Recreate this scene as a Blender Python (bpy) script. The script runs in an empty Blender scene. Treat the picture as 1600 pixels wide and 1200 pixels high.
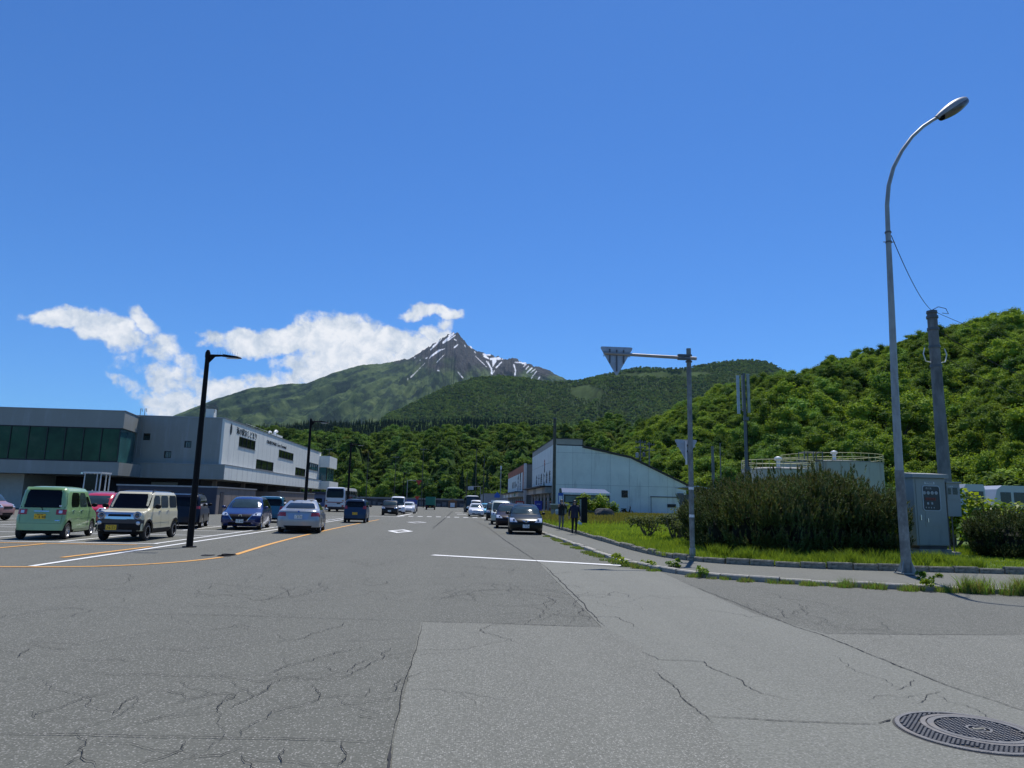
import bpy, bmesh, math, random
import numpy as np
from mathutils import Vector, Matrix

# ---------------------------------------------------------------- camera, world, sun, exposure
FPX, EYE = 1109.0, 1.5
PITCH, YAW, ROLL = math.radians(9.5687), math.radians(4.0042), math.radians(1.3176)
SC = bpy.context.scene
COL = SC.collection
cam_data = bpy.data.cameras.new('camera')
cam = bpy.data.objects.new('camera', cam_data)
COL.objects.link(cam)
cam_data.sensor_width = 36.0
cam_data.lens = 36.0 * FPX / 1600.0
cam_data.clip_start = 0.05
cam_data.clip_end = 60000.0
CAMROT = Matrix.Rotation(-YAW, 4, 'Z') @ Matrix.Rotation(math.pi / 2 + PITCH, 4, 'X') @ Matrix.Rotation(ROLL, 4, 'Z')
cam.matrix_world = Matrix.Translation((0, 0, EYE)) @ CAMROT
SC.camera = cam

SUN_EL, SUN_AZ = math.radians(65.5), math.radians(21.0)      # azimuth to the right of the road direction (+Y)
sun_dir = Vector((math.sin(SUN_AZ) * math.cos(SUN_EL), math.cos(SUN_AZ) * math.cos(SUN_EL), math.sin(SUN_EL)))
sd = bpy.data.lights.new('sun', 'SUN')
sd.energy = 5.0
sd.angle = math.radians(0.53)
sd.color = (1.0, 0.955, 0.89)
sun = bpy.data.objects.new('sun', sd)
COL.objects.link(sun)
sun.rotation_euler = sun_dir.to_track_quat('Z', 'Y').to_euler()
sun.location = (0, 0, 60)

SC.view_settings.view_transform = 'Standard'
SC.view_settings.look = 'None'
SC.view_settings.exposure = 0.0
SC.view_settings.gamma = 1.0
SC.view_settings.use_curve_mapping = False
SC.cycles.max_bounces = 6
SC.cycles.diffuse_bounces = 2
SC.cycles.glossy_bounces = 3
SC.cycles.transmission_bounces = 4
SC.cycles.transparent_max_bounces = 6
SC.cycles.volume_bounces = 0
SC.cycles.use_denoising = True


class NT:
    """tiny node-tree writer"""
    def __init__(self, tree):
        self.t = tree
        self.t.nodes.clear()

    def n(self, typ, **kw):
        nd = self.t.nodes.new(typ)
        for k, v in kw.items():
            if k.startswith('i_'):
                nd.inputs[int(k[2:])].default_value = v
            else:
                setattr(nd, k, v)
        return nd

    def l(self, a, b):
        self.t.links.new(a, b)

    def m(self, op, a, b=None, c=None, clamp=False):
        nd = self.t.nodes.new('ShaderNodeMath')
        nd.operation = op
        nd.use_clamp = clamp
        for i, v in enumerate((a, b, c)):
            if v is None:
                continue
            if isinstance(v, (int, float)):
                nd.inputs[i].default_value = v
            else:
                self.l(v, nd.inputs[i])
        return nd.outputs[0]

    def mixc(self, f, a, b, mode='MIX'):
        nd = self.t.nodes.new('ShaderNodeMix')
        nd.data_type = 'RGBA'
        nd.blend_type = mode
        for i, v in ((0, f), (6, a), (7, b)):
            if isinstance(v, (int, float)):
                nd.inputs[i].default_value = v
            elif isinstance(v, tuple):
                nd.inputs[i].default_value = (*v[:3], 1)
            else:
                self.l(v, nd.inputs[i])
        return nd.outputs[2]

    def ramp(self, x, stops, interp='LINEAR'):
        nd = self.t.nodes.new('ShaderNodeValToRGB')
        cr = nd.color_ramp
        cr.interpolation = interp
        while len(cr.elements) < len(stops):
            cr.elements.new(0.5)
        for e, (p, c) in zip(cr.elements, stops):
            e.position = p
            e.color = (*c, 1) if isinstance(c, tuple) else (c, c, c, 1)
        self.l(x, nd.inputs[0])
        return nd.outputs[0]

    def noise(self, vec, scale, detail=4, rough=0.55, dim='3D', out=0):
        nd = self.t.nodes.new('ShaderNodeTexNoise')
        nd.noise_dimensions = dim
        nd.inputs['Scale'].default_value = scale
        nd.inputs['Detail'].default_value = detail
        nd.inputs['Roughness'].default_value = rough
        if vec is not None:
            self.l(vec, nd.inputs['Vector'])
        return nd.outputs[out]


def rad(x):
    return math.radians(x)


# ---- sky: Nishita sky with a few clouds lying low over the mountain
world = bpy.data.worlds.new('World')
SC.world = world
world.use_nodes = True
W = NT(world.node_tree)
sky = W.n('ShaderNodeTexSky', sky_type='NISHITA')
sky.sun_disc = False
sky.sun_elevation = SUN_EL
sky.sun_rotation = SUN_AZ
sky.altitude = 10
sky.air_density = 1.0
sky.dust_density = 0.15
sky.ozone_density = 3.0
skycol = W.mixc(1.0, sky.outputs[0], (0.48, 0.93, 1.52), 'MULTIPLY')
tc = W.n('ShaderNodeTexCoord')
sep = W.n('ShaderNodeSeparateXYZ')
W.l(tc.outputs['Generated'], sep.inputs[0])
az = W.m('MULTIPLY', W.m('ARCTAN2', sep.outputs[0], sep.outputs[1]), 57.29578)
el = W.m('MULTIPLY', W.m('ARCSINE', sep.outputs[2]), 57.29578)
cv = W.n('ShaderNodeCombineXYZ')
W.l(az, cv.inputs[0])
W.l(el, cv.inputs[1])
# domain warp so that outlines curl
wn = W.n('ShaderNodeTexNoise', noise_dimensions='3D')
wn.inputs['Scale'].default_value = 0.55
wn.inputs['Detail'].default_value = 5
W.l(cv.outputs[0], wn.inputs['Vector'])
wsub = W.n('ShaderNodeVectorMath', operation='SUBTRACT')
W.l(wn.outputs['Color'], wsub.inputs[0])
wsub.inputs[1].default_value = (0.5, 0.5, 0.5)
wsc = W.n('ShaderNodeVectorMath', operation='SCALE')
W.l(wsub.outputs[0], wsc.inputs[0])
wsc.inputs['Scale'].default_value = 1.6
wadd = W.n('ShaderNodeVectorMath', operation='ADD')
W.l(cv.outputs[0], wadd.inputs[0])
W.l(wsc.outputs[0], wadd.inputs[1])
wsep = W.n('ShaderNodeSeparateXYZ')
W.l(wadd.outputs[0], wsep.inputs[0])
# (azimuth, elevation, half width, half height, tilt deg, weight)
CLOUDS = [(-28.6, 11.9, 2.6, 0.75, 8, 1.0), (-26.2, 11.4, 2.6, 1.25, -14, 1.05), (-24.9, 9.7, 1.0, 0.9, 60, 0.36), (-24.0, 12.3, 1.3, 0.6, -40, 0.8),
          (-22.8, 10.5, 1.2, 1.3, -60, 0.85), (-22.0, 8.6, 1.7, 1.9, 0, 0.72), (-21.3, 6.6, 2.8, 1.4, 0, 0.75),
          (-18.3, 7.9, 3.6, 1.2, -8, 0.8), (-14.5, 8.6, 3.6, 1.0, 0, 0.8), (-24.8, 7.6, 1.4, 0.6, -25, 0.42),
          (-17.0, 11.6, 3.0, 0.95, 0, 1.0), (-13.6, 12.2, 2.8, 1.1, 10, 1.05), (-9.6, 12.3, 4.4, 2.1, 0, 1.15), (-9.0, 10.2, 5.0, 2.4, 0, 1.1),
          (-4.6, 12.2, 3.0, 1.3, -16, 1.05), (-2.2, 13.0, 1.8, 1.0, -10, 0.95), (-3.6, 15.0, 1.8, 0.55, 8, 0.95), (-1.6, 15.1, 1.3, 0.5, -8, 0.9),
          (-1.6, 14.0, 0.7, 0.9, 0, 0.6), (-3.2, 11.2, 3.2, 1.6, 0, 1.0)]
field = None
for (a0, e0, wa, he, tilt, wt) in CLOUDS:
    ct, st = math.cos(rad(tilt)), math.sin(rad(tilt))
    da = W.m('SUBTRACT', wsep.outputs[0], a0)
    de = W.m('SUBTRACT', wsep.outputs[1], e0)
    u = W.m('MULTIPLY', W.m('ADD', W.m('MULTIPLY', da, ct), W.m('MULTIPLY', de, st)), 1 / wa)
    v = W.m('MULTIPLY', W.m('SUBTRACT', W.m('MULTIPLY', de, ct), W.m('MULTIPLY', da, st)), 1 / he)
    d2 = W.m('ADD', W.m('MULTIPLY', u, u), W.m('MULTIPLY', v, v))
    f = W.m('MULTIPLY', W.m('SUBTRACT', 1.0, W.m('MULTIPLY', d2, 0.6)), wt)
    field = f if field is None else W.m('MAXIMUM', field, f)
det = W.noise(cv.outputs[0], 1.1, 9, 0.57)
det2 = W.noise(wadd.outputs[0], 0.42, 6, 0.6)
dens = W.m('ADD', W.m('ADD', field, W.m('MULTIPLY', W.m('SUBTRACT', det, 0.5), 1.05)), W.m('MULTIPLY', W.m('SUBTRACT', det2, 0.5), 1.1))
mr = W.n('ShaderNodeMapRange', interpolation_type='SMOOTHSTEP')
W.l(dens, mr.inputs[0])
mr.inputs[1].default_value = 0.20
mr.inputs[2].default_value = 0.70
mask = W.m('MULTIPLY', mr.outputs[0], W.m('GREATER_THAN', sep.outputs[1], 0.0))
mask = W.m('MULTIPLY', mask, 0.97)
shade = W.noise(wadd.outputs[0], 0.8, 8, 0.6)
core = W.m('MULTIPLY', W.m('SUBTRACT', dens, 0.55), 0.9, clamp=True)
bright = W.m('ADD', W.m('MULTIPLY', shade, 0.75), W.m('MULTIPLY', core, 0.22))
ccol = W.ramp(bright, [(0.20, (0.42, 0.52, 0.66)), (0.36, (0.68, 0.74, 0.82)), (0.52, (0.94, 0.95, 0.97)), (1.0, (0.98, 0.98, 0.98))])
bg1 = W.n('ShaderNodeBackground')
bg1.inputs[1].default_value = 0.086
W.l(skycol, bg1.inputs[0])
bg2 = W.n('ShaderNodeBackground')
bg2.inputs[1].default_value = 1.0
W.l(ccol, bg2.inputs[0])
mx = W.n('ShaderNodeMixShader')
W.l(mask, mx.inputs[0])
W.l(bg1.outputs[0], mx.inputs[1])
W.l(bg2.outputs[0], mx.inputs[2])
wo = W.n('ShaderNodeOutputWorld')
W.l(mx.outputs[0], wo.inputs[0])

# ---------------------------------------------------------------- measuring helpers: a sight line gives a place at a known distance
def ray(u, v):
    d = CAMROT.to_3x3() @ Vector((u - 800.0, 600.0 - v, -FPX))
    return d.normalized()


def g(u, v, z=0.0):
    d = ray(u, v)
    t = (z - EYE) / d.z
    return (d.x * t, d.y * t)


def at(u, v, Y):
    d = ray(u, v)
    t = Y / d.y
    return Vector((d.x * t, Y, EYE + d.z * t))


def azel(u, v):
    d = ray(u, v)
    return math.degrees(math.atan2(d.x, d.y)), math.degrees(math.asin(d.z))


# ---------------------------------------------------------------- mesh helpers
class MB:
    def __init__(self):
        self.v, self.f, self.mi, self.cm = [], [], [], 0

    def mat(self, i):
        self.cm = i
        return self

    def add(self, vs, fs):
        o = len(self.v)
        self.v += [tuple(p) for p in vs]
        self.f += [tuple(o + i for i in f) for f in fs]
        self.mi += [self.cm] * len(fs)
        return self

    def box(self, x0, x1, y0, y1, z0, z1, M=None):
        vs = [(x, y, z) for z in (z0, z1) for x, y in ((x0, y0), (x1, y0), (x1, y1), (x0, y1))]
        if M is not None:
            vs = [M @ Vector(p) for p in vs]
        return self.add(vs, [(3, 2, 1, 0), (4, 5, 6, 7), (0, 1, 5, 4), (1, 2, 6, 5), (2, 3, 7, 6), (3, 0, 4, 7)])

    def tube(self, pts, rads, n=8, cap=True):
        pts = [Vector(p) for p in pts]
        if isinstance(rads, (int, float)):
            rads = [rads] * len(pts)
        vs, fs = [], []
        up = Vector((0, 0, 1))
        prev = None
        for i, p in enumerate(pts):
            a = pts[max(i - 1, 0)]
            b = pts[min(i + 1, len(pts) - 1)]
            d = (b - a).normalized()
            if prev is None:
                r = up if abs(d.z) < 0.9 else Vector((1, 0, 0))
                s = d.cross(r).normalized()
            else:
                s = (prev - d * prev.dot(d)).normalized()
            prev = s
            t = d.cross(s)
            for k in range(n):
                a_ = 2 * math.pi * k / n
                vs.append(p + (s * math.cos(a_) + t * math.sin(a_)) * rads[i])
        for i in range(len(pts) - 1):
            for k in range(n):
                k2 = (k + 1) % n
                fs.append((i * n + k, i * n + k2, (i + 1) * n + k2, (i + 1) * n + k))
        if cap:
            fs.append(tuple(range(n))[::-1])
            fs.append(tuple((len(pts) - 1) * n + k for k in range(n)))
        return self.add(vs, fs)

    def lathe(self, prof, n=16, M=None, close=False):
        vs, fs = [], []
        for (r, z) in prof:
            for k in range(n):
                a_ = 2 * math.pi * k / n
                p = Vector((r * math.cos(a_), r * math.sin(a_), z))
                vs.append(M @ p if M is not None else p)
        m = len(prof)
        for i in range(m if close else m - 1):
            j = (i + 1) % m
            for k in range(n):
                k2 = (k + 1) % n
                fs.append((i * n + k, i * n + k2, j * n + k2, j * n + k))
        return self.add(vs, fs)

    def prism(self, poly, z0, z1, M=None):
        n = len(poly)
        vs = [(x, y, z0) for x, y in poly] + [(x, y, z1) for x, y in poly]
        if M is not None:
            vs = [M @ Vector(p) for p in vs]
        fs = [tuple(range(n))[::-1], tuple(range(n, 2 * n))] + [(i, (i + 1) % n, n + (i + 1) % n, n + i) for i in range(n)]
        return self.add(vs, fs)

    def grid(self, P):
        """P[i][j] points"""
        a, b = len(P), len(P[0])
        return self.add([p for row in P for p in row],
                        [(i * b + j, i * b + j + 1, (i + 1) * b + j + 1, (i + 1) * b + j) for i in range(a - 1) for j in range(b - 1)])

    def mesh(self, name, mats, smooth=None):
        me = bpy.data.meshes.new(name)
        me.from_pydata(self.v, [], self.f)
        for m in (mats if isinstance(mats, (list, tuple)) else [mats]):
            me.materials.append(m)
        if any(self.mi):
            me.polygons.foreach_set('material_index', self.mi)
        if smooth is not None:
            me.polygons.foreach_set('use_smooth', [True] * len(self.f))
            me.set_sharp_from_angle(angle=rad(smooth))
        me.update()
        return me

    def build(self, name, mats, parent=None, smooth=None):
        o = bpy.data.objects.new(name, self.mesh(name, mats, smooth))
        COL.objects.link(o)
        if parent is not None:
            o.parent = parent
        return o


def outward(me):
    bm = bmesh.new()
    bm.from_mesh(me)
    bmesh.ops.recalc_face_normals(bm, faces=bm.faces[:])
    bm.to_mesh(me)
    bm.free()


def tag(o, label=None, cat=None, group=None, kind=None):
    if label: o['label'] = label
    if cat: o['category'] = cat
    if group: o['group'] = group
    if kind: o['kind'] = kind
    return o


def thing(name, label, cat, loc=(0, 0, 0), rz=0.0, group=None):
    o = bpy.data.objects.new(name, None)
    COL.objects.link(o)
    o.empty_display_size = 0.3
    o.location = loc
    o.rotation_euler = (0, 0, rz)
    return tag(o, label, cat, group)


def dup(o, parent=None):
    c = o.copy()
    COL.objects.link(c)
    if parent is not None:
        c.parent = parent
    for ch in list(o.children):
        dup(ch, c)
    return c


def instobj(name, me, parent=None, loc=(0, 0, 0), rot=(0, 0, 0), sc=1.0):
    o = bpy.data.objects.new(name, me)
    COL.objects.link(o)
    o.location = loc
    o.rotation_euler = rot
    o.scale = (sc, sc, sc) if isinstance(sc, (int, float)) else sc
    if parent is not None:
        o.parent = parent
    return o


def text(name, s, size, mat, parent=None, loc=(0, 0, 0), rot=(0, 0, 0), ext=0.004, xs=1.0, align='CENTER'):
    cu = bpy.data.curves.new(name, 'FONT')
    cu.body = s
    cu.size = size
    cu.extrude = ext
    cu.align_x = align
    cu.align_y = 'CENTER'
    cu.materials.append(mat)
    cu.resolution_u = 3
    tmp = bpy.data.objects.new(name, cu)
    COL.objects.link(tmp)
    me = bpy.data.meshes.new_from_object(tmp.evaluated_get(bpy.context.evaluated_depsgraph_get()))
    bpy.data.objects.remove(tmp)
    o = bpy.data.objects.new(name, me)
    COL.objects.link(o)
    o.location = loc
    o.rotation_euler = rot
    o.scale = (xs, 1, 1)
    if parent is not None:
        o.parent = parent
    return o


# numpy value noise
def _hash(ix, iy, seed):
    h = (ix.astype(np.int64) * 374761393 + iy.astype(np.int64) * 668265263 + seed * 974634777) & 0xffffffff
    h = ((h ^ (h >> 13)) * 1274126177) & 0xffffffff
    h = h ^ (h >> 16)
    return (h & 0xffffff) / float(0xffffff)


def vnoise(x, y, seed=0):
    x = np.asarray(x, float); y = np.asarray(y, float)
    ix, iy = np.floor(x), np.floor(y)
    fx, fy = x - ix, y - iy
    fx = fx * fx * (3 - 2 * fx); fy = fy * fy * (3 - 2 * fy)
    a = _hash(ix, iy, seed); b = _hash(ix + 1, iy, seed); c = _hash(ix, iy + 1, seed); d = _hash(ix + 1, iy + 1, seed)
    return (a + (b - a) * fx) * (1 - fy) + (c + (d - c) * fx) * fy


def fbm(x, y, seed=0, oct=5, gain=0.5):
    s = 0; a = 1.0; t = 0
    for i in range(oct):
        s = s + a * vnoise(np.asarray(x) * 2 ** i, np.asarray(y) * 2 ** i, seed + i * 17)
        t += a; a *= gain
    return s / t - 0.5


# ---------------------------------------------------------------- materials
MATS = {}


def mat(name, col, rough=0.7, metal=0.0, var=0.12, vscale=3.0, bump=0.0, bscale=40.0, spec=0.5, coat=0.0, emit=None, stain=None, coords='Object'):
    """procedural material: base colour broken up by noise, optional relief and vertical dirt"""
    if name in MATS:
        return MATS[name]
    m = bpy.data.materials.new(name)
    m.use_nodes = True
    N = NT(m.node_tree)
    b = N.n('ShaderNodeBsdfPrincipled')
    o = N.n('ShaderNodeOutputMaterial')
    N.l(b.outputs[0], o.inputs[0])
    tcn = N.n('ShaderNodeTexCoord')
    cd = tcn.outputs[coords]
    c = col
    if var:
        nz = N.noise(cd, vscale, 5, 0.6)
        lo = tuple(max(0, x * (1 - var)) for x in col)
        hi = tuple(min(1, x * (1 + var)) for x in col)
        c = N.ramp(nz, [(0.3, lo), (0.7, hi)])
    if stain:
        mp = N.n('ShaderNodeMapping')
        mp.inputs['Scale'].default_value = stain[1]
        N.l(cd, mp.inputs[0])
        sn = N.noise(mp.outputs[0], 1.0, 6, 0.65)
        sm = N.ramp(sn, [(stain[2], 0.0), (stain[3], 1.0)])
        c = N.mixc(N.m('MULTIPLY', sm, stain[4]), c, stain[0])
    if isinstance(c, tuple):
        b.inputs['Base Color'].default_value = (*c, 1)
    else:
        N.l(c, b.inputs['Base Color'])
    b.inputs['Roughness'].default_value = rough
    b.inputs['Metallic'].default_value = metal
    b.inputs['Specular IOR Level'].default_value = spec
    if coat:
        b.inputs['Coat Weight'].default_value = coat
        b.inputs['Coat Roughness'].default_value = 0.04
    if bump:
        bn = N.noise(cd, bscale, 4, 0.6)
        bp = N.n('ShaderNodeBump')
        bp.inputs['Strength'].default_value = bump
        bp.inputs['Distance'].default_value = 0.02
        N.l(bn, bp.inputs['Height'])
        N.l(bp.outputs[0], b.inputs['Normal'])
    if emit:
        b.inputs['Emission Color'].default_value = (*emit[0], 1)
        b.inputs['Emission Strength'].default_value = emit[1]
    MATS[name] = m
    return m


def asphalt(name, base, speck, speck_amt, scale=1.0, speck_hi=0.60):
    m = bpy.data.materials.new(name)
    m.use_nodes = True
    N = NT(m.node_tree)
    b = N.n('ShaderNodeBsdfPrincipled')
    o = N.n('ShaderNodeOutputMaterial')
    N.l(b.outputs[0], o.inputs[0])
    tcn = N.n('ShaderNodeTexCoord')
    cd = tcn.outputs['Object']
    big = N.noise(cd, 0.22, 6, 0.6)
    mid = N.noise(cd, 2.2, 5, 0.65)
    fine = N.noise(cd, 42.0 * scale, 4, 0.8)
    c = N.ramp(big, [(0.32, tuple(x * 0.86 for x in base)), (0.68, tuple(x * 1.12 for x in base))])
    c = N.mixc(0.35, c, N.ramp(mid, [(0.3, tuple(x * 0.75 for x in base)), (0.72, tuple(x * 1.25 for x in base))]))
    c = N.mixc(0.75, c, N.ramp(fine, [(0.30, tuple(x * 0.55 for x in base)), (0.50, base), (0.72, tuple(x * 1.6 for x in base))]))
    vo = N.n('ShaderNodeTexVoronoi', feature='F1')
    vo.inputs['Scale'].default_value = 62.0 * scale
    N.l(cd, vo.inputs['Vector'])
    seg = N.n('ShaderNodeSeparateColor')
    N.l(vo.outputs['Color'], seg.inputs[0])
    sp = N.m('MULTIPLY', N.m('GREATER_THAN', seg.outputs[0], speck_hi), N.m('LESS_THAN', vo.outputs['Distance'], 0.42))
    sp = N.m('MULTIPLY', sp, N.m('ADD', N.m('MULTIPLY', seg.outputs[1], 0.8), 0.2))
    c = N.mixc(N.m('MULTIPLY', sp, speck_amt), c, speck)
    mpt = N.n('ShaderNodeMapping')
    mpt.inputs['Scale'].default_value = (1.3, 0.045, 1)
    N.l(cd, mpt.inputs[0])
    lanes = N.noise(mpt.outputs[0], 1.0, 4, 0.55)
    c = N.mixc(N.m('MULTIPLY', N.ramp(lanes, [(0.42, 0.0), (0.68, 1.0)]), 0.16), c, tuple(x * 1.5 for x in base))
    oil = N.noise(cd, 0.9, 7, 0.7)
    c = N.mixc(N.m('MULTIPLY', N.ramp(oil, [(0.60, 0.0), (0.72, 1.0)]), 0.28), c, tuple(x * 0.6 for x in base))
    N.l(c, b.inputs['Base Color'])
    b.inputs['Roughness'].default_value = 0.9
    b.inputs['Specular IOR Level'].default_value = 0.25
    bp = N.n('ShaderNodeBump')
    bp.inputs['Strength'].default_value = 0.55
    bp.inputs['Distance'].default_value = 0.01
    N.l(N.m('ADD', fine, N.m('MULTIPLY', vo.outputs['Distance'], -0.5)), bp.inputs['Height'])
    N.l(bp.outputs[0], b.inputs['Normal'])
    MATS[name] = m
    return m


def worn_paint(name, col, under, wear=0.5):
    m = bpy.data.materials.new(name)
    m.use_nodes = True
    N = NT(m.node_tree)
    b = N.n('ShaderNodeBsdfPrincipled')
    o = N.n('ShaderNodeOutputMaterial')
    N.l(b.outputs[0], o.inputs[0])
    cd = N.n('ShaderNodeTexCoord').outputs['Object']
    nz = N.noise(cd, 5.0, 8, 0.75)
    c = N.mixc(N.ramp(nz, [(wear, 0.0), (wear + 0.12, 1.0)]), col, under)
    c2 = N.mixc(0.4, c, N.ramp(N.noise(cd, 60, 4, 0.7), [(0.3, tuple(x * 0.75 for x in col)), (0.7, col)]), 'MULTIPLY')
    N.l(c, b.inputs['Base Color'])
    b.inputs['Roughness'].default_value = 0.75
    MATS[name] = m
    return m


def foliage(name, dark, light, trans=0.3, nscale=0.6, rough=0.75, dry=None, attr=None):
    """leaf material: colour varies per tree, by clump and by leaf"""
    m = bpy.data.materials.new(name)
    m.use_nodes = True
    N = NT(m.node_tree)
    o = N.n('ShaderNodeOutputMaterial')
    oi = N.n('ShaderNodeObjectInfo')
    geo = N.n('ShaderNodeNewGeometry')
    cd = N.n('ShaderNodeTexCoord').outputs['Object']
    nz = N.noise(cd, nscale, 3, 0.6)
    f = N.m('ADD', N.m('MULTIPLY', oi.outputs['Random'], 0.70), N.m('ADD', N.m('MULTIPLY', N.m('SUBTRACT', nz, 0.5), 0.9), N.m('MULTIPLY', geo.outputs['Random Per Island'], 0.38)), clamp=True)
    c = N.mixc(f, dark, light)
    cool = N.ramp(N.m('FRACT', N.m('MULTIPLY', oi.outputs['Random'], 13.7)), [(0.45, 0.0), (0.95, 0.75)])
    c = N.mixc(cool, c, N.mixc(1.0, c, (0.62, 0.86, 1.5), 'MULTIPLY'))
    if dry:
        c = N.mixc(N.ramp(N.m('FRACT', N.m('MULTIPLY', oi.outputs['Random'], 7.31)), [(0.94, 0.0), (0.97, 0.45)]), c, dry)
    b = N.n('ShaderNodeBsdfPrincipled')
    N.l(c, b.inputs['Base Color'])
    b.inputs['Roughness'].default_value = rough
    b.inputs['Specular IOR Level'].default_value = 0.12
    t = N.n('ShaderNodeBsdfTranslucent')
    tcx = N.mixc(1.0, c, (1.35, 1.25, 0.5), 'MULTIPLY')
    N.l(tcx, t.inputs[0])
    mxs = N.n('ShaderNodeMixShader')
    mxs.inputs[0].default_value = trans
    N.l(b.outputs[0], mxs.inputs[1])
    N.l(t.outputs[0], mxs.inputs[2])
    N.l(mxs.outputs[0], o.inputs[0])
    MATS[name] = m
    return m


M_ASPH = asphalt('old_asphalt', (0.112, 0.114, 0.097), (0.38, 0.37, 0.34), 0.7, 1.0, 0.55)
M_ASPH2 = asphalt('coarse_asphalt', (0.147, 0.149, 0.128), (0.44, 0.43, 0.39), 0.62, 1.15, 0.50)
M_ASPH3 = asphalt('pale_asphalt', (0.162, 0.165, 0.142), (0.36, 0.35, 0.33), 0.5)
M_WALK = asphalt('walk_asphalt', (0.138, 0.140, 0.119), (0.32, 0.31, 0.3), 0.45)
M_CRACK = mat('crack_black', (0.012, 0.012, 0.012), 1.0, var=0)
M_CRACK2 = mat('hairline_crack', (0.028, 0.028, 0.028), 1.0, var=0.3)
M_WHITE = worn_paint('white_road_paint', (0.72, 0.72, 0.70), (0.2, 0.2, 0.2), 0.60)
M_WHITE_OLD = worn_paint('faded_white_road_paint', (0.55, 0.55, 0.54), (0.14, 0.14, 0.14), 0.50)
M_ORANGE = worn_paint('orange_road_paint', (0.66, 0.33, 0.07), (0.22, 0.13, 0.07), 0.57)
M_KERB = mat('kerb_concrete', (0.36, 0.345, 0.30), 0.9, var=0.25, vscale=4, bump=0.6, bscale=60, stain=((0.1, 0.1, 0.085), (3, 3, 3), 0.5, 0.62, 0.7))
M_KERB2 = mat('kerb_concrete_mossy', (0.27, 0.26, 0.21), 0.95, var=0.3, vscale=5, bump=0.8, bscale=50, stain=((0.06, 0.065, 0.045), (4, 4, 4), 0.44, 0.6, 0.8))
M_CONC = mat('concrete', (0.30, 0.295, 0.28), 0.9, var=0.18, vscale=2.5, bump=0.4, bscale=50, stain=((0.13, 0.125, 0.115), (2, 2, 0.6), 0.5, 0.65, 0.6))
M_SOIL = mat('soil', (0.07, 0.055, 0.035), 1.0, var=0.3, vscale=2, bump=0.8)
M_DIRTGRASS = mat('lawn_soil', (0.085, 0.135, 0.025), 1.0, var=0.45, vscale=0.8, bump=1.0, bscale=25)
M_STEEL = mat('galvanised_steel', (0.33, 0.345, 0.32), 0.5, 0.35, var=0.15, vscale=3, stain=((0.2, 0.2, 0.2), (6, 6, 1.2), 0.5, 0.62, 0.5))
M_STEELD = mat('galvanised_steel_weathered', (0.235, 0.245, 0.225), 0.6, 0.25, var=0.3, vscale=6, stain=((0.11, 0.11, 0.11), (5, 5, 3), 0.45, 0.6, 0.7))
M_BLKPOLE = mat('dark_brown_pole_paint', (0.007, 0.006, 0.006), 0.55, var=0.2, vscale=2, spec=0.15)
M_CONCPOLE = mat('concrete_pole', (0.21, 0.205, 0.2), 0.9, var=0.2, vscale=2, bump=0.3, stain=((0.07, 0.07, 0.07), (2, 2, 0.5), 0.48, 0.62, 0.6))
M_WOODPOLE = mat('brown_painted_pole', (0.085, 0.082, 0.06), 0.85, var=0.25, vscale=3)
M_BLACK = mat('black_plastic', (0.008, 0.008, 0.009), 0.6, var=0.15, spec=0.2)
M_TYRE = mat('tyre_rubber', (0.014, 0.014, 0.015), 0.85, var=0.2, vscale=12)
M_CHROME = mat('chrome_trim', (0.62, 0.63, 0.65), 0.15, 0.95, var=0.05)
M_ALLOY = mat('alloy_silver', (0.50, 0.51, 0.53), 0.3, 0.8, var=0.08)
M_GREYMETAL = mat('dark_grey_metal', (0.12, 0.125, 0.13), 0.5, 0.3, var=0.15)
M_REDLENS = mat('red_tail_lens', (0.35, 0.012, 0.012), 0.15, var=0.1, coat=0.6)
M_CLEARLENS = mat('clear_lamp_lens', (0.62, 0.66, 0.7), 0.08, 0.3, var=0.15, vscale=25, coat=0.8)
M_DARKLENS = mat('lamp_projector', (0.05, 0.06, 0.08), 0.08, 0.2, var=0.1, coat=0.8)
M_PLATEY = mat('yellow_number_plate', (0.75, 0.47, 0.02), 0.5, var=0.04)
M_PLATEW = mat('white_number_plate', (0.74, 0.75, 0.74), 0.5, var=0.04)
M_PLATEG = mat('green_plate_lettering', (0.02, 0.12, 0.06), 0.5, var=0)
M_INK = mat('black_lettering', (0.02, 0.02, 0.02), 0.5, var=0)
M_WHITEP = mat('white_plastic', (0.72, 0.73, 0.73), 0.5, var=0.05)
M_SIGNBACK = mat('sign_back_aluminium', (0.40, 0.43, 0.47), 0.45, 0.35, var=0.12, vscale=4, stain=((0.22, 0.22, 0.24), (3, 3, 5), 0.5, 0.62, 0.4))
M_SIGNRED = mat('sign_red', (0.45, 0.03, 0.02), 0.5, var=0.05)
M_SIGNBLUE = mat('sign_blue', (0.02, 0.10, 0.42), 0.5, var=0.05)
M_BARK = mat('bark', (0.075, 0.06, 0.045), 0.95, var=0.3, vscale=6, bump=0.8)
M_TWIG = mat('grey_brown_twigs', (0.15, 0.12, 0.09), 0.95, var=0.3, vscale=6)


def glass(name, col=(0.012, 0.016, 0.018), rough=0.05, spec=0.9, var=0.3, vs=1.5):
    return mat(name, col, rough, 0.0, var=var, vscale=vs, spec=spec * 0.6)


M_GLASS = glass('tinted_car_glass')
M_GLASSD = glass('dark_privacy_glass', (0.003, 0.003, 0.005), 0.07, 0.35)
M_GLASSC = glass('clear_car_glass', (0.03, 0.05, 0.055), 0.06, 0.8)


def car_paint(name, col, metal=0.0, rough=0.28):
    return mat(name, col, rough, metal, var=0.04, vscale=2.0, coat=0.8 if max(col) > 0.1 else 0.12, spec=0.5 if max(col) > 0.1 else 0.22)

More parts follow.
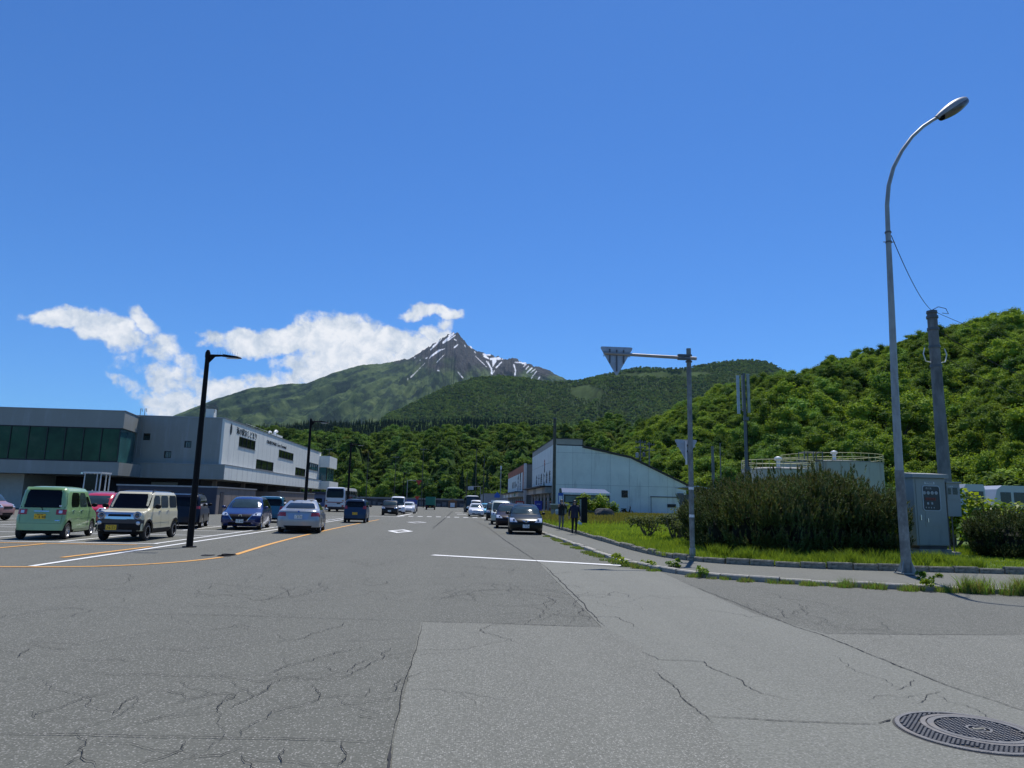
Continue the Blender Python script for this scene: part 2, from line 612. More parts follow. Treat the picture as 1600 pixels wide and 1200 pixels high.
# ================================================================ THE SETTING
def sheet(name, pts, z, m, kind='structure', holes=None, cat=None):
    b = MB()
    b.add([(x, y, z) for x, y in pts], [tuple(range(len(pts)))])
    o = b.build(name, m)
    me = o.data
    if me.polygons[0].normal.z < 0:
        me.flip_normals()
    return tag(o, kind=kind)


gm = mat('far_ground', (0.07, 0.095, 0.03), 1.0, var=0.3, vscale=0.01)
b = MB()
b.add([(-12000, -3000, -0.25), (12000, -3000, -0.25), (12000, 12000, -0.25), (-12000, 12000, -0.25)], [(0, 1, 2, 3)])
tag(b.build('ground', gm), kind='structure')
sheet('road', [(-95, -25), (70, -25), (70, 60), (18, 60), (10.4, 230), (-95, 230)], 0.0, M_ASPH)

# outer kerb line (road side) and inner kerb line (lawn side) of the pavement
OUT = [(3.9, 215), (4.25, 120), (4.33, 60), (4.38, 36), (4.42, 26), (4.40, 22.5), (4.45, 19.6), (4.75, 17.6), (5.38, 15.9), (6.44, 14.95), (7.74, 14.35), (10.25, 13.5), (14.5, 12.7), (26, 11.4), (60, 8.5)]
INN = [(5.9, 215), (5.95, 120), (5.95, 60), (5.93, 36), (5.85, 28), (5.78, 23.2), (6.02, 20.2), (6.75, 18.7), (7.76, 18.05), (9.52, 17.35), (14.5, 16.75), (26, 15.6), (60, 12.9)]


def resample(pl, step, smooth=True):
    """Catmull-Rom through the points, then even steps"""
    P = [Vector((x, y)) for x, y in pl]
    out = []
    for i in range(len(P) - 1):
        p0, p1, p2, p3 = P[max(i - 1, 0)], P[i], P[i + 1], P[min(i + 2, len(P) - 1)]
        n = max(2, int((p2 - p1).length / 0.2))
        k1 = (p2 - p0) * 0.5
        k2 = (p3 - p1) * 0.5
        L = (p2 - p1).length
        if k1.length > L: k1 = k1.normalized() * L
        if k2.length > L: k2 = k2.normalized() * L
        for j in range(n):
            t = j / n
            h = (2 * t ** 3 - 3 * t ** 2 + 1) * p1 + (t ** 3 - 2 * t ** 2 + t) * k1 + (-2 * t ** 3 + 3 * t ** 2) * p2 + (t ** 3 - t ** 2) * k2
            out.append(h)
    out.append(P[-1])
    res = [out[0]]
    acc = 0
    for a, c in zip(out, out[1:]):
        d = (c - a).length
        while acc + d >= step:
            r = (step - acc) / d
            a = a + (c - a) * r
            res.append(a.copy())
            d = (c - a).length
            acc = 0
        acc += d
    return res


OUTS = resample(OUT, 0.6)
INNS = resample(INN, 0.6)

# pavement: a raised slab between the two kerbs
def strip_between(A, B, z, m, name, n=240):
    def par(P, t):
        k = t * (len(P) - 1)
        i = min(int(k), len(P) - 2)
        return P[i].lerp(P[i + 1], k - i)
    bb = MB()
    P = []
    for j in range(n + 1):
        t = j / n
        a_, c_ = par(A, t), par(B, t)
        P.append([(a_.x, a_.y, z), (c_.x, c_.y, z)])
    bb.grid(P)
    o = bb.build(name, m)
    if o.data.polygons[0].normal.z < 0:
        o.data.flip_normals()
    return tag(o, kind='structure')


def nearest_param(P, q):
    return min(range(len(P)), key=lambda i: (P[i] - q).length_squared)


# pair samples by arc position so the slab does not twist
half = 0
PA = OUTS
PB = [INNS[nearest_param(INNS, p + Vector((1.1, 0.9)) if p.y < 24 else p + Vector((1.5, 0)))] for p in OUTS]
strip_between(PA, PB, 0.085, M_WALK, 'pavement', n=len(PA) - 1)


def kerb_run(name, line, w, z0, z1, m, individually, jitter=0.006, seed=3, side=1, gap=0.012):
    """kerb of separate stones; the near ones are parts, the far ones one joined part"""
    rnd = random.Random(seed)
    root = bpy.data.objects.new(name, None)
    COL.objects.link(root)
    tag(root, kind='structure')
    far = MB()
    unit = MB()
    # bevelled unit stone, length 1 along y, width w along x, height 1
    prof = [(-w / 2, 0), (w / 2, 0), (w / 2, 0.86), (w / 2 - 0.02, 1.0), (-w / 2 + 0.02, 1.0), (-w / 2, 0.86)]
    unit.add([(x, -0.5, z) for x, z in prof] + [(x, 0.5, z) for x, z in prof],
             [(0, 1, 2, 3, 4, 5), tuple(range(11, 5, -1))] + [(i, i + 6, (i + 1) % 6 + 6, (i + 1) % 6) for i in range(6)])
    um = unit.mesh('kerb_stone', m)
    outward(um)
    k = 0
    for i in range(len(line) - 1):
        a_, c_ = line[i], line[i + 1]
        mid = (a_ + c_) / 2
        d = c_ - a_
        L = d.length - gap
        ang = math.atan2(d.y, d.x) - math.pi / 2
        near = mid.length < individually
        hz = (z1 - z0) + rnd.uniform(-jitter, jitter) * 2
        loc = (mid.x + rnd.uniform(-jitter, jitter), mid.y + rnd.uniform(-jitter, jitter), z0)
        if near:
            o = instobj('kerb_stone', um, root, loc, (rnd.uniform(-.006, .006), rnd.uniform(-.02, .02), ang + rnd.uniform(-.012, .012)), (1, L, hz))
            k += 1
        else:
            Mx = Matrix.Translation(loc) @ Matrix.Rotation(ang, 4, 'Z') @ Matrix.Diagonal((1, L, hz, 1))
            far.box(-w / 2, w / 2, -0.5, 0.5, 0, 1, Mx)
    if far.v:
        f = far.build('kerb_stones_far', m, root)
        tag(f, kind='stuff')
    return root


kerb_run('outer_kerb', OUTS, 0.17, -0.05, 0.105, M_KERB, 48, jitter=0.008, seed=5)
kerb_run('inner_kerb', INNS, 0.13, -0.02, 0.235, M_KERB2, 55, jitter=0.014, seed=9, gap=0.03)


# lawn: a gently rising sheet behind the inner kerb
def lawn_z(x, y):
    t = np.clip((np.asarray(y) - 30) / 50, 0, 1)
    return 0.13 + 0.33 * t * t * (3 - 2 * t) + 0.04 * np.clip((np.asarray(x) - 8) / 8, 0, 1) + 0.05 * fbm(np.asarray(x) * 0.35, np.asarray(y) * 0.35, 4, 3)


def inn_edge_x(y):
    """x of the lawn edge at y on the long straight part"""
    return np.interp(y, [18.7, 20.2, 23.2, 28, 36, 60, 120], [6.75, 6.02, 5.78, 5.85, 5.93, 5.95, 5.95]) + 0.06


def inn_edge_y(x):
    return np.interp(x, [6.02, 6.75, 7.76, 9.52, 14.5, 26, 60], [20.2, 18.7, 18.05, 17.35, 16.75, 15.6, 12.9]) + 0.06


bb = MB()
vy = np.concatenate([np.linspace(0, 1, 90) ** 1.6])
rows = []
for s in vy:
    row = []
    for x in np.concatenate([np.linspace(5.84, 20, 60), np.linspace(20.6, 60, 30)]):
        y0 = 12.9
        y0 = float(inn_edge_y(x)) if x > 6.02 else 24.0
        y1 = 89.0
        y = y0 + s * (y1 - y0)
        xe = float(inn_edge_x(y))
        xx = max(x, xe)
        row.append((xx, y, float(lawn_z(xx, y))))
    rows.append(row)
bb.grid(rows)
o = bb.build('lawn_ground', M_DIRTGRASS, smooth=60)
if o.data.polygons[200].normal.z < 0:
    o.data.flip_normals()
tag(o, kind='structure')
# gravelly earth beyond the lawn up to the hill foot
b = MB()
b.add([(11.5, 88.9, 0.02), (70, 88.9, 0.02), (60, 12.9, 0.12), (130, 8, 0.02), (260, 140, 0.02), (200, 260, 0.02), (10.4, 230, 0.02)], [(0, 1, 2), (1, 2, 3), (1, 3, 4), (1, 4, 5), (0, 1, 5), (0, 5, 6)])
o = b.build('yard_ground', mat('yard_gravel', (0.13, 0.125, 0.105), 1.0, var=0.3, vscale=0.7))
bm_ = bmesh.new(); bm_.from_mesh(o.data); bmesh.ops.recalc_face_normals(bm_, faces=bm_.faces[:])
if sum(f.normal.z for f in bm_.faces) < 0: bmesh.ops.reverse_faces(bm_, faces=bm_.faces[:])
bm_.to_mesh(o.data); bm_.free()
tag(o, kind='structure')

# ---- asphalt patches relaid at different times
sheet('road_patch', [g(658, 972), g(940, 980), g(1010, 1015), g(1112, 1130), g(1250, 1300), (1.6, 1.5), (-0.15, 1.5), g(615, 1160)], 0.004, M_ASPH2)
sheet('road_patch', [g(838, 876), g(985, 889), g(1030, 893), g(1180, 960), g(1290, 991), g(1450, 1060), g(1600, 1112), (14, 3.0), (14, -6), (1.7, 1.4), g(1250, 1300), g(1112, 1130), g(1010, 1015), g(940, 980)], 0.004, M_ASPH3)
sheet('road_patch', [g(1290, 991), g(1600, 992), (30, 9.6), (30, 1), (14, 2.96), g(1600, 1112), g(1450, 1060)], 0.0042, M_ASPH2)

# ---- painted markings
def stripe(name, pts, w, m, z=0.009, label=None):
    """painted line of width w along a polyline of ground points"""
    P = [Vector(p) for p in pts]
    bb = MB()
    rows = []
    for i, p in enumerate(P):
        d = (P[min(i + 1, len(P) - 1)] - P[max(i - 1, 0)]).normalized()
        n = Vector((-d.y, d.x)) * w / 2
        rows.append([(p.x + n.x, p.y + n.y, z), (p.x - n.x, p.y - n.y, z)])
    bb.grid(rows)
    o = bb.build(name, m)
    if o.data.polygons[0].normal.z < 0:
        o.data.flip_normals()
    return tag(o, kind='structure')


def densify(pts, step=0.5):
    r = resample(pts, step)
    return [(p.x, p.y) for p in r]


stripe('stop_line', [g(676, 867.5), g(973, 884)], 0.30, M_WHITE)
stripe('orange_road_line', densify([(-16, 15.2), g(0, 886), g(120, 886), g(200, 883.5), g(280, 878.5), g(340, 872), g(352, 870)]), 0.14, M_ORANGE)
stripe('orange_road_line', densify([g(368, 867), g(420, 851), g(470, 838), g(520, 826.5), (-6.43, 50.0), (-6.3, 58.5)]), 0.15, M_ORANGE)
XW = -8.75
stripe('white_parking_line', [(XW, 15.75), (XW - 0.05, 68)], 0.15, M_WHITE)
stripe('white_parking_line', [(XW - 0.75, 23.6), (XW - 0.75, 68)], 0.13, M_WHITE)
stripe('white_parking_line', [(XW - 0.6, 23.55), (-45, 23.0)], 0.15, M_WHITE, 0.011)
stripe('orange_road_line', [(-9.7, 22.85), (-40, 22.2)], 0.15, M_ORANGE)
stripe('orange_road_line', [g(97, 871.5), g(236, 854.5)], 0.15, M_ORANGE, 0.011)
stripe('orange_road_line', [g(-60, 862), g(70, 850)], 0.15, M_ORANGE, 0.011)
for x in (-12.4, -15.3, -18.2, -21.1, -24.0, -26.9):
    stripe('parking_bay_line', [(x, 23.7), (x, 28.9)], 0.13, M_WHITE)
stripe('parking_bay_line', [(-9.5, 29.0), (-45, 28.6)], 0.13, M_WHITE, 0.011)
for x in (-12.2, -15.1, -18.0, -20.9, -23.8):
    stripe('parking_bay_line', [(x, 33.2), (x, 38.4)], 0.13, M_WHITE)
stripe('parking_bay_line', [(-9.5, 38.6), (-45, 38.6)], 0.13, M_WHITE, 0.011)
stripe('parking_bay_line', [(-9.5, 33.0), (-45, 33.0)], 0.13, M_WHITE, 0.011)
for k in range(7):
    stripe('parking_bay_line', [(-9.5, 48 + k * 2.9), (-14.6, 48 + k * 2.9)], 0.13, M_WHITE, 0.011)
for k in range(12):
    stripe('parking_bay_line', [(-22, 44 + k * 2.9), (-27.2, 44 + k * 2.9)], 0.13, M_WHITE, 0.011)
# broken line across the carriageway
for k in range(11):
    x0 = -6.0 + k * 0.93
    sheet('broken_white_line', [(x0, 73.2), (x0 + 0.5, 73.2), (x0 + 0.5, 74.8), (x0, 74.8)], 0.009, M_WHITE)
stripe('give_way_line', [(-8.6, 70.5), (-5.6, 70.5)], 0.45, M_WHITE)
stripe('white_lane_line', [(-6.0, 72), (-5.6, 96)], 0.25, M_WHITE, 0.011)
stripe('white_lane_line', [(-0.2, 92), (1.0, 92)], 1.2, M_WHITE)
stripe('white_lane_line', [(-0.5, 105), (0.7, 105)], 1.5, M_WHITE)
# diamonds that announce the crossing
def diamond(cx, cy, w, l, m):
    bb = MB()
    o_ = [(0, l / 2), (w / 2, 0), (0, -l / 2), (-w / 2, 0)]
    i_ = [(0, l / 2 - 1.0), (w / 2 - 0.26, 0), (0, -l / 2 + 1.0), (-w / 2 + 0.26, 0)]
    bb.add([(cx + x, cy + y, 0.009) for x, y in o_] + [(cx + x, cy + y, 0.009) for x, y in i_], [(0, 1, 5, 4), (1, 2, 6, 5), (2, 3, 7, 6), (3, 0, 4, 7)])
    o = bb.build('road_diamond_marking', m)
    if o.data.polygons[0].normal.z < 0:
        o.data.flip_normals()
    tag(o, kind='structure')


diamond(-2.9, 36.9, 1.3, 4.2, M_WHITE)
diamond(-3.0, 53.0, 1.5, 4.6, M_WHITE_OLD)

# ---- cracks and construction joints: narrow dark grooves with ragged course
rnd = random.Random(11)


def crack(mb, pts, w, wob=0.05, branch=0.0, depth=0):
    """angular crack by midpoint displacement; width varies and dies out at the ends"""
    def sub(a, b, k):
        L = (b - a).length
        if L < 0.05:
            return [a]
        n = Vector((-(b - a).y, (b - a).x)) / L
        m = (a + b) / 2 + n * rnd.uniform(-1, 1) * L * k
        return sub(a, m, k) + sub(m, b, k)
    P = [Vector(p) for p in pts]
    k = min(0.20, wob * 2.8)
    out = []
    for a_, c_ in zip(P, P[1:]):
        n = max(1, int((c_ - a_).length / 0.8))
        for i in range(n):
            out += sub(a_.lerp(c_, i / n), a_.lerp(c_, (i + 1) / n), k)
    out.append(P[-1])
    rows = []
    m = len(out)
    for i, p in enumerate(out):
        d = out[min(i + 1, m - 1)] - out[max(i - 1, 0)]
        if d.length < 1e-6:
            continue
        d.normalize()
        n = Vector((-d.y, d.x))
        e = min(i, m - 1 - i) / max(1.0, m * 0.25)
        ww = w * rnd.uniform(0.45, 1.15) * min(1, 0.25 + e)
        rows.append([(p.x - n.x * ww / 2, p.y - n.y * ww / 2, 0.0105), (p.x + n.x * ww / 2, p.y + n.y * ww / 2, 0.0105)])
        if branch and depth < 2 and rnd.random() < branch * 0.05:
            an = math.atan2(d.y, d.x) + rnd.choice((-1, 1)) * rnd.uniform(0.6, 1.3)
            L = rnd.uniform(0.25, 1.0)
            q2 = p + Vector((math.cos(an), math.sin(an))) * L
            q3 = q2 + Vector((math.cos(an + rnd.uniform(-.7, .7)), math.sin(an + rnd.uniform(-.7, .7)))) * L * 0.7
            crack(mb, [p, q2, q3], w * 0.6, wob, branch * 0.6, depth + 1)
    if len(rows) > 1:
        mb.grid(rows)


cm, ch = MB(), MB()
G = lambda *ps: [g(u, v) for u, v in ps]
# joints (traced)
crack(cm, G((-60, 1149), (0, 1148), (130, 1149), (250, 1153), (375, 1155), (500, 1157), (612, 1161)), 0.009, 0.008)
crack(cm, G((612, 1161), (625, 1110), (643, 1040), (660, 974)), 0.008, 0.006)
crack(ch, G((612, 1163), (604, 1215), (598, 1300)), 0.02, 0.01)
crack(ch, G((190, 959), (350, 962), (480, 966), (600, 969), (652, 972)), 0.012, 0.006)
crack(ch, G((655, 972), (800, 976), (940, 981)), 0.018, 0.006)
crack(ch, G((850, 884), (893, 925), (945, 980)), 0.02, 0.01)
crack(ch, G((676, 826), (695, 810), (708, 798)), 0.09, 0.03)
crack(ch, G((738, 812), (762, 824), (790, 845), (850, 884)), 0.035, 0.01)
crack(ch, G((1060, 908), (1130, 935), (1230, 975), (1290, 995), (1340, 1015), (1450, 1060), (1600, 1112), (1700, 1150)), 0.015, 0.012)
crack(ch, G((1290, 991), (1400, 992), (1600, 993)), 0.018, 0.006)
crack(cm, G((1020, 1048), (1060, 1080), (1090, 1112), (1113, 1130)), 0.009, 0.018)
crack(ch, G((1105, 1121), (1180, 1125), (1280, 1130), (1372, 1133)), 0.012, 0.012)
crack(ch, G((1000, 1018), (1030, 1032), (1100, 1035), (1150, 1060), (1190, 1085), (1235, 1096)), 0.010, 0.03)
crack(cm, G((1372, 1132), (1392, 1126)), 0.018, 0.02)
# alligator cracks (traced from the left carriageway)
for pts in ([(375, 1152), (390, 1135), (425, 1113), (470, 1104), (498, 1092), (495, 1080), (482, 1070)],
            [(498, 1092), (520, 1089), (570, 1089), (578, 1080), (578, 1076)],
            [(110, 1053), (180, 1056), (260, 1057), (340, 1056), (375, 1061), (410, 1067), (425, 1062), (462, 1058), (495, 1063), (540, 1062)],
            [(405, 1056), (440, 1045), (490, 1032), (540, 1018), (575, 1010)],
            [(355, 1108), (385, 1096), (420, 1078), (422, 1065)],
            [(260, 1105), (310, 1091), (345, 1084), (370, 1086), (345, 1120)],
            [(230, 1079), (262, 1080), (290, 1092), (330, 1084)],
            [(195, 1136), (240, 1125), (290, 1115)],
            [(38, 1126), (60, 1115), (120, 1096), (175, 1083)],
            [(175, 1118), (190, 1103), (215, 1088)], [(525, 1063), (560, 1047), (600, 1020), (612, 1012)],
            [(400, 1004), (440, 1003), (480, 995), (520, 982), (543, 972)], [(118, 1032), (190, 1031), (205, 1034)],
            [(215, 1196), (255, 1185), (287, 1172), (290, 1160)], [(118, 1148), (135, 1158), (122, 1172), (126, 1185), (150, 1200)], [(126, 1185), (95, 1200)],
            [(300, 1186), (345, 1182), (382, 1168)], [(378, 1180), (392, 1195), (400, 1215)], [(535, 1160), (542, 1180), (528, 1200)], [(445, 1170), (440, 1195)],
            [(40, 1007), (80, 1014), (110, 1016)], [(30, 1028), (48, 1014)], [(40, 1003), (130, 1008)], [(505, 1042), (540, 1052), (590, 1028)],
            [(590, 1085), (618, 1080), (632, 1060)], [(560, 1119), (585, 1124)], [(155, 945), (200, 941)], [(185, 895), (200, 905), (198, 912)],
            [(395, 905), (410, 898)], [(560, 878), (570, 885)], [(498, 910), (512, 918), (506, 925)]):
    crack(cm, G(*pts), 0.0075, 0.05, branch=0.7)
for pts in ([(545, 912), (580, 916), (620, 905)], [(560, 922), (620, 928), (660, 922)], [(690, 928), (715, 920)], [(748, 912), (770, 914), (782, 920)],
            [(800, 925), (850, 930), (900, 936)], [(815, 945), (845, 952), (830, 968), (820, 976)], [(850, 932), (862, 945), (858, 955)], [(880, 940), (905, 938), (915, 962)],
            [(905, 950), (925, 972)], [(640, 905), (700, 903), (760, 900)], [(1150, 915), (1220, 935), (1290, 945), (1370, 948)], [(1240, 940), (1262, 962), (1300, 978)],
            [(1290, 975), (1340, 985), (1400, 985)], [(1190, 945), (1260, 975)], [(1370, 970), (1400, 988)], [(690, 870), (720, 866)], [(600, 880), (640, 878)],
            [(930, 935), (960, 925), (985, 935)], [(1010, 930), (1050, 938)], [(1400, 1080), (1430, 1063)], [(1470, 1082), (1448, 1090), (1425, 1100)],
            [(300, 935), (360, 930), (420, 925)], [(60, 920), (120, 915), (180, 912)], [(450, 940), (520, 938)], [(380, 975), (330, 985)], [(0, 1065), (60, 1060)],
            [(240, 1015), (300, 1018)]):
    crack(ch, G(*pts), 0.008, 0.055, branch=0.8)
for k in range(70):
    x, y = rnd.uniform(-8, 4.0), rnd.uniform(9, 34)
    a_ = rnd.uniform(0, 6.28)
    L = rnd.uniform(0.5, 1.8)
    crack(ch, [(x, y), (x + math.cos(a_) * L, y + math.sin(a_) * L), (x + math.cos(a_ + .6) * L * 1.7, y + math.sin(a_ + .6) * L * 1.7)], 0.008, 0.06, branch=0.6)
tag(cm.build('pavement_cracks', M_CRACK), kind='stuff', label='wide dark cracks and joints in the old asphalt')
tag(ch.build('hairline_cracks', M_CRACK2), kind='stuff', label='fine cracks and joints crossing the asphalt')


# ---------------------------------------------------------------- hills
def terrain(name, az, el_line, Rb, Rr, zb, m, ns=120, p=1.0, relief=0.0, freq=(9, 3), seed=1, treeh=0.0, back=1.0, colfn=None, gully=None, rough=0.0):
    """a slope that climbs from distance Rb (height zb) to a crest at distance Rr whose height follows the skyline,
    then falls away behind. Returns the sampler used to plant trees on it."""
    az = np.asarray(az, float)
    E = np.interp(az, [a for a, _ in el_line], [e for _, e in el_line])
    if rough:
        E = E + fbm(az * 5, az * 0 + 3, 5, 4) * rough * np.clip(1.3 - np.abs(az - 0.5) / 9, 0.15, 1)
    Rb_ = np.interp(az, *zip(*Rb)) if isinstance(Rb, list) else np.full_like(az, Rb)
    Rr_ = np.interp(az, *zip(*Rr)) if isinstance(Rr, list) else np.full_like(az, Rr)
    H = EYE + Rr_ * np.tan(np.radians(E)) - treeh
    s = np.concatenate([np.linspace(0, 1, ns), 1 + np.linspace(0, 1, 14)[1:] * 0.6 * back])
    A, S = np.meshgrid(az, s, indexing='ij')
    front = np.clip(S, 0, 1)
    R = Rb_[:, None] + S * (Rr_ - Rb_)[:, None]
    Z = zb + (H[:, None] - zb) * front ** p
    behind = np.clip(S - 1, 0, None)
    Z = Z - behind ** 1.3 * (H[:, None] - zb) * 1.3
    win = np.clip(front * (1 - front) * 4, 0, 1) ** 0.7
    if relief:
        n1 = 1 - 2 * np.abs(fbm(A * freq[0] / 10, S * freq[1], seed, 5)) * 2
        n2 = fbm(A * freq[0] / 3, S * freq[1] * 3, seed + 5, 4)
        Z = Z + relief * win * (n1 * 0.8 - 0.5 + n2 * 0.7) * (Rr_[:, None] * 0 + 1)
    if gully is not None:
        Z = Z + gully(A, S, R) * win
    X = R * np.sin(np.radians(A))
    Y = R * np.cos(np.radians(A))
    na, n_s = A.shape
    v = np.stack([X, Y, Z], -1).reshape(-1, 3)
    idx = np.arange(na * n_s).reshape(na, n_s)
    f = np.stack([idx[:-1, :-1], idx[1:, :-1], idx[1:, 1:], idx[:-1, 1:]], -1).reshape(-1, 4)
    me = bpy.data.meshes.new(name)
    me.from_pydata(v.tolist(), [], f.tolist())
    me.polygons.foreach_set('use_smooth', [True] * len(f))
    me.materials.append(m)
    if colfn is not None:
        for nm, val in colfn(A, S, v).items():
            at_ = me.attributes.new(nm, 'FLOAT', 'POINT')
            at_.data.foreach_set('value', val.reshape(-1).astype(np.float32))
    me.update()
    o = bpy.data.objects.new(name, me)
    COL.objects.link(o)
    if me.polygons[len(f) // 2].normal.z < 0:
        me.flip_normals()
    tag(o, kind='structure')

    def sample(a, sv):
        ia = np.clip(np.interp(a, az, np.arange(len(az))), 0, na - 1.001)
        is_ = np.clip(np.interp(sv, s, np.arange(len(s))), 0, n_s - 1.001)
        i0, j0 = ia.astype(int), is_.astype(int)
        fa, fs = (ia - i0)[:, None], (is_ - j0)[:, None]
        V = v.reshape(na, n_s, 3)
        return (V[i0, j0] * (1 - fa) * (1 - fs) + V[i0 + 1, j0] * fa * (1 - fs) + V[i0, j0 + 1] * (1 - fa) * fs + V[i0 + 1, j0 + 1] * fa * fs)
    sample.R = lambda a, sv: np.interp(a, az, Rb_) + sv * (np.interp(a, az, Rr_) - np.interp(a, az, Rb_))
    return sample


L_MTN = [(-40, 0.4), (-31, 1.5), (-24.24, 3.27), (-21.59, 5.74), (-20.36, 6.39), (-18.68, 7.28), (-16.03, 8.21), (-14.18, 8.59), (-12.28, 8.83), (-10.4, 9.8), (-8.45, 10.53), (-7.2, 10.72), (-5.93, 10.94), (-5.2, 11.18), (-4.41, 11.32), (-3.8, 11.75), (-3.15, 12.15), (-2.7, 12.42), (-2.35, 12.75), (-1.88, 12.98), (-1.45, 13.42), (-1.15, 13.52), (-0.9, 13.62), (-0.59, 13.5), (-0.3, 13.2), (-0.04, 13.06), (0.3, 12.6), (0.77, 12.32), (1.4, 12.1), (2.1, 11.95), (2.8, 11.72), (3.43, 11.62), (3.9, 11.68), (4.38, 11.54), (5.55, 11.15), (7.13, 10.66), (8.44, 10.0), (9.49, 9.6), (14.36, 7.6), (24, 4)]
L_MID = [(-16, 1.5), (-10.99, 3.93), (-8.13, 5.05), (-6.22, 6.64), (-3.74, 8.03), (-1.22, 9.41), (0.85, 10.1), (2.94, 10.32), (5.04, 10.11), (7.14, 9.94), (8.45, 10.0), (9.49, 10.06), (10.78, 10.32), (12.33, 10.78), (14.38, 11.12), (16.41, 10.99), (18.16, 11.01), (20.37, 11.39), (22.78, 11.5), (23.95, 11.3), (24.86, 10.87), (25.62, 10.35), (28.56, 8.32), (34, 4.5), (45, 1.5)]
L_CON = [(-36, 1.2), (-28, 2.6), (-22.25, 3.84), (-20.23, 4.99), (-15.83, 5.65), (-11.14, 6.16), (-6.22, 6.64), (-3.68, 6.75), (-0.1, 7.13), (4.06, 6.99), (12, 6.6), (18, 5.5), (26, 4)]
L_CEN = [(-50, 1.0), (-34, 2.0), (-28, 2.6), (-20.1, 3.7), (-16.68, 4.87), (-14.41, 5.34), (-11.09, 5.51), (-6.17, 5.73), (-1.09, 6.12), (2.0, 6.42), (7.18, 6.79), (10.79, 6.84), (14.35, 6.86), (16.85, 7.1), (21, 6.8), (28, 5)]
L_RGT = [(9.4, 0.4), (10.3, 2.2), (12.32, 4.7), (14.35, 6.4), (17.36, 7.85), (19.84, 9.1), (22.73, 9.78), (25.77, 10.45), (26.45, 10.55), (28.71, 11.2), (30.03, 11.6), (31.76, 12.15), (33.02, 12.5), (35.05, 12.8), (37.0, 13.0), (38.5, 13.15), (40.64, 13.1), (46, 12.6), (56, 10)]

# mountain: rock, alpine green, snow lying in gullies
def snow_marks():
    # strips of snow as seen from the harbour: (azimuth, elevation) ends and half widths in degrees
    Z3 = [(405, 97, 435, 84, 5, 6), (430, 90, 372, 140, 6, 8), (445, 95, 400, 128, 4, 5), (360, 118, 308, 168, 3, 7), (292, 186, 306, 170, 5, 3), (378, 180, 345, 190, 3, 5), (345, 190, 300, 222, 7, 6), (300, 222, 282, 240, 6, 2),
          (462, 153, 442, 170, 3, 6), (520, 142, 548, 172, 5, 7), (548, 170, 572, 180, 5, 5), (576, 178, 632, 200, 3, 4), (566, 198, 572, 206, 4, 3), (572, 226, 640, 291, 2.5, 3), (622, 214, 662, 218, 6, 6), (630, 225, 655, 242, 9, 4), (668, 244, 722, 240, 8, 9), (690, 255, 680, 290, 14, 3),
          (640, 256, 668, 300, 3, 5), (652, 262, 672, 312, 3, 5), (672, 300, 674, 334, 4, 7), (735, 262, 702, 297, 4, 6), (745, 240, 738, 246, 4, 4), (812, 280, 822, 318, 5, 4), (822, 318, 818, 344, 3, 6), (818, 264, 885, 268, 4, 6), (865, 270, 880, 276, 6, 4),
          (888, 278, 872, 292, 3, 3), (903, 290, 888, 306, 4, 4), (924, 300, 892, 330, 5, 4), (945, 306, 918, 328, 3, 4), (952, 322, 928, 352, 4, 3), (925, 358, 916, 372, 4, 4), (972, 358, 957, 380, 5, 3), (380, 213, 330, 264, 1.5, 3),
          (208, 318, 168, 357, 2, 5), (255, 270, 208, 318, 2, 1.5), (150, 365, 147, 374, 3, 3), (462, 326, 492, 361, 3, 4), (335, 316, 348, 318, 4, 3), (505, 158, 508, 168, 4, 3), (192, 236, 194, 236, 4, 4), (226, 250, 226, 250, 4, 4), (262, 240, 268, 236, 4, 4), (440, 120, 452, 128, 4, 4), (690, 316, 685, 328, 3, 3)]
    out = []
    for x0, y0, x1, y1, w0, w1 in Z3:
        a0, e0 = azel(600 + x0 / 4, 500 + y0 / 4)
        a1, e1 = azel(600 + x1 / 4, 500 + y1 / 4)
        k = 0.0495 / 4
        out.append((a0, e0, a1, e1, w0 * k, w1 * k))
    return out


def mtn_cols(A, S, v):
    hor = np.hypot(v[:, 0], v[:, 1])
    a = np.degrees(np.arctan2(v[:, 0], v[:, 1]))
    e = np.degrees(np.arctan2(v[:, 2] - EYE, hor))
    wob = fbm(a * 16, e * 22, 31, 4) * 0.13
    sn = np.zeros(len(a))
    for a0, e0, a1, e1, w0, w1 in snow_marks():
        dx, dy = a1 - a0, e1 - e0
        L2 = dx * dx + dy * dy + 1e-9
        t = np.clip(((a - a0) * dx + (e - e0) * dy) / L2, 0, 1)
        d = np.hypot(a - a0 - t * dx, e - e0 - t * dy)
        w = w0 + (w1 - w0) * t
        sn = np.maximum(sn, np.clip((w * 1.15 - d + wob * 0.55) / 0.04, 0, 1))
    # bare rock high up, reaching lower on the right side
    lim = 10.95 + np.clip((a + 6) / 8, -1.5, 1.0) * -0.9 + fbm(a * 1.1, e * 1.4, 77, 4) * 2.2
    rock = np.clip((e - lim) / 0.8, 0, 1)
    return {'snow': sn, 'rock': rock}


SUMX, SUMY = 7200 * math.sin(rad(-0.9)), 7200 * math.cos(rad(-0.9))


def mtn_gully(A, S, R):
    X = R * np.sin(np.radians(A)); Y = R * np.cos(np.radians(A))
    th = np.arctan2(X - SUMX, SUMY - Y + 900)
    rr = np.hypot(X - SUMX, SUMY - Y)
    n = fbm(th * 6 + 3, rr / 2600, 13, 5)
    n2 = fbm(th * 17 + 9, rr / 1500, 23, 4)
    n3 = fbm(X / 130, Y / 200, 29, 4)
    return ((0.5 - np.abs(n) * 4) * 240 + (0.5 - np.abs(n2) * 4) * 105 + n3 * 70) * np.clip(rr / 1500, 0.15, 1)


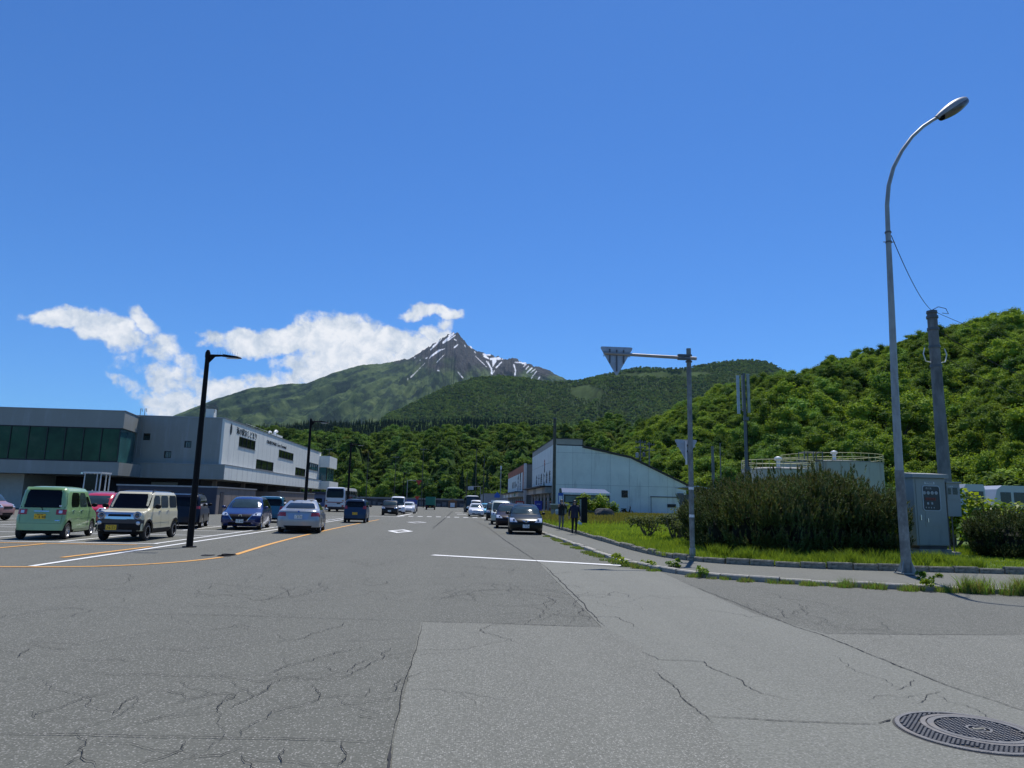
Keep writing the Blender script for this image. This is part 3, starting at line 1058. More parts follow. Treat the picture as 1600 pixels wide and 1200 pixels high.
mm = bpy.data.materials.new('mountain_side')
mm.use_nodes = True
N = NT(mm.node_tree)
pb = N.n('ShaderNodeBsdfPrincipled')
mo = N.n('ShaderNodeOutputMaterial')
N.l(pb.outputs[0], mo.inputs[0])
cdm = N.n('ShaderNodeTexCoord').outputs['Object']
a1_ = N.n('ShaderNodeAttribute', attribute_name='snow').outputs['Fac']
a2_ = N.n('ShaderNodeAttribute', attribute_name='rock').outputs['Fac']
mpm = N.n('ShaderNodeMapping')
mpm.inputs['Scale'].default_value = (0.0085, 0.0034, 0.0060)
mpm.inputs['Rotation'].default_value = (0, 0, 0.25)
N.l(cdm, mpm.inputs[0])
nb = N.noise(mpm.outputs[0], 1.0, 8, 0.66)
nf = N.noise(cdm, 0.022, 8, 0.78)
green = N.ramp(nb, [(0.42, (0.014, 0.032, 0.014)), (0.475, (0.026, 0.052, 0.018)), (0.52, (0.060, 0.098, 0.028)), (0.60, (0.100, 0.142, 0.045))])  # vegetation patches; their stretched dark-light contrast also paints in gully shading
green = N.mixc(0.5, green, N.ramp(nf, [(0.38, (0.30, 0.36, 0.32)), (0.60, (1.0, 1.0, 1.0))]), 'MULTIPLY')
rockc = N.ramp(nf, [(0.38, (0.012, 0.013, 0.014)), (0.52, (0.042, 0.041, 0.041)), (0.66, (0.12, 0.11, 0.10))])
c_ = N.mixc(a2_, green, rockc)
c_ = N.mixc(a1_, c_, (0.83, 0.85, 0.88))
N.l(c_, pb.inputs['Base Color'])
pb.inputs['Roughness'].default_value = 0.95
pb.inputs['Specular IOR Level'].default_value = 0.1
bpn = N.n('ShaderNodeBump')
bpn.inputs['Strength'].default_value = 0.6
bpn.inputs['Distance'].default_value = 30
N.l(nf, bpn.inputs['Height'])
N.l(bpn.outputs[0], pb.inputs['Normal'])

az_m = np.concatenate([np.arange(-40, -22, 0.25), np.arange(-22, -6, 0.07), np.arange(-6, 10, 0.035), np.arange(10, 24.1, 0.3)])
S_MTN = terrain('mountain', az_m, L_MTN, 3300, 7200, 25, mm, ns=330, p=1.32, colfn=mtn_cols, gully=mtn_gully, seed=3, rough=0.34)

M_FLOOR = mat('forest_floor', (0.030, 0.058, 0.012), 1.0, var=0.5, vscale=0.15, spec=0.05)
M_FLOOR2 = mat('forest_floor_far', (0.045, 0.072, 0.022), 1.0, var=0.4, vscale=0.02, spec=0.05)


def mid_gully(A, S, R):
    n = fbm(A / 4.2 + 2, S * 1.3, 41, 4)
    n2 = fbm(A / 1.3, S * 3.5, 47, 4)
    return (0.5 - np.abs(n) * 4) * 110 + n2 * 80


S_MID = terrain('forested_mountain_spur', np.arange(-16, 45.1, 0.22), L_MID, 1500, 2700, 20, M_FLOOR2, ns=150, p=1.15, gully=mid_gully, treeh=9)
S_CON = terrain('conifer_slope', np.arange(-36, 26.1, 0.3), L_CON, 760, 1250, 12, M_FLOOR, ns=70, p=1.0, relief=10, treeh=13, seed=8)


def cen_gully(A, S, R):
    n = fbm(A / 3.4 + 7, S * 1.2, 61, 3)
    n2 = fbm(A / 1.1 + 7, S * 3.0, 67, 3)
    return (0.45 - np.abs(n) * 4.2) * 25 + n2 * 18


S_CEN = terrain('wooded_bluff', np.arange(-50, 28.1, 0.35), L_CEN, [(-50, 330), (-14, 330), (3, 290), (12, 250), (28, 230)], [(-50, 560), (-10, 560), (8, 480), (28, 430)], 1.0, M_FLOOR, ns=70, p=0.92, gully=cen_gully, treeh=9.0)


def rgt_gully(A, S, R):
    # a deep side valley between the lit front spur and the ridge behind it
    line = 21.0 + (S - 0.30) * 9.0
    d = (A - line)
    v1 = -21.0 * np.exp(-(d / 1.5) ** 2) * np.clip((S - 0.12) * 3.2, 0, 1)
    r1 = 6.5 * np.exp(-((A - (23.6 + (S - 0.2) * 12)) / 2.3) ** 2)
    v2 = -8.5 * np.exp(-((A - (35.6 + (S - 0.3) * -5)) / 1.6) ** 2)
    n = fbm(A / 2.6 + 1, S * 1.6, 81, 3)
    return v1 + r1 + v2 + (0.4 - np.abs(n) * 4) * 5.0 + fbm(A / 0.9, S * 5, 85, 3) * 5.5


S_RGT = terrain('wooded_hillside', np.arange(9.4, 56.1, 0.3), L_RGT, [(9.4, 215), (14, 168), (18, 140), (26, 118), (40, 100), (56, 90)], [(9.4, 330), (14, 330), (20, 300), (28, 275), (40, 250), (56, 240)], 0.4, M_FLOOR, ns=70, p=0.98, gully=rgt_gully, treeh=6.5)

# ---- the air: one even, very thin volume round the whole scene
hb = MB().box(-12400, 12400, -3400, 12400, -1.6, 1850)
hm_ = bpy.data.materials.new('thin_air')
hm_.use_nodes = True
N = NT(hm_.node_tree)
pv = N.n('ShaderNodeVolumePrincipled')
pv.inputs['Color'].default_value = (0.45, 0.72, 1.0, 1)
pv.inputs['Density'].default_value = 0.000016
pv.inputs['Anisotropy'].default_value = 0.1
mo_h = N.n('ShaderNodeOutputMaterial')
N.l(pv.outputs[0], mo_h.inputs['Volume'])
hz = hb.build('haze', hm_)
tag(hz, label='thin blue summer haze between the harbour and the mountain', kind='stuff')

# ================================================================ TREES
M_LEAF = foliage('broadleaf_foliage', (0.026, 0.062, 0.012), (0.200, 0.305, 0.044), 0.25, 0.30, dry=(0.22, 0.18, 0.06))
M_LEAFN = foliage('near_broadleaf_foliage', (0.032, 0.074, 0.012), (0.290, 0.410, 0.050), 0.28, 0.30)
M_LEAFD = foliage('distant_broadleaf_foliage', (0.050, 0.100, 0.024), (0.220, 0.320, 0.075), 0.25, 0.3, dry=(0.13, 0.12, 0.06))
M_CON = foliage('conifer_needles', (0.016, 0.034, 0.014), (0.048, 0.082, 0.030), 0.12, 0.5)
M_PINE = foliage('dwarf_pine_needles', (0.022, 0.044, 0.013), (0.120, 0.165, 0.045), 0.2, 0.9)
M_PINEB = foliage('pine_shoot_tips', (0.075, 0.085, 0.030), (0.17, 0.155, 0.06), 0.15, 0.9)
M_SHRUB = foliage('bright_shrub_leaves', (0.08, 0.15, 0.015), (0.26, 0.34, 0.03), 0.45, 1.2, rough=0.4)
M_SHRUB2 = foliage('dull_shrub_leaves', (0.06, 0.085, 0.03), (0.14, 0.17, 0.05), 0.3, 1.2)
M_GRASS = foliage('grass_blades', (0.075, 0.135, 0.018), (0.27, 0.38, 0.055), 0.42, 0.9)
M_GRASSD = foliage('dry_grass_blades', (0.11, 0.12, 0.025), (0.30, 0.26, 0.085), 0.4, 0.5)


def rnd_unit(rng, n):
    v = rng.normal(size=(n, 3))
    return v / np.linalg.norm(v, axis=1)[:, None]


def leaf_quads(P, Nn, size, rng, aspect=0.75, jit=0.8):
    """n little leaf-clump faces at P facing roughly Nn"""
    n = len(P)
    d = Nn + rng.normal(size=(n, 3)) * jit
    d /= np.linalg.norm(d, axis=1)[:, None]
    r = rng.normal(size=(n, 3))
    t = np.cross(d, r); t /= np.linalg.norm(t, axis=1)[:, None]
    b_ = np.cross(d, t)
    s = size * rng.uniform(0.6, 1.4, n)[:, None]
    t = t * s; b_ = b_ * s * aspect
    V = np.stack([P - t * 0.5, P - b_ * 0.45 + t * 0.05, P + t * 0.55, P + b_ * 0.5], 1).reshape(-1, 3)
    F = np.arange(4 * n).reshape(n, 4)
    return V, F


def np_mesh(name, parts, mats):
    """parts: list of (V, F, material index)"""
    Vs, Fs, Mi = [], [], []
    o = 0
    for V, F, k in parts:
        Vs.append(V)
        Fs += (F + o).tolist()
        Mi += [k] * len(F)
        o += len(V)
    me = bpy.data.meshes.new(name)
    me.from_pydata(np.concatenate(Vs).tolist(), [], Fs)
    for m in mats:
        me.materials.append(m)
    me.polygons.foreach_set('material_index', Mi)
    me.update()
    return me


def ico(sub=1):
    bm = bmesh.new()
    bmesh.ops.create_icosphere(bm, subdivisions=sub, radius=1)
    V = np.array([v.co[:] for v in bm.verts])
    F = np.array([[v.index for v in f.verts] for f in bm.faces])
    bm.free()
    return V, F


IV, IF = ico(1)


def crown_mesh(name, seed, R, H, base, nleaf, leaf, m, lobes=16, spread=1.0):
    """broadleaf crown: many lobes of leaf clumps round dark inner masses"""
    rng = np.random.default_rng(seed)
    parts = []
    cs = []
    for i in range(lobes):
        a = rng.uniform(0, 2 * math.pi)
        e = rng.uniform(-0.25, 1.0)
        k = rng.uniform(0.35, 0.98)
        c = np.array([math.cos(a) * math.cos(e * 1.4) * R * k * spread, math.sin(a) * math.cos(e * 1.4) * R * k * spread, base + H * (0.42 + 0.42 * math.sin(e * 1.4) * rng.uniform(0.55, 1.25))])
        r = R * rng.uniform(0.20, 0.38)
        cs.append((c, r))
    cs.append((np.array([0, 0, base + H * 0.5]), R * 0.55))
    w = np.array([r * r for _, r in cs])
    w = w / w.sum()
    for (c, r), wi in zip(cs, w):
        parts.append((IV * np.array([r, r, r * 0.85]) * 0.66 * (1 + rng.uniform(-.2, .2, (len(IV), 1))) + c, IF, 0))
        n = int(nleaf * wi)
        d = rnd_unit(rng, n)
        d[:, 2] = np.where(d[:, 2] < -0.35, -d[:, 2] * 0.6, d[:, 2])
        P = c + d * np.array([r, r, r * 0.8]) * (0.62 + 0.75 * rng.uniform(0, 1, (n, 1)) ** 1.6)
        V, F = leaf_quads(P, d * 0.6 + np.array([0, 0, 0.5]), leaf, rng)
        parts.append((V, F, 0))
    return np_mesh(name, parts, [m])


def trunk_mesh(name, seed, h, r, spread):
    rnd = random.Random(seed)
    mb = MB()
    top = (rnd.uniform(-.3, .3), rnd.uniform(-.3, .3), h)
    mb.tube([(0, 0, -0.6), (0.05, 0.02, h * 0.4), top], [r, r * 0.75, r * 0.4], 7)
    for k in range(4):
        a = k * 1.57 + rnd.uniform(-.5, .5)
        z = h * rnd.uniform(0.35, 0.7)
        mb.tube([(0, 0, z), (math.cos(a) * spread * 0.5, math.sin(a) * spread * 0.5, z + h * 0.25), (math.cos(a) * spread, math.sin(a) * spread, z + h * 0.42)], [r * 0.4, r * 0.25, r * 0.1], 5)
    return mb.mesh(name, M_BARK)


def conifer_mesh(name, seed, R, H, n, m):
    rng = np.random.default_rng(seed)
    parts = []
    # narrow dark core
    k = 7
    ang = np.arange(k) / k * 2 * math.pi
    V = [[0, 0, H]] + [[math.cos(a) * R * 0.6, math.sin(a) * R * 0.6, H * 0.1] for a in ang]
    parts.append((np.array(V), np.array([[0, 1 + i, 1 + (i + 1) % k] for i in range(k)]), 0))
    t = rng.uniform(0, 1, n) ** 0.75
    z = H * (1 - t * 0.95)
    tier = 0.75 + 0.35 * np.abs(((z / H * 9) % 1) - 0.5) * 2
    rr = R * t * tier * rng.uniform(0.6, 1.08, n)
    a = rng.uniform(0, 2 * math.pi, n)
    P = np.stack([np.cos(a) * rr, np.sin(a) * rr, z], 1)
    d = np.stack([np.cos(a), np.sin(a), np.full(n, 0.5)], 1)
    V, F = leaf_quads(P, d, R * 0.55, rng, 0.4, 0.45)
    parts.append((V, F, 0))
    return np_mesh(name, parts, [m])


# prototypes: full trees with trunk for the near hillside, cheap crowns for the far woods
CROWNS = [crown_mesh('crown', 100 + i, 3.5 + 0.3 * (i % 3), 6.0 + 0.7 * (i % 2), 1.2, 4200, 0.30, M_LEAFN, lobes=20 + 2 * i) for i in range(5)]
TRUNKS = [trunk_mesh('trunk', 200 + i, 5.0, 0.22, 2.2) for i in range(3)]

rngT = np.random.default_rng(5)


def plant(sample, n, a0, a1, s0, s1, seed, wfun=None, jitter=True):
    """random spots on a slope, evenly by area"""
    rng = np.random.default_rng(seed)
    a = rng.uniform(a0, a1, n * 4)
    s = rng.uniform(s0, s1, n * 4)
    R = sample.R(a, s)
    keep = rng.uniform(0, R.max(), n * 4) < R
    if wfun is not None:
        keep &= rng.uniform(0, 1, n * 4) < wfun(a, s)
    a, s = a[keep][:n], s[keep][:n]
    return sample(a, s), a, s


def relax(P, dmin, cap=4000):
    """drop spots that crowd one another"""
    keep = []
    cell = {}
    for i, p in enumerate(P):
        k = (int(p[0] // dmin), int(p[1] // dmin))
        ok = True
        for dx in (-1, 0, 1):
            for dy in (-1, 0, 1):
                for j in cell.get((k[0] + dx, k[1] + dy), ()):
                    if (P[j][0] - p[0]) ** 2 + (P[j][1] - p[1]) ** 2 < dmin * dmin:
                        ok = False
                        break
                if not ok: break
            if not ok: break
        if ok:
            keep.append(i)
            cell.setdefault(k, []).append(i)
    return np.array(keep)


# ---- the near hillside
P, A_, S_ = plant(S_RGT, 9000, 10.2, 50, -0.02, 1.12, 21)
k_ = relax(P, 3.1)
P, A_, S_ = P[k_], A_[k_], S_[k_]
D_ = np.hypot(P[:, 0], P[:, 1])
vis = (A_ < 41.5) & (S_ < 1.03)
order = np.argsort(np.where(vis, D_, 1e9))
near_idx = order[:285]
rest_idx = np.array([i for i in range(len(P)) if i not in set(near_idx.tolist())])


def where(a, s):
    if s > 0.9: h = 'on the skyline of the hill'
    elif s > 0.45: h = 'high on the hillside'
    elif s > 0.2: h = 'on the middle of the hillside'
    else: h = 'at the foot of the hillside'
    if a < 17: p = 'beyond the white gabled building'
    elif a < 20.5: p = 'between the gabled building and the antenna mast'
    elif a < 25: p = 'around the antenna mast'
    elif a < 32.4: p = 'above the storage tanks'
    elif a < 35.4: p = 'between the tall street lamp and the concrete pole'
    else: p = 'right of the concrete pole'
    return h, p


first = None
crown_src = []
seen_lab = {}
for n_, i in enumerate(near_idx):
    kx = n_ % 5
    sc = rngT.choice([rngT.uniform(0.5, 0.85), rngT.uniform(0.8, 1.2)], p=[0.7, 0.3]) * (0.85 + 0.25 * float(vnoise(P[i, 0] / 30, P[i, 1] / 30, 3)))
    size = 'small' if sc < 0.6 else ('large' if sc > 0.9 else 'rounded')
    h, p = where(A_[i], S_[i])
    t = thing('hillside_tree', '%s green broadleaf tree %s %s' % (size, h, p) if len(('%s %s' % (h, p)).split()) < 11 else '%s green tree %s %s' % (size, h.replace('on the middle of', 'halfway up').replace('at the foot of', 'at foot of'), p.replace('the ', '')), 'tree', tuple(P[i] - np.array([0, 0, 0.7])), rngT.uniform(0, 6.28), 'broadleaf trees on the near hillside')
    t.scale = (sc, sc, sc * rngT.uniform(0.9, 1.12))
    c = instobj('crown', CROWNS[kx], t)
    instobj('trunk', TRUNKS[n_ % 3], t)
    if n_ < 5:
        crown_src.append(c)


def gn_scatter(name, P, rz, sc, kind_idx, sources, label, zs=None):
    """woods too many to count: one object, instances of existing crown meshes on points"""
    me = bpy.data.meshes.new(name)
    me.from_pydata(np.asarray(P).tolist(), [], [])
    for nm, typ, val in (('rz', 'FLOAT', rz), ('sc', 'FLOAT', sc), ('kx', 'INT', kind_idx)):
        a = me.attributes.new(nm, typ, 'POINT')
        a.data.foreach_set('value', np.asarray(val, dtype=np.float32 if typ == 'FLOAT' else np.int32))
    o = bpy.data.objects.new(name, me)
    COL.objects.link(o)
    ng = bpy.data.node_groups.new(name, 'GeometryNodeTree')
    ng.interface.new_socket('Geometry', in_out='INPUT', socket_type='NodeSocketGeometry')
    ng.interface.new_socket('Geometry', in_out='OUTPUT', socket_type='NodeSocketGeometry')
    nd = ng.nodes
    gi, go = nd.new('NodeGroupInput'), nd.new('NodeGroupOutput')
    j = nd.new('GeometryNodeJoinGeometry')
    ng.links.new(j.outputs[0], go.inputs[0])

    def attr(nm, typ):
        x = nd.new('GeometryNodeInputNamedAttribute')
        x.data_type = typ
        x.inputs[0].default_value = nm
        return x.outputs[0]
    ra, sa, ka = attr('rz', 'FLOAT'), attr('sc', 'FLOAT'), attr('kx', 'INT')
    comb = nd.new('ShaderNodeCombineXYZ')
    ng.links.new(ra, comb.inputs[2])
    for i, src in enumerate(sources):
        oi = nd.new('GeometryNodeObjectInfo')
        oi.transform_space = 'ORIGINAL'
        oi.inputs[0].default_value = src
        cp = nd.new('FunctionNodeCompare')
        cp.data_type = 'INT'
        cp.operation = 'EQUAL'
        ins = [s for s in cp.inputs if s.type == 'INT']
        ng.links.new(ka, ins[0])
        ins[1].default_value = i
        ip = nd.new('GeometryNodeInstanceOnPoints')
        ng.links.new(gi.outputs[0], ip.inputs['Points'])
        ng.links.new(cp.outputs[0], ip.inputs['Selection'])
        ng.links.new(oi.outputs['Geometry'], ip.inputs['Instance'])
        ng.links.new(comb.outputs[0], ip.inputs['Rotation'])
        ng.links.new(sa, ip.inputs['Scale'])
        ng.links.new(ip.outputs[0], j.inputs[0])
    mod = o.modifiers.new('scatter', 'NODES')
    mod.node_group = ng
    return tag(o, label=label, kind='stuff')


def scat(name, P, sources, label, seed, s0=0.75, s1=1.15, clump=None):
    rng = np.random.default_rng(seed)
    n = len(P)
    sc = rng.uniform(s0, s1, n)
    if clump:
        sc *= 0.8 + 0.45 * vnoise(P[:, 0] / clump, P[:, 1] / clump, seed)
    return gn_scatter(name, P, rng.uniform(0, 6.28, n), sc, rng.integers(0, len(sources), n), sources, label)


scat('hillside_woods', P[rest_idx] - np.array([0, 0, 0.7]), crown_src, 'broadleaf wood covering the rest of the near hillside', 31, 0.6, 1.05, 30)
# undergrowth that closes the gaps between the trees
Pu, Au, Su = plant(S_RGT, 3800, 10.0, 50, -0.05, 1.02, 22)

# ---- prototypes for the far woods: real trees standing at the foot of the bluff
FAR_CROWNS = [crown_mesh('crown', 300 + i, 4.4, 7.6, 0.6, 1500, 0.62, M_LEAF, lobes=15 + i) for i in range(4)]
DIST_CROWNS = [crown_mesh('crown', 320 + i, 5.0, 7.0, 0.2, 170, 1.7, M_LEAFD, lobes=6 + i) for i in range(3)]
CONIFERS = [conifer_mesh('crown', 340 + i, 2.3, 13.5, 230, M_CON) for i in range(3)]
far_src, dist_src, con_src = [], [], []
pf, af, sf = plant(S_CEN, 40, -14, 8, 0.0, 0.05, 71)
for i in range(10):
    kind = 'conifer' if i >= 7 else 'tree'
    me = CONIFERS[i - 7] if i >= 7 else (FAR_CROWNS[i] if i < 4 else DIST_CROWNS[i - 4])
    spots = [(-13.0, 'left of the blue car park sign pole row'), ]
    lab = ['broad green tree at the foot of the bluff beyond the white bus', 'round green tree at the bluff foot above the dark kei car', 'green tree at the bluff foot left of the parked black off-roader',
           'dark rounded tree at the bluff foot above the black off-roader', 'pale green tree at the bluff foot above the small blue van', 'small green tree at the bluff foot above the green truck',
           'rounded tree at the bluff foot left of the brown hut', 'dark conifer at the bluff foot right of the brown hut', 'dark conifer at the bluff foot above the white roofed bus', 'dark conifer at the bluff foot left of the grey warehouse'][i]
    azs = [-10.5, -8.6, -6.4, -5.2, -3.9, -2.3, -1.0, 0.2, 1.2, 2.2][i]
    pp = S_CEN(np.array([azs]), np.array([0.03]))[0]
    t = thing('bluff_tree' if kind == 'tree' else 'conifer_tree', lab, kind, tuple(pp), rngT.uniform(0, 6), 'trees at the foot of the far bluff')
    c = instobj('crown', me, t)
    instobj('trunk', TRUNKS[i % 3], t)
    (con_src if i >= 7 else (far_src if i < 4 else dist_src)).append(c)

Pc, Ac, Sc_ = plant(S_CEN, 16000, -48, 27, -0.02, 1.10, 41)
kk = relax(Pc, 4.7)
scat('bluff_woods', Pc[kk] - np.array([0, 0, 0.8]), far_src, 'dense green broadleaf wood covering the bluff behind the car park', 42, 0.5, 1.02, 45)
Pk, Ak, Sk = plant(S_CON, 26000, -35, 25, 0.0, 1.06, 43)
kk = relax(Pk, 3.7)
Pk, Sk, Ak = Pk[kk], Sk[kk], Ak[kk]
isdec = vnoise(Pk[:, 0] / 90, Pk[:, 1] / 60, 91) + 0.55 * (0.62 - Sk) > 0.62
scat('conifer_plantation', Pk[~isdec] - np.array([0, 0, 0.5]), con_src, 'dark belt of conifers along the foot of the mountain', 44, 0.42, 0.92, 60)
scat('mixed_woods', Pk[isdec] - np.array([0, 0, 0.5]), dist_src, 'green broadleaf trees scattered among the conifers', 45, 0.7, 1.1, 60)
Pm, Am, Sm = plant(S_MID, 62000, -15.5, 30, 0.0, 1.03, 46)
em = np.degrees(np.arctan2(Pm[:, 2] - EYE, np.hypot(Pm[:, 0], Pm[:, 1])))
# grassy clearings seen on the spur
clear = (np.hypot((Am - 10.0) / 1.5, (em - 8.9) / 0.55) < 1 + fbm(Am, em * 2, 3, 3)) | (np.hypot((Am - 16.5) / 4.0, (em - 10.35) / 0.22) < 1 + fbm(Am, em * 2, 5, 3))
Pm, Am, Sm = Pm[~clear], Am[~clear], Sm[~clear]
kk = relax(Pm, 6.0)
Pm, Sm = Pm[kk], Sm[kk]
cn = vnoise(Pm[:, 0] / 260, Pm[:, 1] / 260, 93) * 0.45 + vnoise(Pm[:, 0] / 60, Pm[:, 1] / 60, 97) * 0.35 + rngT.uniform(0, 1, len(Pm)) * 0.45 - (Sm - 0.5) * 0.40
dk = cn > 0.80
scat('spur_conifers', Pm[dk] - np.array([0, 0, 0.5]), con_src, 'dark conifers mixed through the wood on the spur', 47, 0.55, 0.95)
scat('spur_woods', Pm[~dk] - np.array([0, 0, 0.5]), dist_src, 'mixed wood covering the spur below the mountain', 48, 0.75, 1.45, 120)
# lower slopes of the mountain
Pn, An, Sn = plant(S_MTN, 30000, -27, 2, 0.0, 0.30, 49, wfun=lambda a, s: np.clip(1.15 - s * 4.2 + fbm(a * 0.8, s * 9, 99, 3) * 1.6, 0, 1))
kk = relax(Pn, 8)
Pn = Pn[kk]
dk = rngT.uniform(0, 1, len(Pn)) < 0.35
scat('mountain_foot_conifers', Pn[dk], con_src, 'conifers on the lowest slopes of the mountain', 50, 0.8, 1.2)
scat('mountain_foot_woods', Pn[~dk], dist_src, 'scrubby wood on the lowest slopes of the mountain', 51, 0.6, 1.1)


# ---- dwarf pine hedge
def pine_bush_mesh(seed, R, H, n):
    rng = np.random.default_rng(seed)
    parts = []
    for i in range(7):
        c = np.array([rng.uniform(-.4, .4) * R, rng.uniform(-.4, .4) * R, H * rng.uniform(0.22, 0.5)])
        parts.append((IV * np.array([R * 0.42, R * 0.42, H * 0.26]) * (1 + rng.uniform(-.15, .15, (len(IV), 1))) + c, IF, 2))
    u = rnd_unit(rng, n)
    u[:, 2] = np.abs(u[:, 2]) ** 0.8 * np.sign(u[:, 2] + 0.25)
    dep = rng.uniform(0.55, 1.0, n) ** 0.5
    lump = 1 + 0.28 * fbm(u[:, 0] * 2.5 + seed, u[:, 1] * 2.5, seed, 3) * 2
    base = np.stack([u[:, 0] * R, u[:, 1] * R, H * 0.45 + u[:, 2] * H * 0.47], 1) * np.stack([dep * lump, dep * lump, np.where(u[:, 2] > 0, dep * lump, dep)], 1)
    base[:, 2] = np.clip(base[:, 2], 0.12, None)
    L = rng.uniform(0.17, 0.36, n) * (1 + 1.0 * (rng.uniform(0, 1, n) > 0.88))
    up = np.stack([u[:, 0] * 0.35, u[:, 1] * 0.35, np.ones(n)], 1) + rng.normal(size=(n, 3)) * 0.22
    up /= np.linalg.norm(up, axis=1)[:, None]
    # needles in whorls along each shoot
    K = 15
    tt = np.tile(np.linspace(0.0, 0.95, K), (n, 1)) + rng.uniform(-.04, .04, (n, K))
    ang = rng.uniform(0, 6.28, (n, K))
    e1 = np.cross(up, np.tile([0.31, 0.95, 0.1], (n, 1))); e1 /= np.linalg.norm(e1, axis=1)[:, None]
    e2 = np.cross(up, e1)
    out = e1[:, None, :] * np.cos(ang)[..., None] + e2[:, None, :] * np.sin(ang)[..., None]
    root = base[:, None, :] + up[:, None, :] * (tt * L[:, None])[..., None]
    tip = root + out * (0.074 * (1.25 - tt * 0.75))[..., None] + up[:, None, :] * 0.07
    side = np.cross(out, up[:, None, :]) * 0.020
    V = np.stack([root - side, root + side, tip], 2).reshape(-1, 3)
    F = np.arange(len(V)).reshape(-1, 3)
    tipk = (tt > 0.8).reshape(-1)
    parts.append((V, F[~tipk], 0))
    V2 = V
    parts.append((V2[F[tipk].reshape(-1)], np.arange(tipk.sum() * 3).reshape(-1, 3), 1))
    # bud candle
    e = e1 * 0.008
    f = e2 * 0.008
    t0 = base + up * (L * 0.75)[:, None]
    t1 = base + up * (L + 0.035)[:, None]
    Vc = np.stack([t0 - e, t0 + e, t1, t0 - f, t0 + f, t1], 1).reshape(-1, 3)
    parts.append((Vc, np.arange(len(Vc)).reshape(-1, 3), 1))
    return parts


def branches(mb, rnd, n, R, H, r=0.02, z0=0.0):
    for i in range(n):
        a = rnd.uniform(0, 6.28)
        k = rnd.uniform(0.4, 0.95)
        mb.tube([(rnd.uniform(-.1, .1), rnd.uniform(-.1, .1), z0), (math.cos(a) * R * k * 0.5, math.sin(a) * R * k * 0.5, H * 0.3), (math.cos(a) * R * k * 0.85, math.sin(a) * R * k * 0.85, H * rnd.uniform(0.5, 0.85))], [r, r * 0.7, r * 0.3], 5, cap=False)


PB_M = []
for i in range(4):
    pr = pine_bush_mesh(500 + i, 1.25, 2.05, 1250)
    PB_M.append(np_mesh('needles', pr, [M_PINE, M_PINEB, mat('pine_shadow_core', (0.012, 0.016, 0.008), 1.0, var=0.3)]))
STEM_M = []
for i in range(2):
    mb = MB(); branches(mb, random.Random(i), 16, 1.15, 2.0, 0.03)
    STEM_M.append(mb.mesh('stems', M_TWIG))
rr = random.Random(77)
pines = []
hedge = [(8.35, 22.0, .80), (8.85, 21.0, .88), (9.3, 21.8, 1.0), (9.75, 20.7, .88), (10.3, 21.7, .98), (10.75, 20.7, .92), (11.3, 21.6, 1.06), (11.7, 20.6, .9), (11.95, 21.5, 1.0), (12.1, 20.4, .82),
         (8.9, 23.2, .9), (10.0, 23.4, 1.0), (11.3, 23.3, 1.12), (12.3, 23.3, .95), (12.75, 22.5, .62), (8.7, 24.6, .8)]
names = ['small dwarf pine bush at the left end of the roadside hedge', 'dwarf pine bush second from the left at the front of the hedge', 'tall dwarf pine bush behind the left front of the hedge', 'dense dwarf pine bush in the left middle of the hedge front',
         'high dwarf pine bush in the middle of the hedge', 'dwarf pine bush at the middle front of the hedge with bare twigs below', 'tallest dwarf pine bush standing in front of the larger tank', 'dwarf pine bush at the right front of the hedge',
         'dwarf pine bush behind the right front of the hedge', 'dwarf pine bush nearest the tall street lamp pole', 'dwarf pine bush in the back row at the left', 'dwarf pine bush in the back row left of the middle',
         'dwarf pine bush in the back row before the larger tank', 'dwarf pine bush in the back row behind the lamp pole', 'low dwarf pine bush between lamp pole and cabinet', 'low dwarf pine bush at the far back left of the hedge']
for i, ((x, y, s), lab) in enumerate(zip(hedge, names)):
    t = thing('dwarf_pine_bush', lab, 'bush', (x, y, 0.12), rr.uniform(0, 6.28), 'dwarf pine bushes of the roadside hedge')
    t.scale = (s * 1.02, s * 1.02, s * rr.uniform(1.08, 1.22))
    instobj('needles', PB_M[i % 4], t)
    instobj('stems', STEM_M[i % 2], t)


# ---- leafy shrubs right of the cabinet
def shrub_mesh(seed, R, H, n, leaf, m, lobes=7):
    rng = np.random.default_rng(seed)
    parts = []
    for i in range(lobes):
        c = np.array([rng.uniform(-.5, .5) * R, rng.uniform(-.5, .5) * R, H * rng.uniform(0.3, 0.75)])
        r = R * rng.uniform(0.35, 0.5)
        k = n // lobes
        d = rnd_unit(rng, k)
        d[:, 2] = np.where(d[:, 2] < -0.4, -d[:, 2], d[:, 2])
        P_ = c + d * np.array([r, r, r * 0.8 * H / R * 0.75]) * rng.uniform(0.55, 1.15, (k, 1))
        P_[:, 2] = np.clip(P_[:, 2], 0.05, None)
        V, F = leaf_quads(P_, d * 0.6 + np.array([0, 0, 0.8]), leaf, rng, 0.8, 0.5)
        parts.append((V, F, 0))
    return np_mesh('leaves', parts, [m])


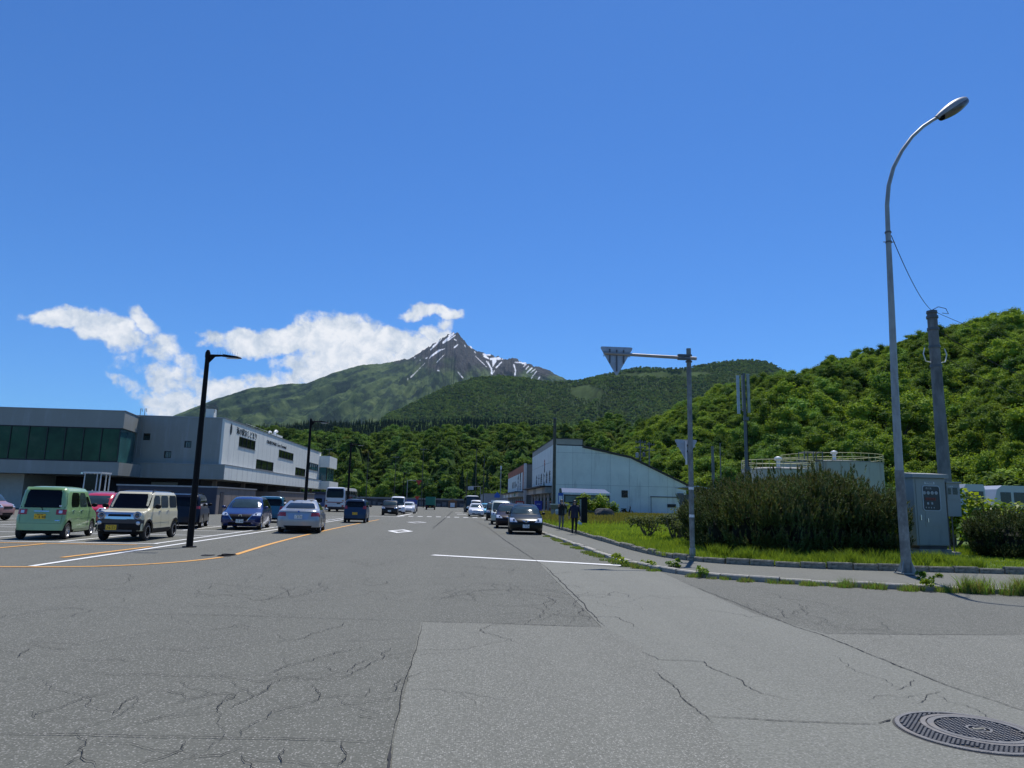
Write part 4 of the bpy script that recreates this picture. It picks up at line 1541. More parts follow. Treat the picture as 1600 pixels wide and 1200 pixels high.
SH = [shrub_mesh(600 + i, 1.0, 1.7, 1500, 0.13, M_SHRUB) for i in range(3)]
SH2 = [shrub_mesh(620 + i, 1.0, 1.1, 1300, 0.085, M_SHRUB2) for i in range(2)]
SH3 = [shrub_mesh(640 + i, 1.6, 3.4, 2600, 0.18, M_LEAFN, 10) for i in range(2)]
rr = random.Random(7)
for i, (x, y, s, mset, lab) in enumerate([
        (17.9, 23.6, 1.15, SH, 'bright green leafy shrub close behind the grey cabinet'), (19.2, 23.2, 1.05, SH, 'sunlit yellow green shrub right of the grey cabinet'),
        (20.5, 23.4, 1.2, SH, 'bright leafy shrub near the right edge of the lawn'), (22.0, 23.0, 1.25, SH, 'bright leafy shrub at the right edge of the picture'),
        (18.6, 26.0, 1.35, SH, 'taller leafy shrub behind the concrete pole foot'), (15.3, 24.2, 1.0, SH, 'yellow green shrub between lamp pole and cabinet')]):
    t = thing('leafy_shrub', lab, 'shrub', (x, y, 0.1), rr.uniform(0, 6), 'bright leafy shrubs by the grey cabinet')
    t.scale = (s, s, s)
    instobj('leaves', mset[i % len(mset)], t)
    instobj('stems', STEM_M[i % 2], t, sc=(0.6, 0.6, 0.6))
for i, (x, y, s, lab) in enumerate([(17.2, 21.9, .8, 'dark dwarf pine bush below the leafy shrubs right of the cabinet'), (18.9, 21.6, .85, 'dark dwarf pine bush in front of the leafy shrubs'), (20.7, 21.4, .85, 'dark dwarf pine bush near the right picture edge'), (22.6, 21.2, .9, 'dark dwarf pine bush at the right picture edge')]):
    t = thing('dwarf_pine_bush', lab, 'bush', (x, y, 0.1), rr.uniform(0, 6), 'dark pine bushes right of the cabinet')
    t.scale = (s, s, s * 0.95)
    instobj('needles', PB_M[i % 4], t)
    instobj('stems', STEM_M[i % 2], t)
for i, (x, y, z, s, lab) in enumerate([(30.5, 38, 0.1, 1.15, 'pale flowering tree behind the cabinet and meter box'), (39.0, 47, 0.2, 1.35, 'round green tree above the white van at the right edge'), (43.5, 48, 0.2, 1.2, 'round green tree at the right picture edge')]):
    t = thing('garden_tree', lab, 'tree', (x, y, z), rr.uniform(0, 6), 'round trees behind the cabinet')
    t.scale = (s, s, s)
    instobj('crown', SH3[i % 2], t)
    instobj('trunk', TRUNKS[i % 3], t, sc=(0.5, 0.5, 0.5))
for i, (x, y, s, lab) in enumerate([(8.7, 28.6, 1.05, 'dull green shrub with bare twigs left of the sign pole'), (9.5, 30.0, 1.3, 'twiggy shrub just left of the sign pole'), (10.6, 30.6, 1.45, 'tall twiggy shrub behind the sign pole'), (8.2, 30.8, 0.95, 'low dull shrub at the far left of the twiggy bushes'), (9.0, 26.4, 1.0, 'dry twiggy shrub at the left end of the pine hedge')]):
    t = thing('twiggy_shrub', lab, 'shrub', (x, y, 0.15), rr.uniform(0, 6), 'dull twiggy shrubs at the end of the pine hedge')
    t.scale = (s, s, s)
    instobj('leaves', SH2[i % 2], t)
    instobj('stems', STEM_M[i % 2], t, sc=(0.8, 0.8, 0.62))
for i, (x, y, s, lab) in enumerate([(12.9, 73.0, 1.5, 'rounded garden shrub in front of the bus shelter'), (14.6, 73.5, 1.4, 'lower garden shrub right of the rounded one by the shelter'), (11.0, 72.5, 0.9, 'small shrub left of the bus shelter'), (16.0, 74, 1.0, 'small shrub at the right end of the bus shelter')]):
    t = thing('garden_shrub', lab, 'shrub', (x, y, 0.4), rr.uniform(0, 6), 'shrubs before the bus shelter')
    t.scale = (s, s, s * 0.95)
    instobj('leaves', SH[i % 3], t)


# ---- grass
def blades(name, X, Y, Z, h, w, m, lean=0.35, seed=1, k=3, label=None):
    rng = np.random.default_rng(seed)
    n = len(X)
    a = rng.uniform(0, 6.28, n)
    l = rng.uniform(0.05, lean, n) * h
    dx, dy = np.cos(a) * l, np.sin(a) * l
    b_ = rng.uniform(0, 6.28, n)
    wx, wy = np.cos(b_) * w / 2, np.sin(b_) * w / 2
    base1 = np.stack([X - wx, Y - wy, Z], 1)
    base2 = np.stack([X + wx, Y + wy, Z], 1)
    mid1 = np.stack([X + dx * 0.4 - wx * 0.7, Y + dy * 0.4 - wy * 0.7, Z + h * 0.6], 1)
    mid2 = np.stack([X + dx * 0.4 + wx * 0.7, Y + dy * 0.4 + wy * 0.7, Z + h * 0.6], 1)
    tip = np.stack([X + dx, Y + dy, Z + h], 1)
    V = np.stack([base1, base2, mid2, mid1, tip], 1).reshape(-1, 3)
    i = np.arange(n) * 5
    me = bpy.data.meshes.new(name)
    F = np.stack([i, i + 1, i + 2, i + 3], 1).tolist() + np.stack([i + 3, i + 2, i + 4], 1).tolist()
    me.from_pydata(V.tolist(), [], F)
    me.materials.append(m)
    me.update()
    o = bpy.data.objects.new(name, me)
    COL.objects.link(o)
    return tag(o, label=label, kind='stuff')


rg = np.random.default_rng(9)
# lawn blades, denser near
def lawn_pts(n, y0, y1, x1):
    y = rg.uniform(y0, y1, n)
    x = rg.uniform(5.8, x1, n)
    ok = np.where(y < 23.2, y > inn_edge_y(x) + 0.05, x > inn_edge_x(y) + 0.05)
    x, y = x[ok], y[ok]
    dens = vnoise(x * 1.3, y * 1.3, 12)
    ok = rg.uniform(0, 1, len(x)) < 0.35 + dens
    return x[ok], y[ok]


x, y = lawn_pts(95000, 16.8, 28, 24)
hn = vnoise(x * 0.8, y * 0.8, 15)
blades('lawn_grass', x, y, lawn_z(x, y), rg.uniform(0.08, 0.22, len(x)) * (0.6 + 0.9 * hn) * np.where((x > 12.9) & (x < 18.0) & (y < 22.3), 0.28, 1.0), 0.016, M_GRASS, 0.6, 2, label='rough green grass of the near lawn')
x, y = lawn_pts(80000, 28, 52, 20)
blades('lawn_grass', x, y, lawn_z(x, y), rg.uniform(0.10, 0.26, len(x)), 0.03, M_GRASS, 0.6, 3, label='rough green grass of the middle lawn')
x, y = lawn_pts(50000, 52, 88, 26)
blades('lawn_grass', x, y, lawn_z(x, y), rg.uniform(0.12, 0.34, len(x)), 0.06, M_GRASSD, 0.6, 4, label='seeding grass of the far lawn before the gabled building')
x, y = lawn_pts(9000, 45, 80, 20)
blades('seeding_grass', x, y, lawn_z(x, y), rg.uniform(0.3, 0.5, len(x)), 0.04, M_GRASSD, 0.6, 5, label='taller dry grass heads on the far lawn')

# taller tufts under the hedge and on the verge
tx, ty, th = [], [], []
def tuft(cx, cy, r, n, h):
    a = rg.uniform(0, 6.28, n); q = r * np.sqrt(rg.uniform(0, 1, n))
    tx.append(cx + np.cos(a) * q); ty.append(cy + np.sin(a) * q); th.append(rg.uniform(0.4, 1.0, n) * h)
for k in range(70):
    px_ = rg.uniform(7.0, 13.3) if k < 55 else rg.uniform(17.2, 22)
    tuft(px_, float(inn_edge_y(px_)) + rg.uniform(0.25, 2.2), rg.uniform(0.1, 0.3), 160, rg.uniform(0.25, 0.5))
X, Y, Hh = np.concatenate(tx), np.concatenate(ty), np.concatenate(th)
blades('grass_tufts', X, Y, np.asarray(lawn_z(X, Y)), Hh, 0.014, M_GRASS, 0.8, 6, label='long grass tufts in front of the pine hedge')
# weeds along the outer kerb
tx, ty, th = [], [], []
for i, p in enumerate(OUTS):
    if p.y > 60 or p.x > 13.5: continue
    q = Vector((0, 0))
    dens = 0.0
    if p.x > 6.0 and p.x < 11.6 and p.y < 16: dens = 1.0
    elif p.y > 17.3 and p.y < 34: dens = 0.75
    elif p.x > 4.5 and p.x < 6.2: dens = 0.45
    if rg.uniform() > dens: continue
    for j in range(5):
        big = (p.x > 9.6 and p.x < 11.5 and p.y < 14.5)
        out = Vector((-0.14, 0)) if p.y > 17 else Vector((-0.05, -0.14))
        hh = rg.uniform(0.06, 0.14) if not big else rg.uniform(0.26, 0.5)
        if p.x > 7.6 and p.y < 15 and not big: hh = rg.uniform(0.12, 0.24)
        tuft(p.x + out.x + rg.uniform(-.25, .25), p.y + out.y + rg.uniform(-.12, .08), 0.13, 70 if not big else 110, hh)
X, Y, Hh = np.concatenate(tx), np.concatenate(ty), np.concatenate(th)
nn = len(X) // 2
sel = rg.uniform(0, 1, len(X)) < 0.5
blades('kerb_weeds', X[sel], Y[sel], np.full(sel.sum(), 0.0), Hh[sel], 0.012, M_GRASS, 0.9, 7, label='green weeds growing along the outer kerb')
blades('kerb_weeds', X[~sel], Y[~sel], np.full((~sel).sum(), 0.0), Hh[~sel] * 1.1, 0.010, M_GRASSD, 0.9, 8, label='dry yellow weeds growing along the outer kerb')
# broad-leaved weeds in the kerb joints
WM = [shrub_mesh(700 + i, 0.16, 0.2, 90, 0.06, M_SHRUB, 4) for i in range(2)]
mbw = MB()
for k, (u, v) in enumerate([(967, 879), (975, 882), (1012, 884), (1020, 886), (1048, 888), (1056, 889), (1095, 897), (1100, 899), (1440, 908), (1448, 914), (1452, 920), (1010, 883), (1465, 905)]):
    x_, y_ = g(u, v, 0.05)
    o = instobj('kerb_weed_plant', WM[k % 2], None, (x_, y_, 0.02), (0, 0, k * 1.3), rr.uniform(0.8, 1.5))
    tag(o, ['broad leaved weed on the kerb just past the stop line', 'small weed beside the first kerb weed', 'dark low weed in the kerb joint', 'low weed beside the dark kerb weed', 'yellow green weed in the kerb', 'spreading weed in the kerb before the sign pole', 'low kerb weed right of the sign pole', 'tiny kerb weed right of the sign pole', 'leafy weed at the street lamp foot', 'dark leafy weed below the street lamp', 'leafy weed at the road edge below the lamp', 'little weed at the bend of the kerb', 'weed between lamp and cabinet'][k], 'weed', 'broad leaved weeds in the outer kerb')

# ================================================================ BUILDINGS
M_TWHITE = mat('terminal_white_panel', (0.78, 0.785, 0.70), 0.55, var=0.05, vscale=0.5, stain=((0.50, 0.50, 0.50), (1.5, 1.5, 0.25), 0.5, 0.72, 0.35))
M_TSHADE = mat('terminal_shaded_panel', (0.275, 0.285, 0.255), 0.5, var=0.05, vscale=0.5, stain=((0.45, 0.46, 0.5), (1.5, 1.5, 0.25), 0.5, 0.72, 0.3))  # same panels as the white ones, with the south side's shade put into the colour
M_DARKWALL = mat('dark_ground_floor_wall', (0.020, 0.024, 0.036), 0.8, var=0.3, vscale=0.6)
M_NAVY = mat('dark_navy_wall_boards', (0.035, 0.042, 0.065), 0.7, var=0.15, vscale=1.0)
M_BROWNW = mat('brown_grey_wall_boards', (0.20, 0.165, 0.145), 0.8, var=0.12, vscale=1.0)
M_MULL = mat('black_window_frame', (0.015, 0.016, 0.018), 0.5, var=0.1)
M_GGLASS = mat('green_tinted_glazing', (0.014, 0.060, 0.026), 0.12, var=0.55, vscale=0.45, spec=0.22, stain=((0.05, 0.09, 0.05), (0.5, 0.5, 0.5), 0.5, 0.62, 0.6))
M_TGLASS = mat('teal_tinted_glazing', (0.035, 0.12, 0.115), 0.05, var=0.35, vscale=0.5, spec=0.8)
M_WGLASS = mat('dark_window_glass', (0.015, 0.022, 0.020), 0.05, var=0.4, vscale=0.8, spec=0.7)
M_SHUTTER = mat('pale_roller_shutter', (0.30, 0.31, 0.31), 0.6, var=0.08)
M_CREAMW = mat('cream_rendered_wall', (0.50, 0.48, 0.42), 0.8, var=0.08)
M_CAPM = mat('roof_edge_flashing', (0.30, 0.31, 0.33), 0.4, 0.4, var=0.08)


def boxpart(name, x0, x1, y0, y1, z0, z1, m, parent, M=None):
    return MB().box(x0, x1, y0, y1, z0, z1, M).build(name, m, parent)


# --- ferry terminal (left): east face on x = -24.4, south face on y = 75
T = thing('ferry_terminal_building', 'white two storey ferry terminal with long green glazed bay behind the parked cars', 'building', (-24.4, 75, 0))
# local: x<0 goes left, y>0 goes away
EH, ZB, ZL, ZT = 52.0, 3.25, 4.75, 9.5
# east facade with real window openings: window list (y0, y1, z0, z1)
ewin = [(5.2, 11.6, 7.05, 8.15), (12.5, 20.6, 4.95, 6.1), (22.8, 31.4, 6.95, 8.0), (33.2, 40.2, 4.95, 6.15), (42.0, 50.2, 6.25, 7.4)]
def facade(name, cells, u0, u1, z0, z1, plane, thick, m, parent):
    """wall with rectangular holes; plane(u, d, z) -> point"""
    us = sorted({u0, u1, *[c[0] for c in cells], *[c[1] for c in cells]})
    zs = sorted({z0, z1, *[c[2] for c in cells], *[c[3] for c in cells]})
    mb = MB()
    for a_, b_ in zip(us, us[1:]):
        for c_, d_ in zip(zs, zs[1:]):
            um, zm = (a_ + b_) / 2, (c_ + d_) / 2
            if any(q[0] < um < q[1] and q[2] < zm < q[3] for q in cells):
                continue
            vs = [plane(u, d, z) for d in (0, thick) for u, z in ((a_, c_), (b_, c_), (b_, d_), (a_, d_))]
            mb.add(vs, [(0, 1, 2, 3), (7, 6, 5, 4), (0, 4, 5, 1), (1, 5, 6, 2), (2, 6, 7, 3), (3, 7, 4, 0)])
    o = mb.build(name, m, parent)
    bm = bmesh.new(); bm.from_mesh(o.data)
    bmesh.ops.remove_doubles(bm, verts=bm.verts[:], dist=1e-4)
    # faces shared by two neighbouring cells are inner walls: drop them
    seen = {}
    for f in bm.faces:
        k = tuple(sorted(v.index for v in f.verts))
        seen.setdefault(k, []).append(f)
    dele = [f for fs in seen.values() if len(fs) > 1 for f in fs]
    bmesh.ops.delete(bm, geom=dele, context='FACES')
    bmesh.ops.recalc_face_normals(bm, faces=bm.faces[:])
    bm.to_mesh(o.data); bm.free()
    return o


facade('east_wall', [(a_, b_, c_, d_) for a_, b_, c_, d_ in ewin], 0, EH, ZL, ZT, lambda u, d, z: (-d, u, z), 0.25, M_TWHITE, T)
facade('south_wall', [(-7.98, -7.3, 7.05, 7.75), (-5.75, -5.05, 5.3, 6.0), (-3.85, -3.15, 6.4, 7.1)], -9.0, -0.26, ZL, ZT, lambda u, d, z: (u, 0.002 + d, z), 0.25, M_TSHADE, T)
boxpart('canopy_band', -30, 0.55, -0.55, EH + 3.5, ZB, ZL - 0.02, M_TSHADE, T)
boxpart('canopy_face', 0.5505, 0.5530, -0.5, EH + 3.5, ZB, ZL - 0.02, M_TWHITE, T)  # thin skin in the lit panel tone over the band's east side
boxpart('band_capping', -9, 0.60, -0.60, EH + 3.55, ZL - 0.018, ZL + 0.035, M_CAPM, T)
boxpart('roof', -22, -0.26, 0.26, EH - 0.1, ZT - 0.25, ZT - 0.05, M_CAPM, T)
boxpart('roof_edge', -0.30, 0.06, -0.05, EH, ZT + 0.003, ZT + 0.10, M_CAPM, T)
boxpart('roof_edge', -9, -0.31, -0.05, 0.30, ZT + 0.003, ZT + 0.10, M_CAPM, T)
# vertical panel joints as narrow proud battens
for k in range(1, 28):
    y = k * 1.86
    for z0, z1 in ((ZB + 0.02, ZL - 0.04),):
        boxpart('panel_joint', 0.5535, 0.558, y - 0.012, y + 0.012, z0, z1, M_CAPM, T)
    segs = [(ZL + 0.05, ZT - 0.02)]
    for a_, b_, c_, d_ in ewin:
        if a_ - 0.05 < y < b_ + 0.05:
            segs = [(ZL + 0.05, c_ - 0.1), (d_ + 0.08, ZT - 0.02)]
    for z0, z1 in segs:
        if z1 - z0 > 0.3:
            boxpart('panel_joint', 0.001, 0.005, y - 0.012, y + 0.012, z0, z1, M_CAPM, T)
for k in range(1, 5):
    x = -k * 1.8
    if abs(x + 7.6) > 0.5:
        boxpart('panel_joint', x - 0.012, x + 0.012, -0.0025, 0.0015, ZL + 0.05, ZT - 0.02, M_CAPM, T)


def window(parent, mk, u0, u1, z0, z1, n, glass, sill=True, depth=0.14):
    """framed strip of panes; mk(u, d, z): d outward negative"""
    fr = MB()
    def bx(a0, a1, d0, d1, c0, c1):
        vs = [mk(u, d, z) for z in (c0, c1) for u, d in ((a0, d0), (a1, d0), (a1, d1), (a0, d1))]
        fr.add(vs, [(3, 2, 1, 0), (4, 5, 6, 7), (0, 1, 5, 4), (1, 2, 6, 5), (2, 3, 7, 6), (3, 0, 4, 7)])
    w = 0.07
    bx(u0, u1, 0.02, depth, z0, z0 + w); bx(u0, u1, 0.02, depth, z1 - w, z1)
    bx(u0, u0 + w, 0.02, depth, z0 + w, z1 - w); bx(u1 - w, u1, 0.02, depth, z0 + w, z1 - w)
    for i in range(1, n):
        x = u0 + (u1 - u0) * i / n
        bx(x - w / 2, x + w / 2, 0.04, depth, z0 + w, z1 - w)
    o = fr.build('window', M_MULL, parent)
    for i in range(n):
        a0 = u0 + (u1 - u0) * i / n + w * 0.5
        a1 = u0 + (u1 - u0) * (i + 1) / n - w * 0.5
        pm = MB()
        pm.add([mk(u, d, z) for z in (z0 + w * 0.8, z1 - w * 0.8) for u, d in ((a0, 0.10), (a1, 0.10), (a1, 0.115), (a0, 0.115))],
               [(3, 2, 1, 0), (4, 5, 6, 7), (0, 1, 5, 4), (1, 2, 6, 5), (2, 3, 7, 6), (3, 0, 4, 7)])
        pm.build('pane', glass, o)
    if sill:
        sm = MB()
        sm.add([mk(u, d, z) for z in (z0 - 0.06, z0 - 0.003) for u, d in ((u0 - .05, -0.06), (u1 + .05, -0.06), (u1 + .05, 0.02), (u0 - .05, 0.02))],
               [(3, 2, 1, 0), (4, 5, 6, 7), (0, 1, 5, 4), (1, 2, 6, 5), (2, 3, 7, 6), (3, 0, 4, 7)])
        sm.build('sill', M_CAPM, o)
    return o


for (a_, b_, c_, d_), n, gl in zip(ewin, (4, 3, 5, 3, 5), (M_WGLASS, M_WGLASS, M_WGLASS, M_WGLASS, M_TGLASS)):
    window(T, lambda u, d, z: (-d, u, z), a_, b_, c_, d_, n, gl)
for a_, b_, c_, d_ in [(-7.98, -7.3, 7.05, 7.75), (-5.75, -5.05, 5.3, 6.0), (-3.85, -3.15, 6.4, 7.1)]:
    window(T, lambda u, d, z: (u, d, z), a_, b_, c_, d_, 1, M_WGLASS, sill=False)
# glazed bay to the left, chamfered corner
bay = [(-32, -5.0), (-7.75, -5.0), (-8.75, 0.0), (-8.75, 6), (-32, 6)]
MB().prism([(-32, -5.0), (-7.75, -5.0), (-8.55, -0.02), (-9.2, 6), (-32, 6)], 7.75, 9.38, None).build('bay_parapet', M_TSHADE, T)
MB().prism([(-32, -5.04), (-7.70, -5.04), (-8.5, -0.02), (-9.2, 6), (-32, 6)], 9.383, 9.45, None).build('roof_edge', M_CAPM, T)
MB().prism([(-32, -5.15), (-7.7, -5.15), (-7.7, -0.56), (-9.2, 6), (-32, 6)], 3.28, 4.50, None).build('bay_base_band', M_TSHADE, T)
MB().prism([(-32, -4.6), (-8.3, -4.6), (-9.3, 0.4), (-9.3, 6), (-32, 6)], 4.505, 7.745, None).build('bay_interior', mat('bay_interior_dark', (0.02, 0.04, 0.03), 0.9, var=0.6, vscale=0.6), T)
wb = MB().box(-32, -7.95, -4.98, -4.86, 4.51, 4.62).box(-32, -7.95, -4.98, -4.86, 7.66, 7.74).build('bay_window', M_MULL, T)
x = -8.0
k = 0
while x > -31:
    boxpart('mullion', x - 0.035, x + 0.035, -5.0, -4.85, 4.62, 7.66, M_MULL, wb)
    boxpart('pane', x - 1.62, x - 0.036, -4.93, -4.91, 4.62, 7.66, M_GGLASS, wb)
    x -= 1.655
    k += 1
p0, p1 = Vector((-7.95, -4.95, 0)), Vector((-8.72, -0.05, 0))
pm = MB(); pm.add([(p0.x, p0.y, 4.55), (p1.x, p1.y, 4.55), (p1.x, p1.y, 7.7), (p0.x, p0.y, 7.7), (p0.x - .03, p0.y, 4.55), (p1.x - .03, p1.y, 4.55), (p1.x - .03, p1.y, 7.7), (p0.x - .03, p0.y, 7.7)],
                  [(0, 1, 2, 3), (7, 6, 5, 4), (0, 4, 5, 1), (1, 5, 6, 2), (2, 6, 7, 3), (3, 7, 4, 0)])
pm.build('pane', M_TGLASS, wb)
# glazed lookout at the far end
MB().prism([(-4, EH - 1.0), (1.75, EH - 1.0), (1.75, EH + 6.5), (-4, EH + 6.5)], 7.0, 8.95).build('far_bay_parapet', M_TWHITE, T)
MB().prism([(-4, EH - 1.0), (2.1, EH - 2.0), (2.1, EH + 7), (-4, EH + 7)], ZB + 0.01, 4.60).build('far_bay_base', M_TWHITE, T)
fb = MB().prism([(-4, EH - 0.6), (1.3, EH - 0.6), (1.3, EH + 6.0), (-4, EH + 6.0)], 4.605, 6.995).build('far_bay_window', M_TGLASS, T)
for y in (EH - 0.6, EH + 1.6, EH + 3.8, EH + 6.0):
    boxpart('mullion', 1.302, 1.36, y - 0.04, y + 0.04, 4.61, 6.99, M_MULL, fb)
for x in (-0.5, 1.25):
    boxpart('mullion', x - .04, x + .04, EH - 0.66, EH - 0.602, 4.61, 6.99, M_MULL, fb)
# ground floor: recessed dark walls, shutter, cream wall end
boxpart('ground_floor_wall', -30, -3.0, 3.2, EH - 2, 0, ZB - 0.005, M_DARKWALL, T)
sh = boxpart('roller_shutter', -8.0, -5.3, 3.1, 3.19, 0.02, 2.9, M_SHUTTER, T)
for k in range(12):
    boxpart('slat', -7.95, -5.35, 3.06, 3.098, 0.1 + k * 0.23, 0.29 + k * 0.23, M_SHUTTER, sh)
boxpart('cream_wall', -32, -17.6, -2.5, 3.0, 0, 3.27, M_CREAMW, T)
for y in (2.0, 12, 22, 32, 42, 51):
    boxpart('column', -1.4, -1.0, y, y + 0.4, 0, ZB - 0.003, mat('brown_column', (0.16, 0.13, 0.11), 0.8), T)
# lettering and emblem on the east face
text('lettering', '海の駅おしどまり', 0.86, M_INK, T, (0.012, 8.0, 8.62), (rad(90), 0, rad(90)), 0.02, 1.16)
text('lettering', 'OSHIDOMARI  Ferry Terminal', 0.62, M_INK, T, (0.012, 21.5, 8.50), (rad(90), 0, rad(90)), 0.02, 1.30)
em = MB()
R_ = Matrix.Translation((0.01, 2.15, 8.62)) @ Matrix.Rotation(rad(90), 4, 'Z') @ Matrix.Rotation(rad(90), 4, 'X')
for s in (-1, 1):
    em.prism([(s * 0.08, 0.62), (s * 0.30, 0.15), (s * 0.26, -0.30), (s * 0.08, -0.60)][::s], 0, 0.03, R_)
eo = em.build('emblem', M_INK, T)
# roof plant, chimney and railing
ch_ = thing('roof_vent_shaft', 'white boxy vent shaft with steel cage on the ferry terminal roof', 'roof vent', (-26.1, 75.7, 9.4))
boxpart('shaft', -0.42, 0.42, -0.4, 0.4, 0, 1.1, M_TWHITE, ch_)
cg = MB()
for x, y in ((-.46, -.44), (.46, -.44), (.46, .44), (-.46, .44)):
    cg.tube([(x, y, 0.7), (x, y, 1.55)], 0.025, 5)
for z in (1.2, 1.5):
    cg.tube([(-.46, -.44, z), (.46, -.44, z), (.46, .44, z), (-.46, .44, z), (-.46, -.44, z)], 0.02, 5)
cg.build('cage', M_GREYMETAL, ch_)
for (y, s, lab) in ((98.5, 0.9, 'white air unit with bent duct on the terminal roof edge'), (95.5, .6, 'small white air unit left of the bent duct on the roof')):
    a_ = thing('rooftop_air_unit', lab, 'air unit', (-25.6, y, 9.45), 0, 'air units on the terminal roof')
    boxpart('casing', -1.0, 1.0, -1.6 * s, 1.6 * s, 0, 0.55 * s, M_TWHITE, a_)
    d_ = MB(); d_.tube([(0.3, 0, 0.5 * s), (0.3, 0, 1.0 * s), (0.3, 0.5, 1.25 * s), (0.3, 1.1, 1.2 * s)], 0.2 * s, 8)
    d_.build('duct', M_WHITEP, a_, 40)
rl = MB()
for k in range(12):
    rl.tube([(-25.5, 86 + k * 1.5, 9.4), (-25.5, 86 + k * 1.5, 10.15)], 0.02, 5)
rl.tube([(-25.5, 86, 10.15), (-25.5, 102.5, 10.15)], 0.025, 5)
tag(rl.build('roof_railing', M_STEEL), 'thin metal railing along the terminal roof above the lettering', 'railing')
# ladder
ld = thing('roof_ladder', 'pale steel ladder fixed between glazed bay and small square windows', 'ladder', (-32.65, 74.86, 5.3))
for s in (-1, 1):
    MB().tube([(s * 0.22, 0, 0), (s * 0.22, 0, 4.3), (s * 0.22, -0.02, 4.95), (s * 0.22, 0.25, 5.02), (s * 0.22, 0.4, 4.7)], 0.03, 6).build('rail', M_STEEL, ld)
for k in range(14):
    MB().tube([(-0.22, 0, 0.2 + k * 0.31), (0.22, 0, 0.2 + k * 0.31)], 0.022, 5).build('rung', M_STEEL, ld)

# low walled yard in front of the terminal
Yw = thing('yard_wall', 'low dark walled enclosure with pale capping in front of the ferry terminal', 'wall', (-21.0, 64, 0))
boxpart('south_wall', -8.3, 0, 0, 0.2, 0, 2.28, M_NAVY, Yw)
boxpart('east_wall', -0.2, 0.0, 0.202, 12, 0, 2.28, M_BROWNW, Yw)
boxpart('west_wall', -8.3, -8.1, 0.202, 12, 0, 2.28, M_NAVY, Yw)
boxpart('capping', -8.4, 0.1, -0.08, 0.3, 2.283, 2.40, M_CAPM, Yw)
boxpart('capping', -0.3, 0.1, 0.302, 12.1, 2.283, 2.40, M_CAPM, Yw)
boxpart('door', 0.003, 0.03, 1.0, 2.0, 0.0, 1.9, M_DARKWALL, Yw)
for k in range(1, 6):
    boxpart('board_joint', 0.001, 0.006, k * 2 + 0.3, k * 2 + 0.33, 0.02, 2.27, M_NAVY, Yw)
Yw2 = thing('yard_wall', 'brown boarded low wall under the far end of the ferry terminal', 'wall', (-22.5, 92, 0))
boxpart('east_wall', -0.2, 0, 0, 22, 0, 2.3, M_BROWNW, Yw2)
boxpart('south_wall', -4, -0.202, 0, 0.2, 0, 2.3, M_BROWNW, Yw2)
boxpart('capping', -0.3, 0.1, -0.1, 22.1, 2.303, 2.4, M_CAPM, Yw2)

# --- white gabled shop hall (right)
M_RWALL = mat('white_painted_wall_panel', (0.76, 0.765, 0.68), 0.7, var=0.08, vscale=0.6, stain=((0.27, 0.26, 0.22), (1.2, 1.2, 0.16), 0.55, 0.74, 0.45))
M_BEIGE = mat('beige_fascia', (0.36, 0.33, 0.27), 0.7, var=0.08, vscale=1.0)
M_BACK = mat('wall_joint_dark', (0.20, 0.22, 0.22), 0.9, var=0.1)
M_ROOFD = mat('dark_sheet_roof', (0.045, 0.035, 0.03), 0.6, 0.2, var=0.15)
M_RED = mat('red_brown_fascia', (0.44, 0.13, 0.06), 0.7, var=0.15, vscale=0.8, stain=((0.14, 0.05, 0.035), (2, 0.5, 0.4), 0.5, 0.66, 0.6))
XB, YB = 11.87, 90.0
B = thing('gabled_shop_hall', 'large white panelled hall with sloping dark roof and beige top band beside the lawn', 'building', (XB, YB, 0))
def prof_z(x):
    return float(np.interp(x, [0, 3.64, 3.641, 9.87, 17.1, 17.6], [9.0, 9.0, 8.82, 7.62, 4.35, 4.1]))
core = MB()
poly = [(0.03, 0), (17.07, 0), (17.07, prof_z(17.07) - .02), (9.87, prof_z(9.87) - .02), (3.65, 8.8), (3.64, 9.0), (0.03, 9.0)]
Mf = Matrix(((1, 0, 0, 0), (0, 0, 1, 0), (0, 1, 0, 0), (0, 0, 0, 1)))   # (x, z, depth) -> (x, depth, z)
core.prism([(x, z) for x, z in poly], 0.03, 27.0, Mf)
o = core.build('wall_core', M_BACK, B); outward(o.data)
# gable panels, each its own
px = [0, 2.42, 4.86, 7.3, 9.75, 12.2, 14.65, 17.1]
pz = [0.3, 4.05, 8.1, 9.1]
for i in range(7):
    for j in range(3):
        x0, x1 = px[i] + 0.012, px[i + 1] - 0.012
        z0, z1 = pz[j] + 0.012, pz[j + 1] - 0.012
        xs_ = [x0] + ([3.64, 3.642] if x0 < 3.64 < x1 else []) + ([9.87] if x0 < 9.87 < x1 else []) + [x1]
        top = [(x, min(z1, prof_z(x) - 0.03)) for x in xs_]
        if max(t[1] for t in top) < z0 + 0.1: continue
        pl = [(x0, z0), (x1, z0)] + [(x, max(z, z0 + 0.001)) for x, z in top[::-1]]
        mb = MB(); mb.prism(pl, 0.0, 0.028, Mf)
        o = mb.build('wall_panel', M_RWALL, B); outward(o.data)
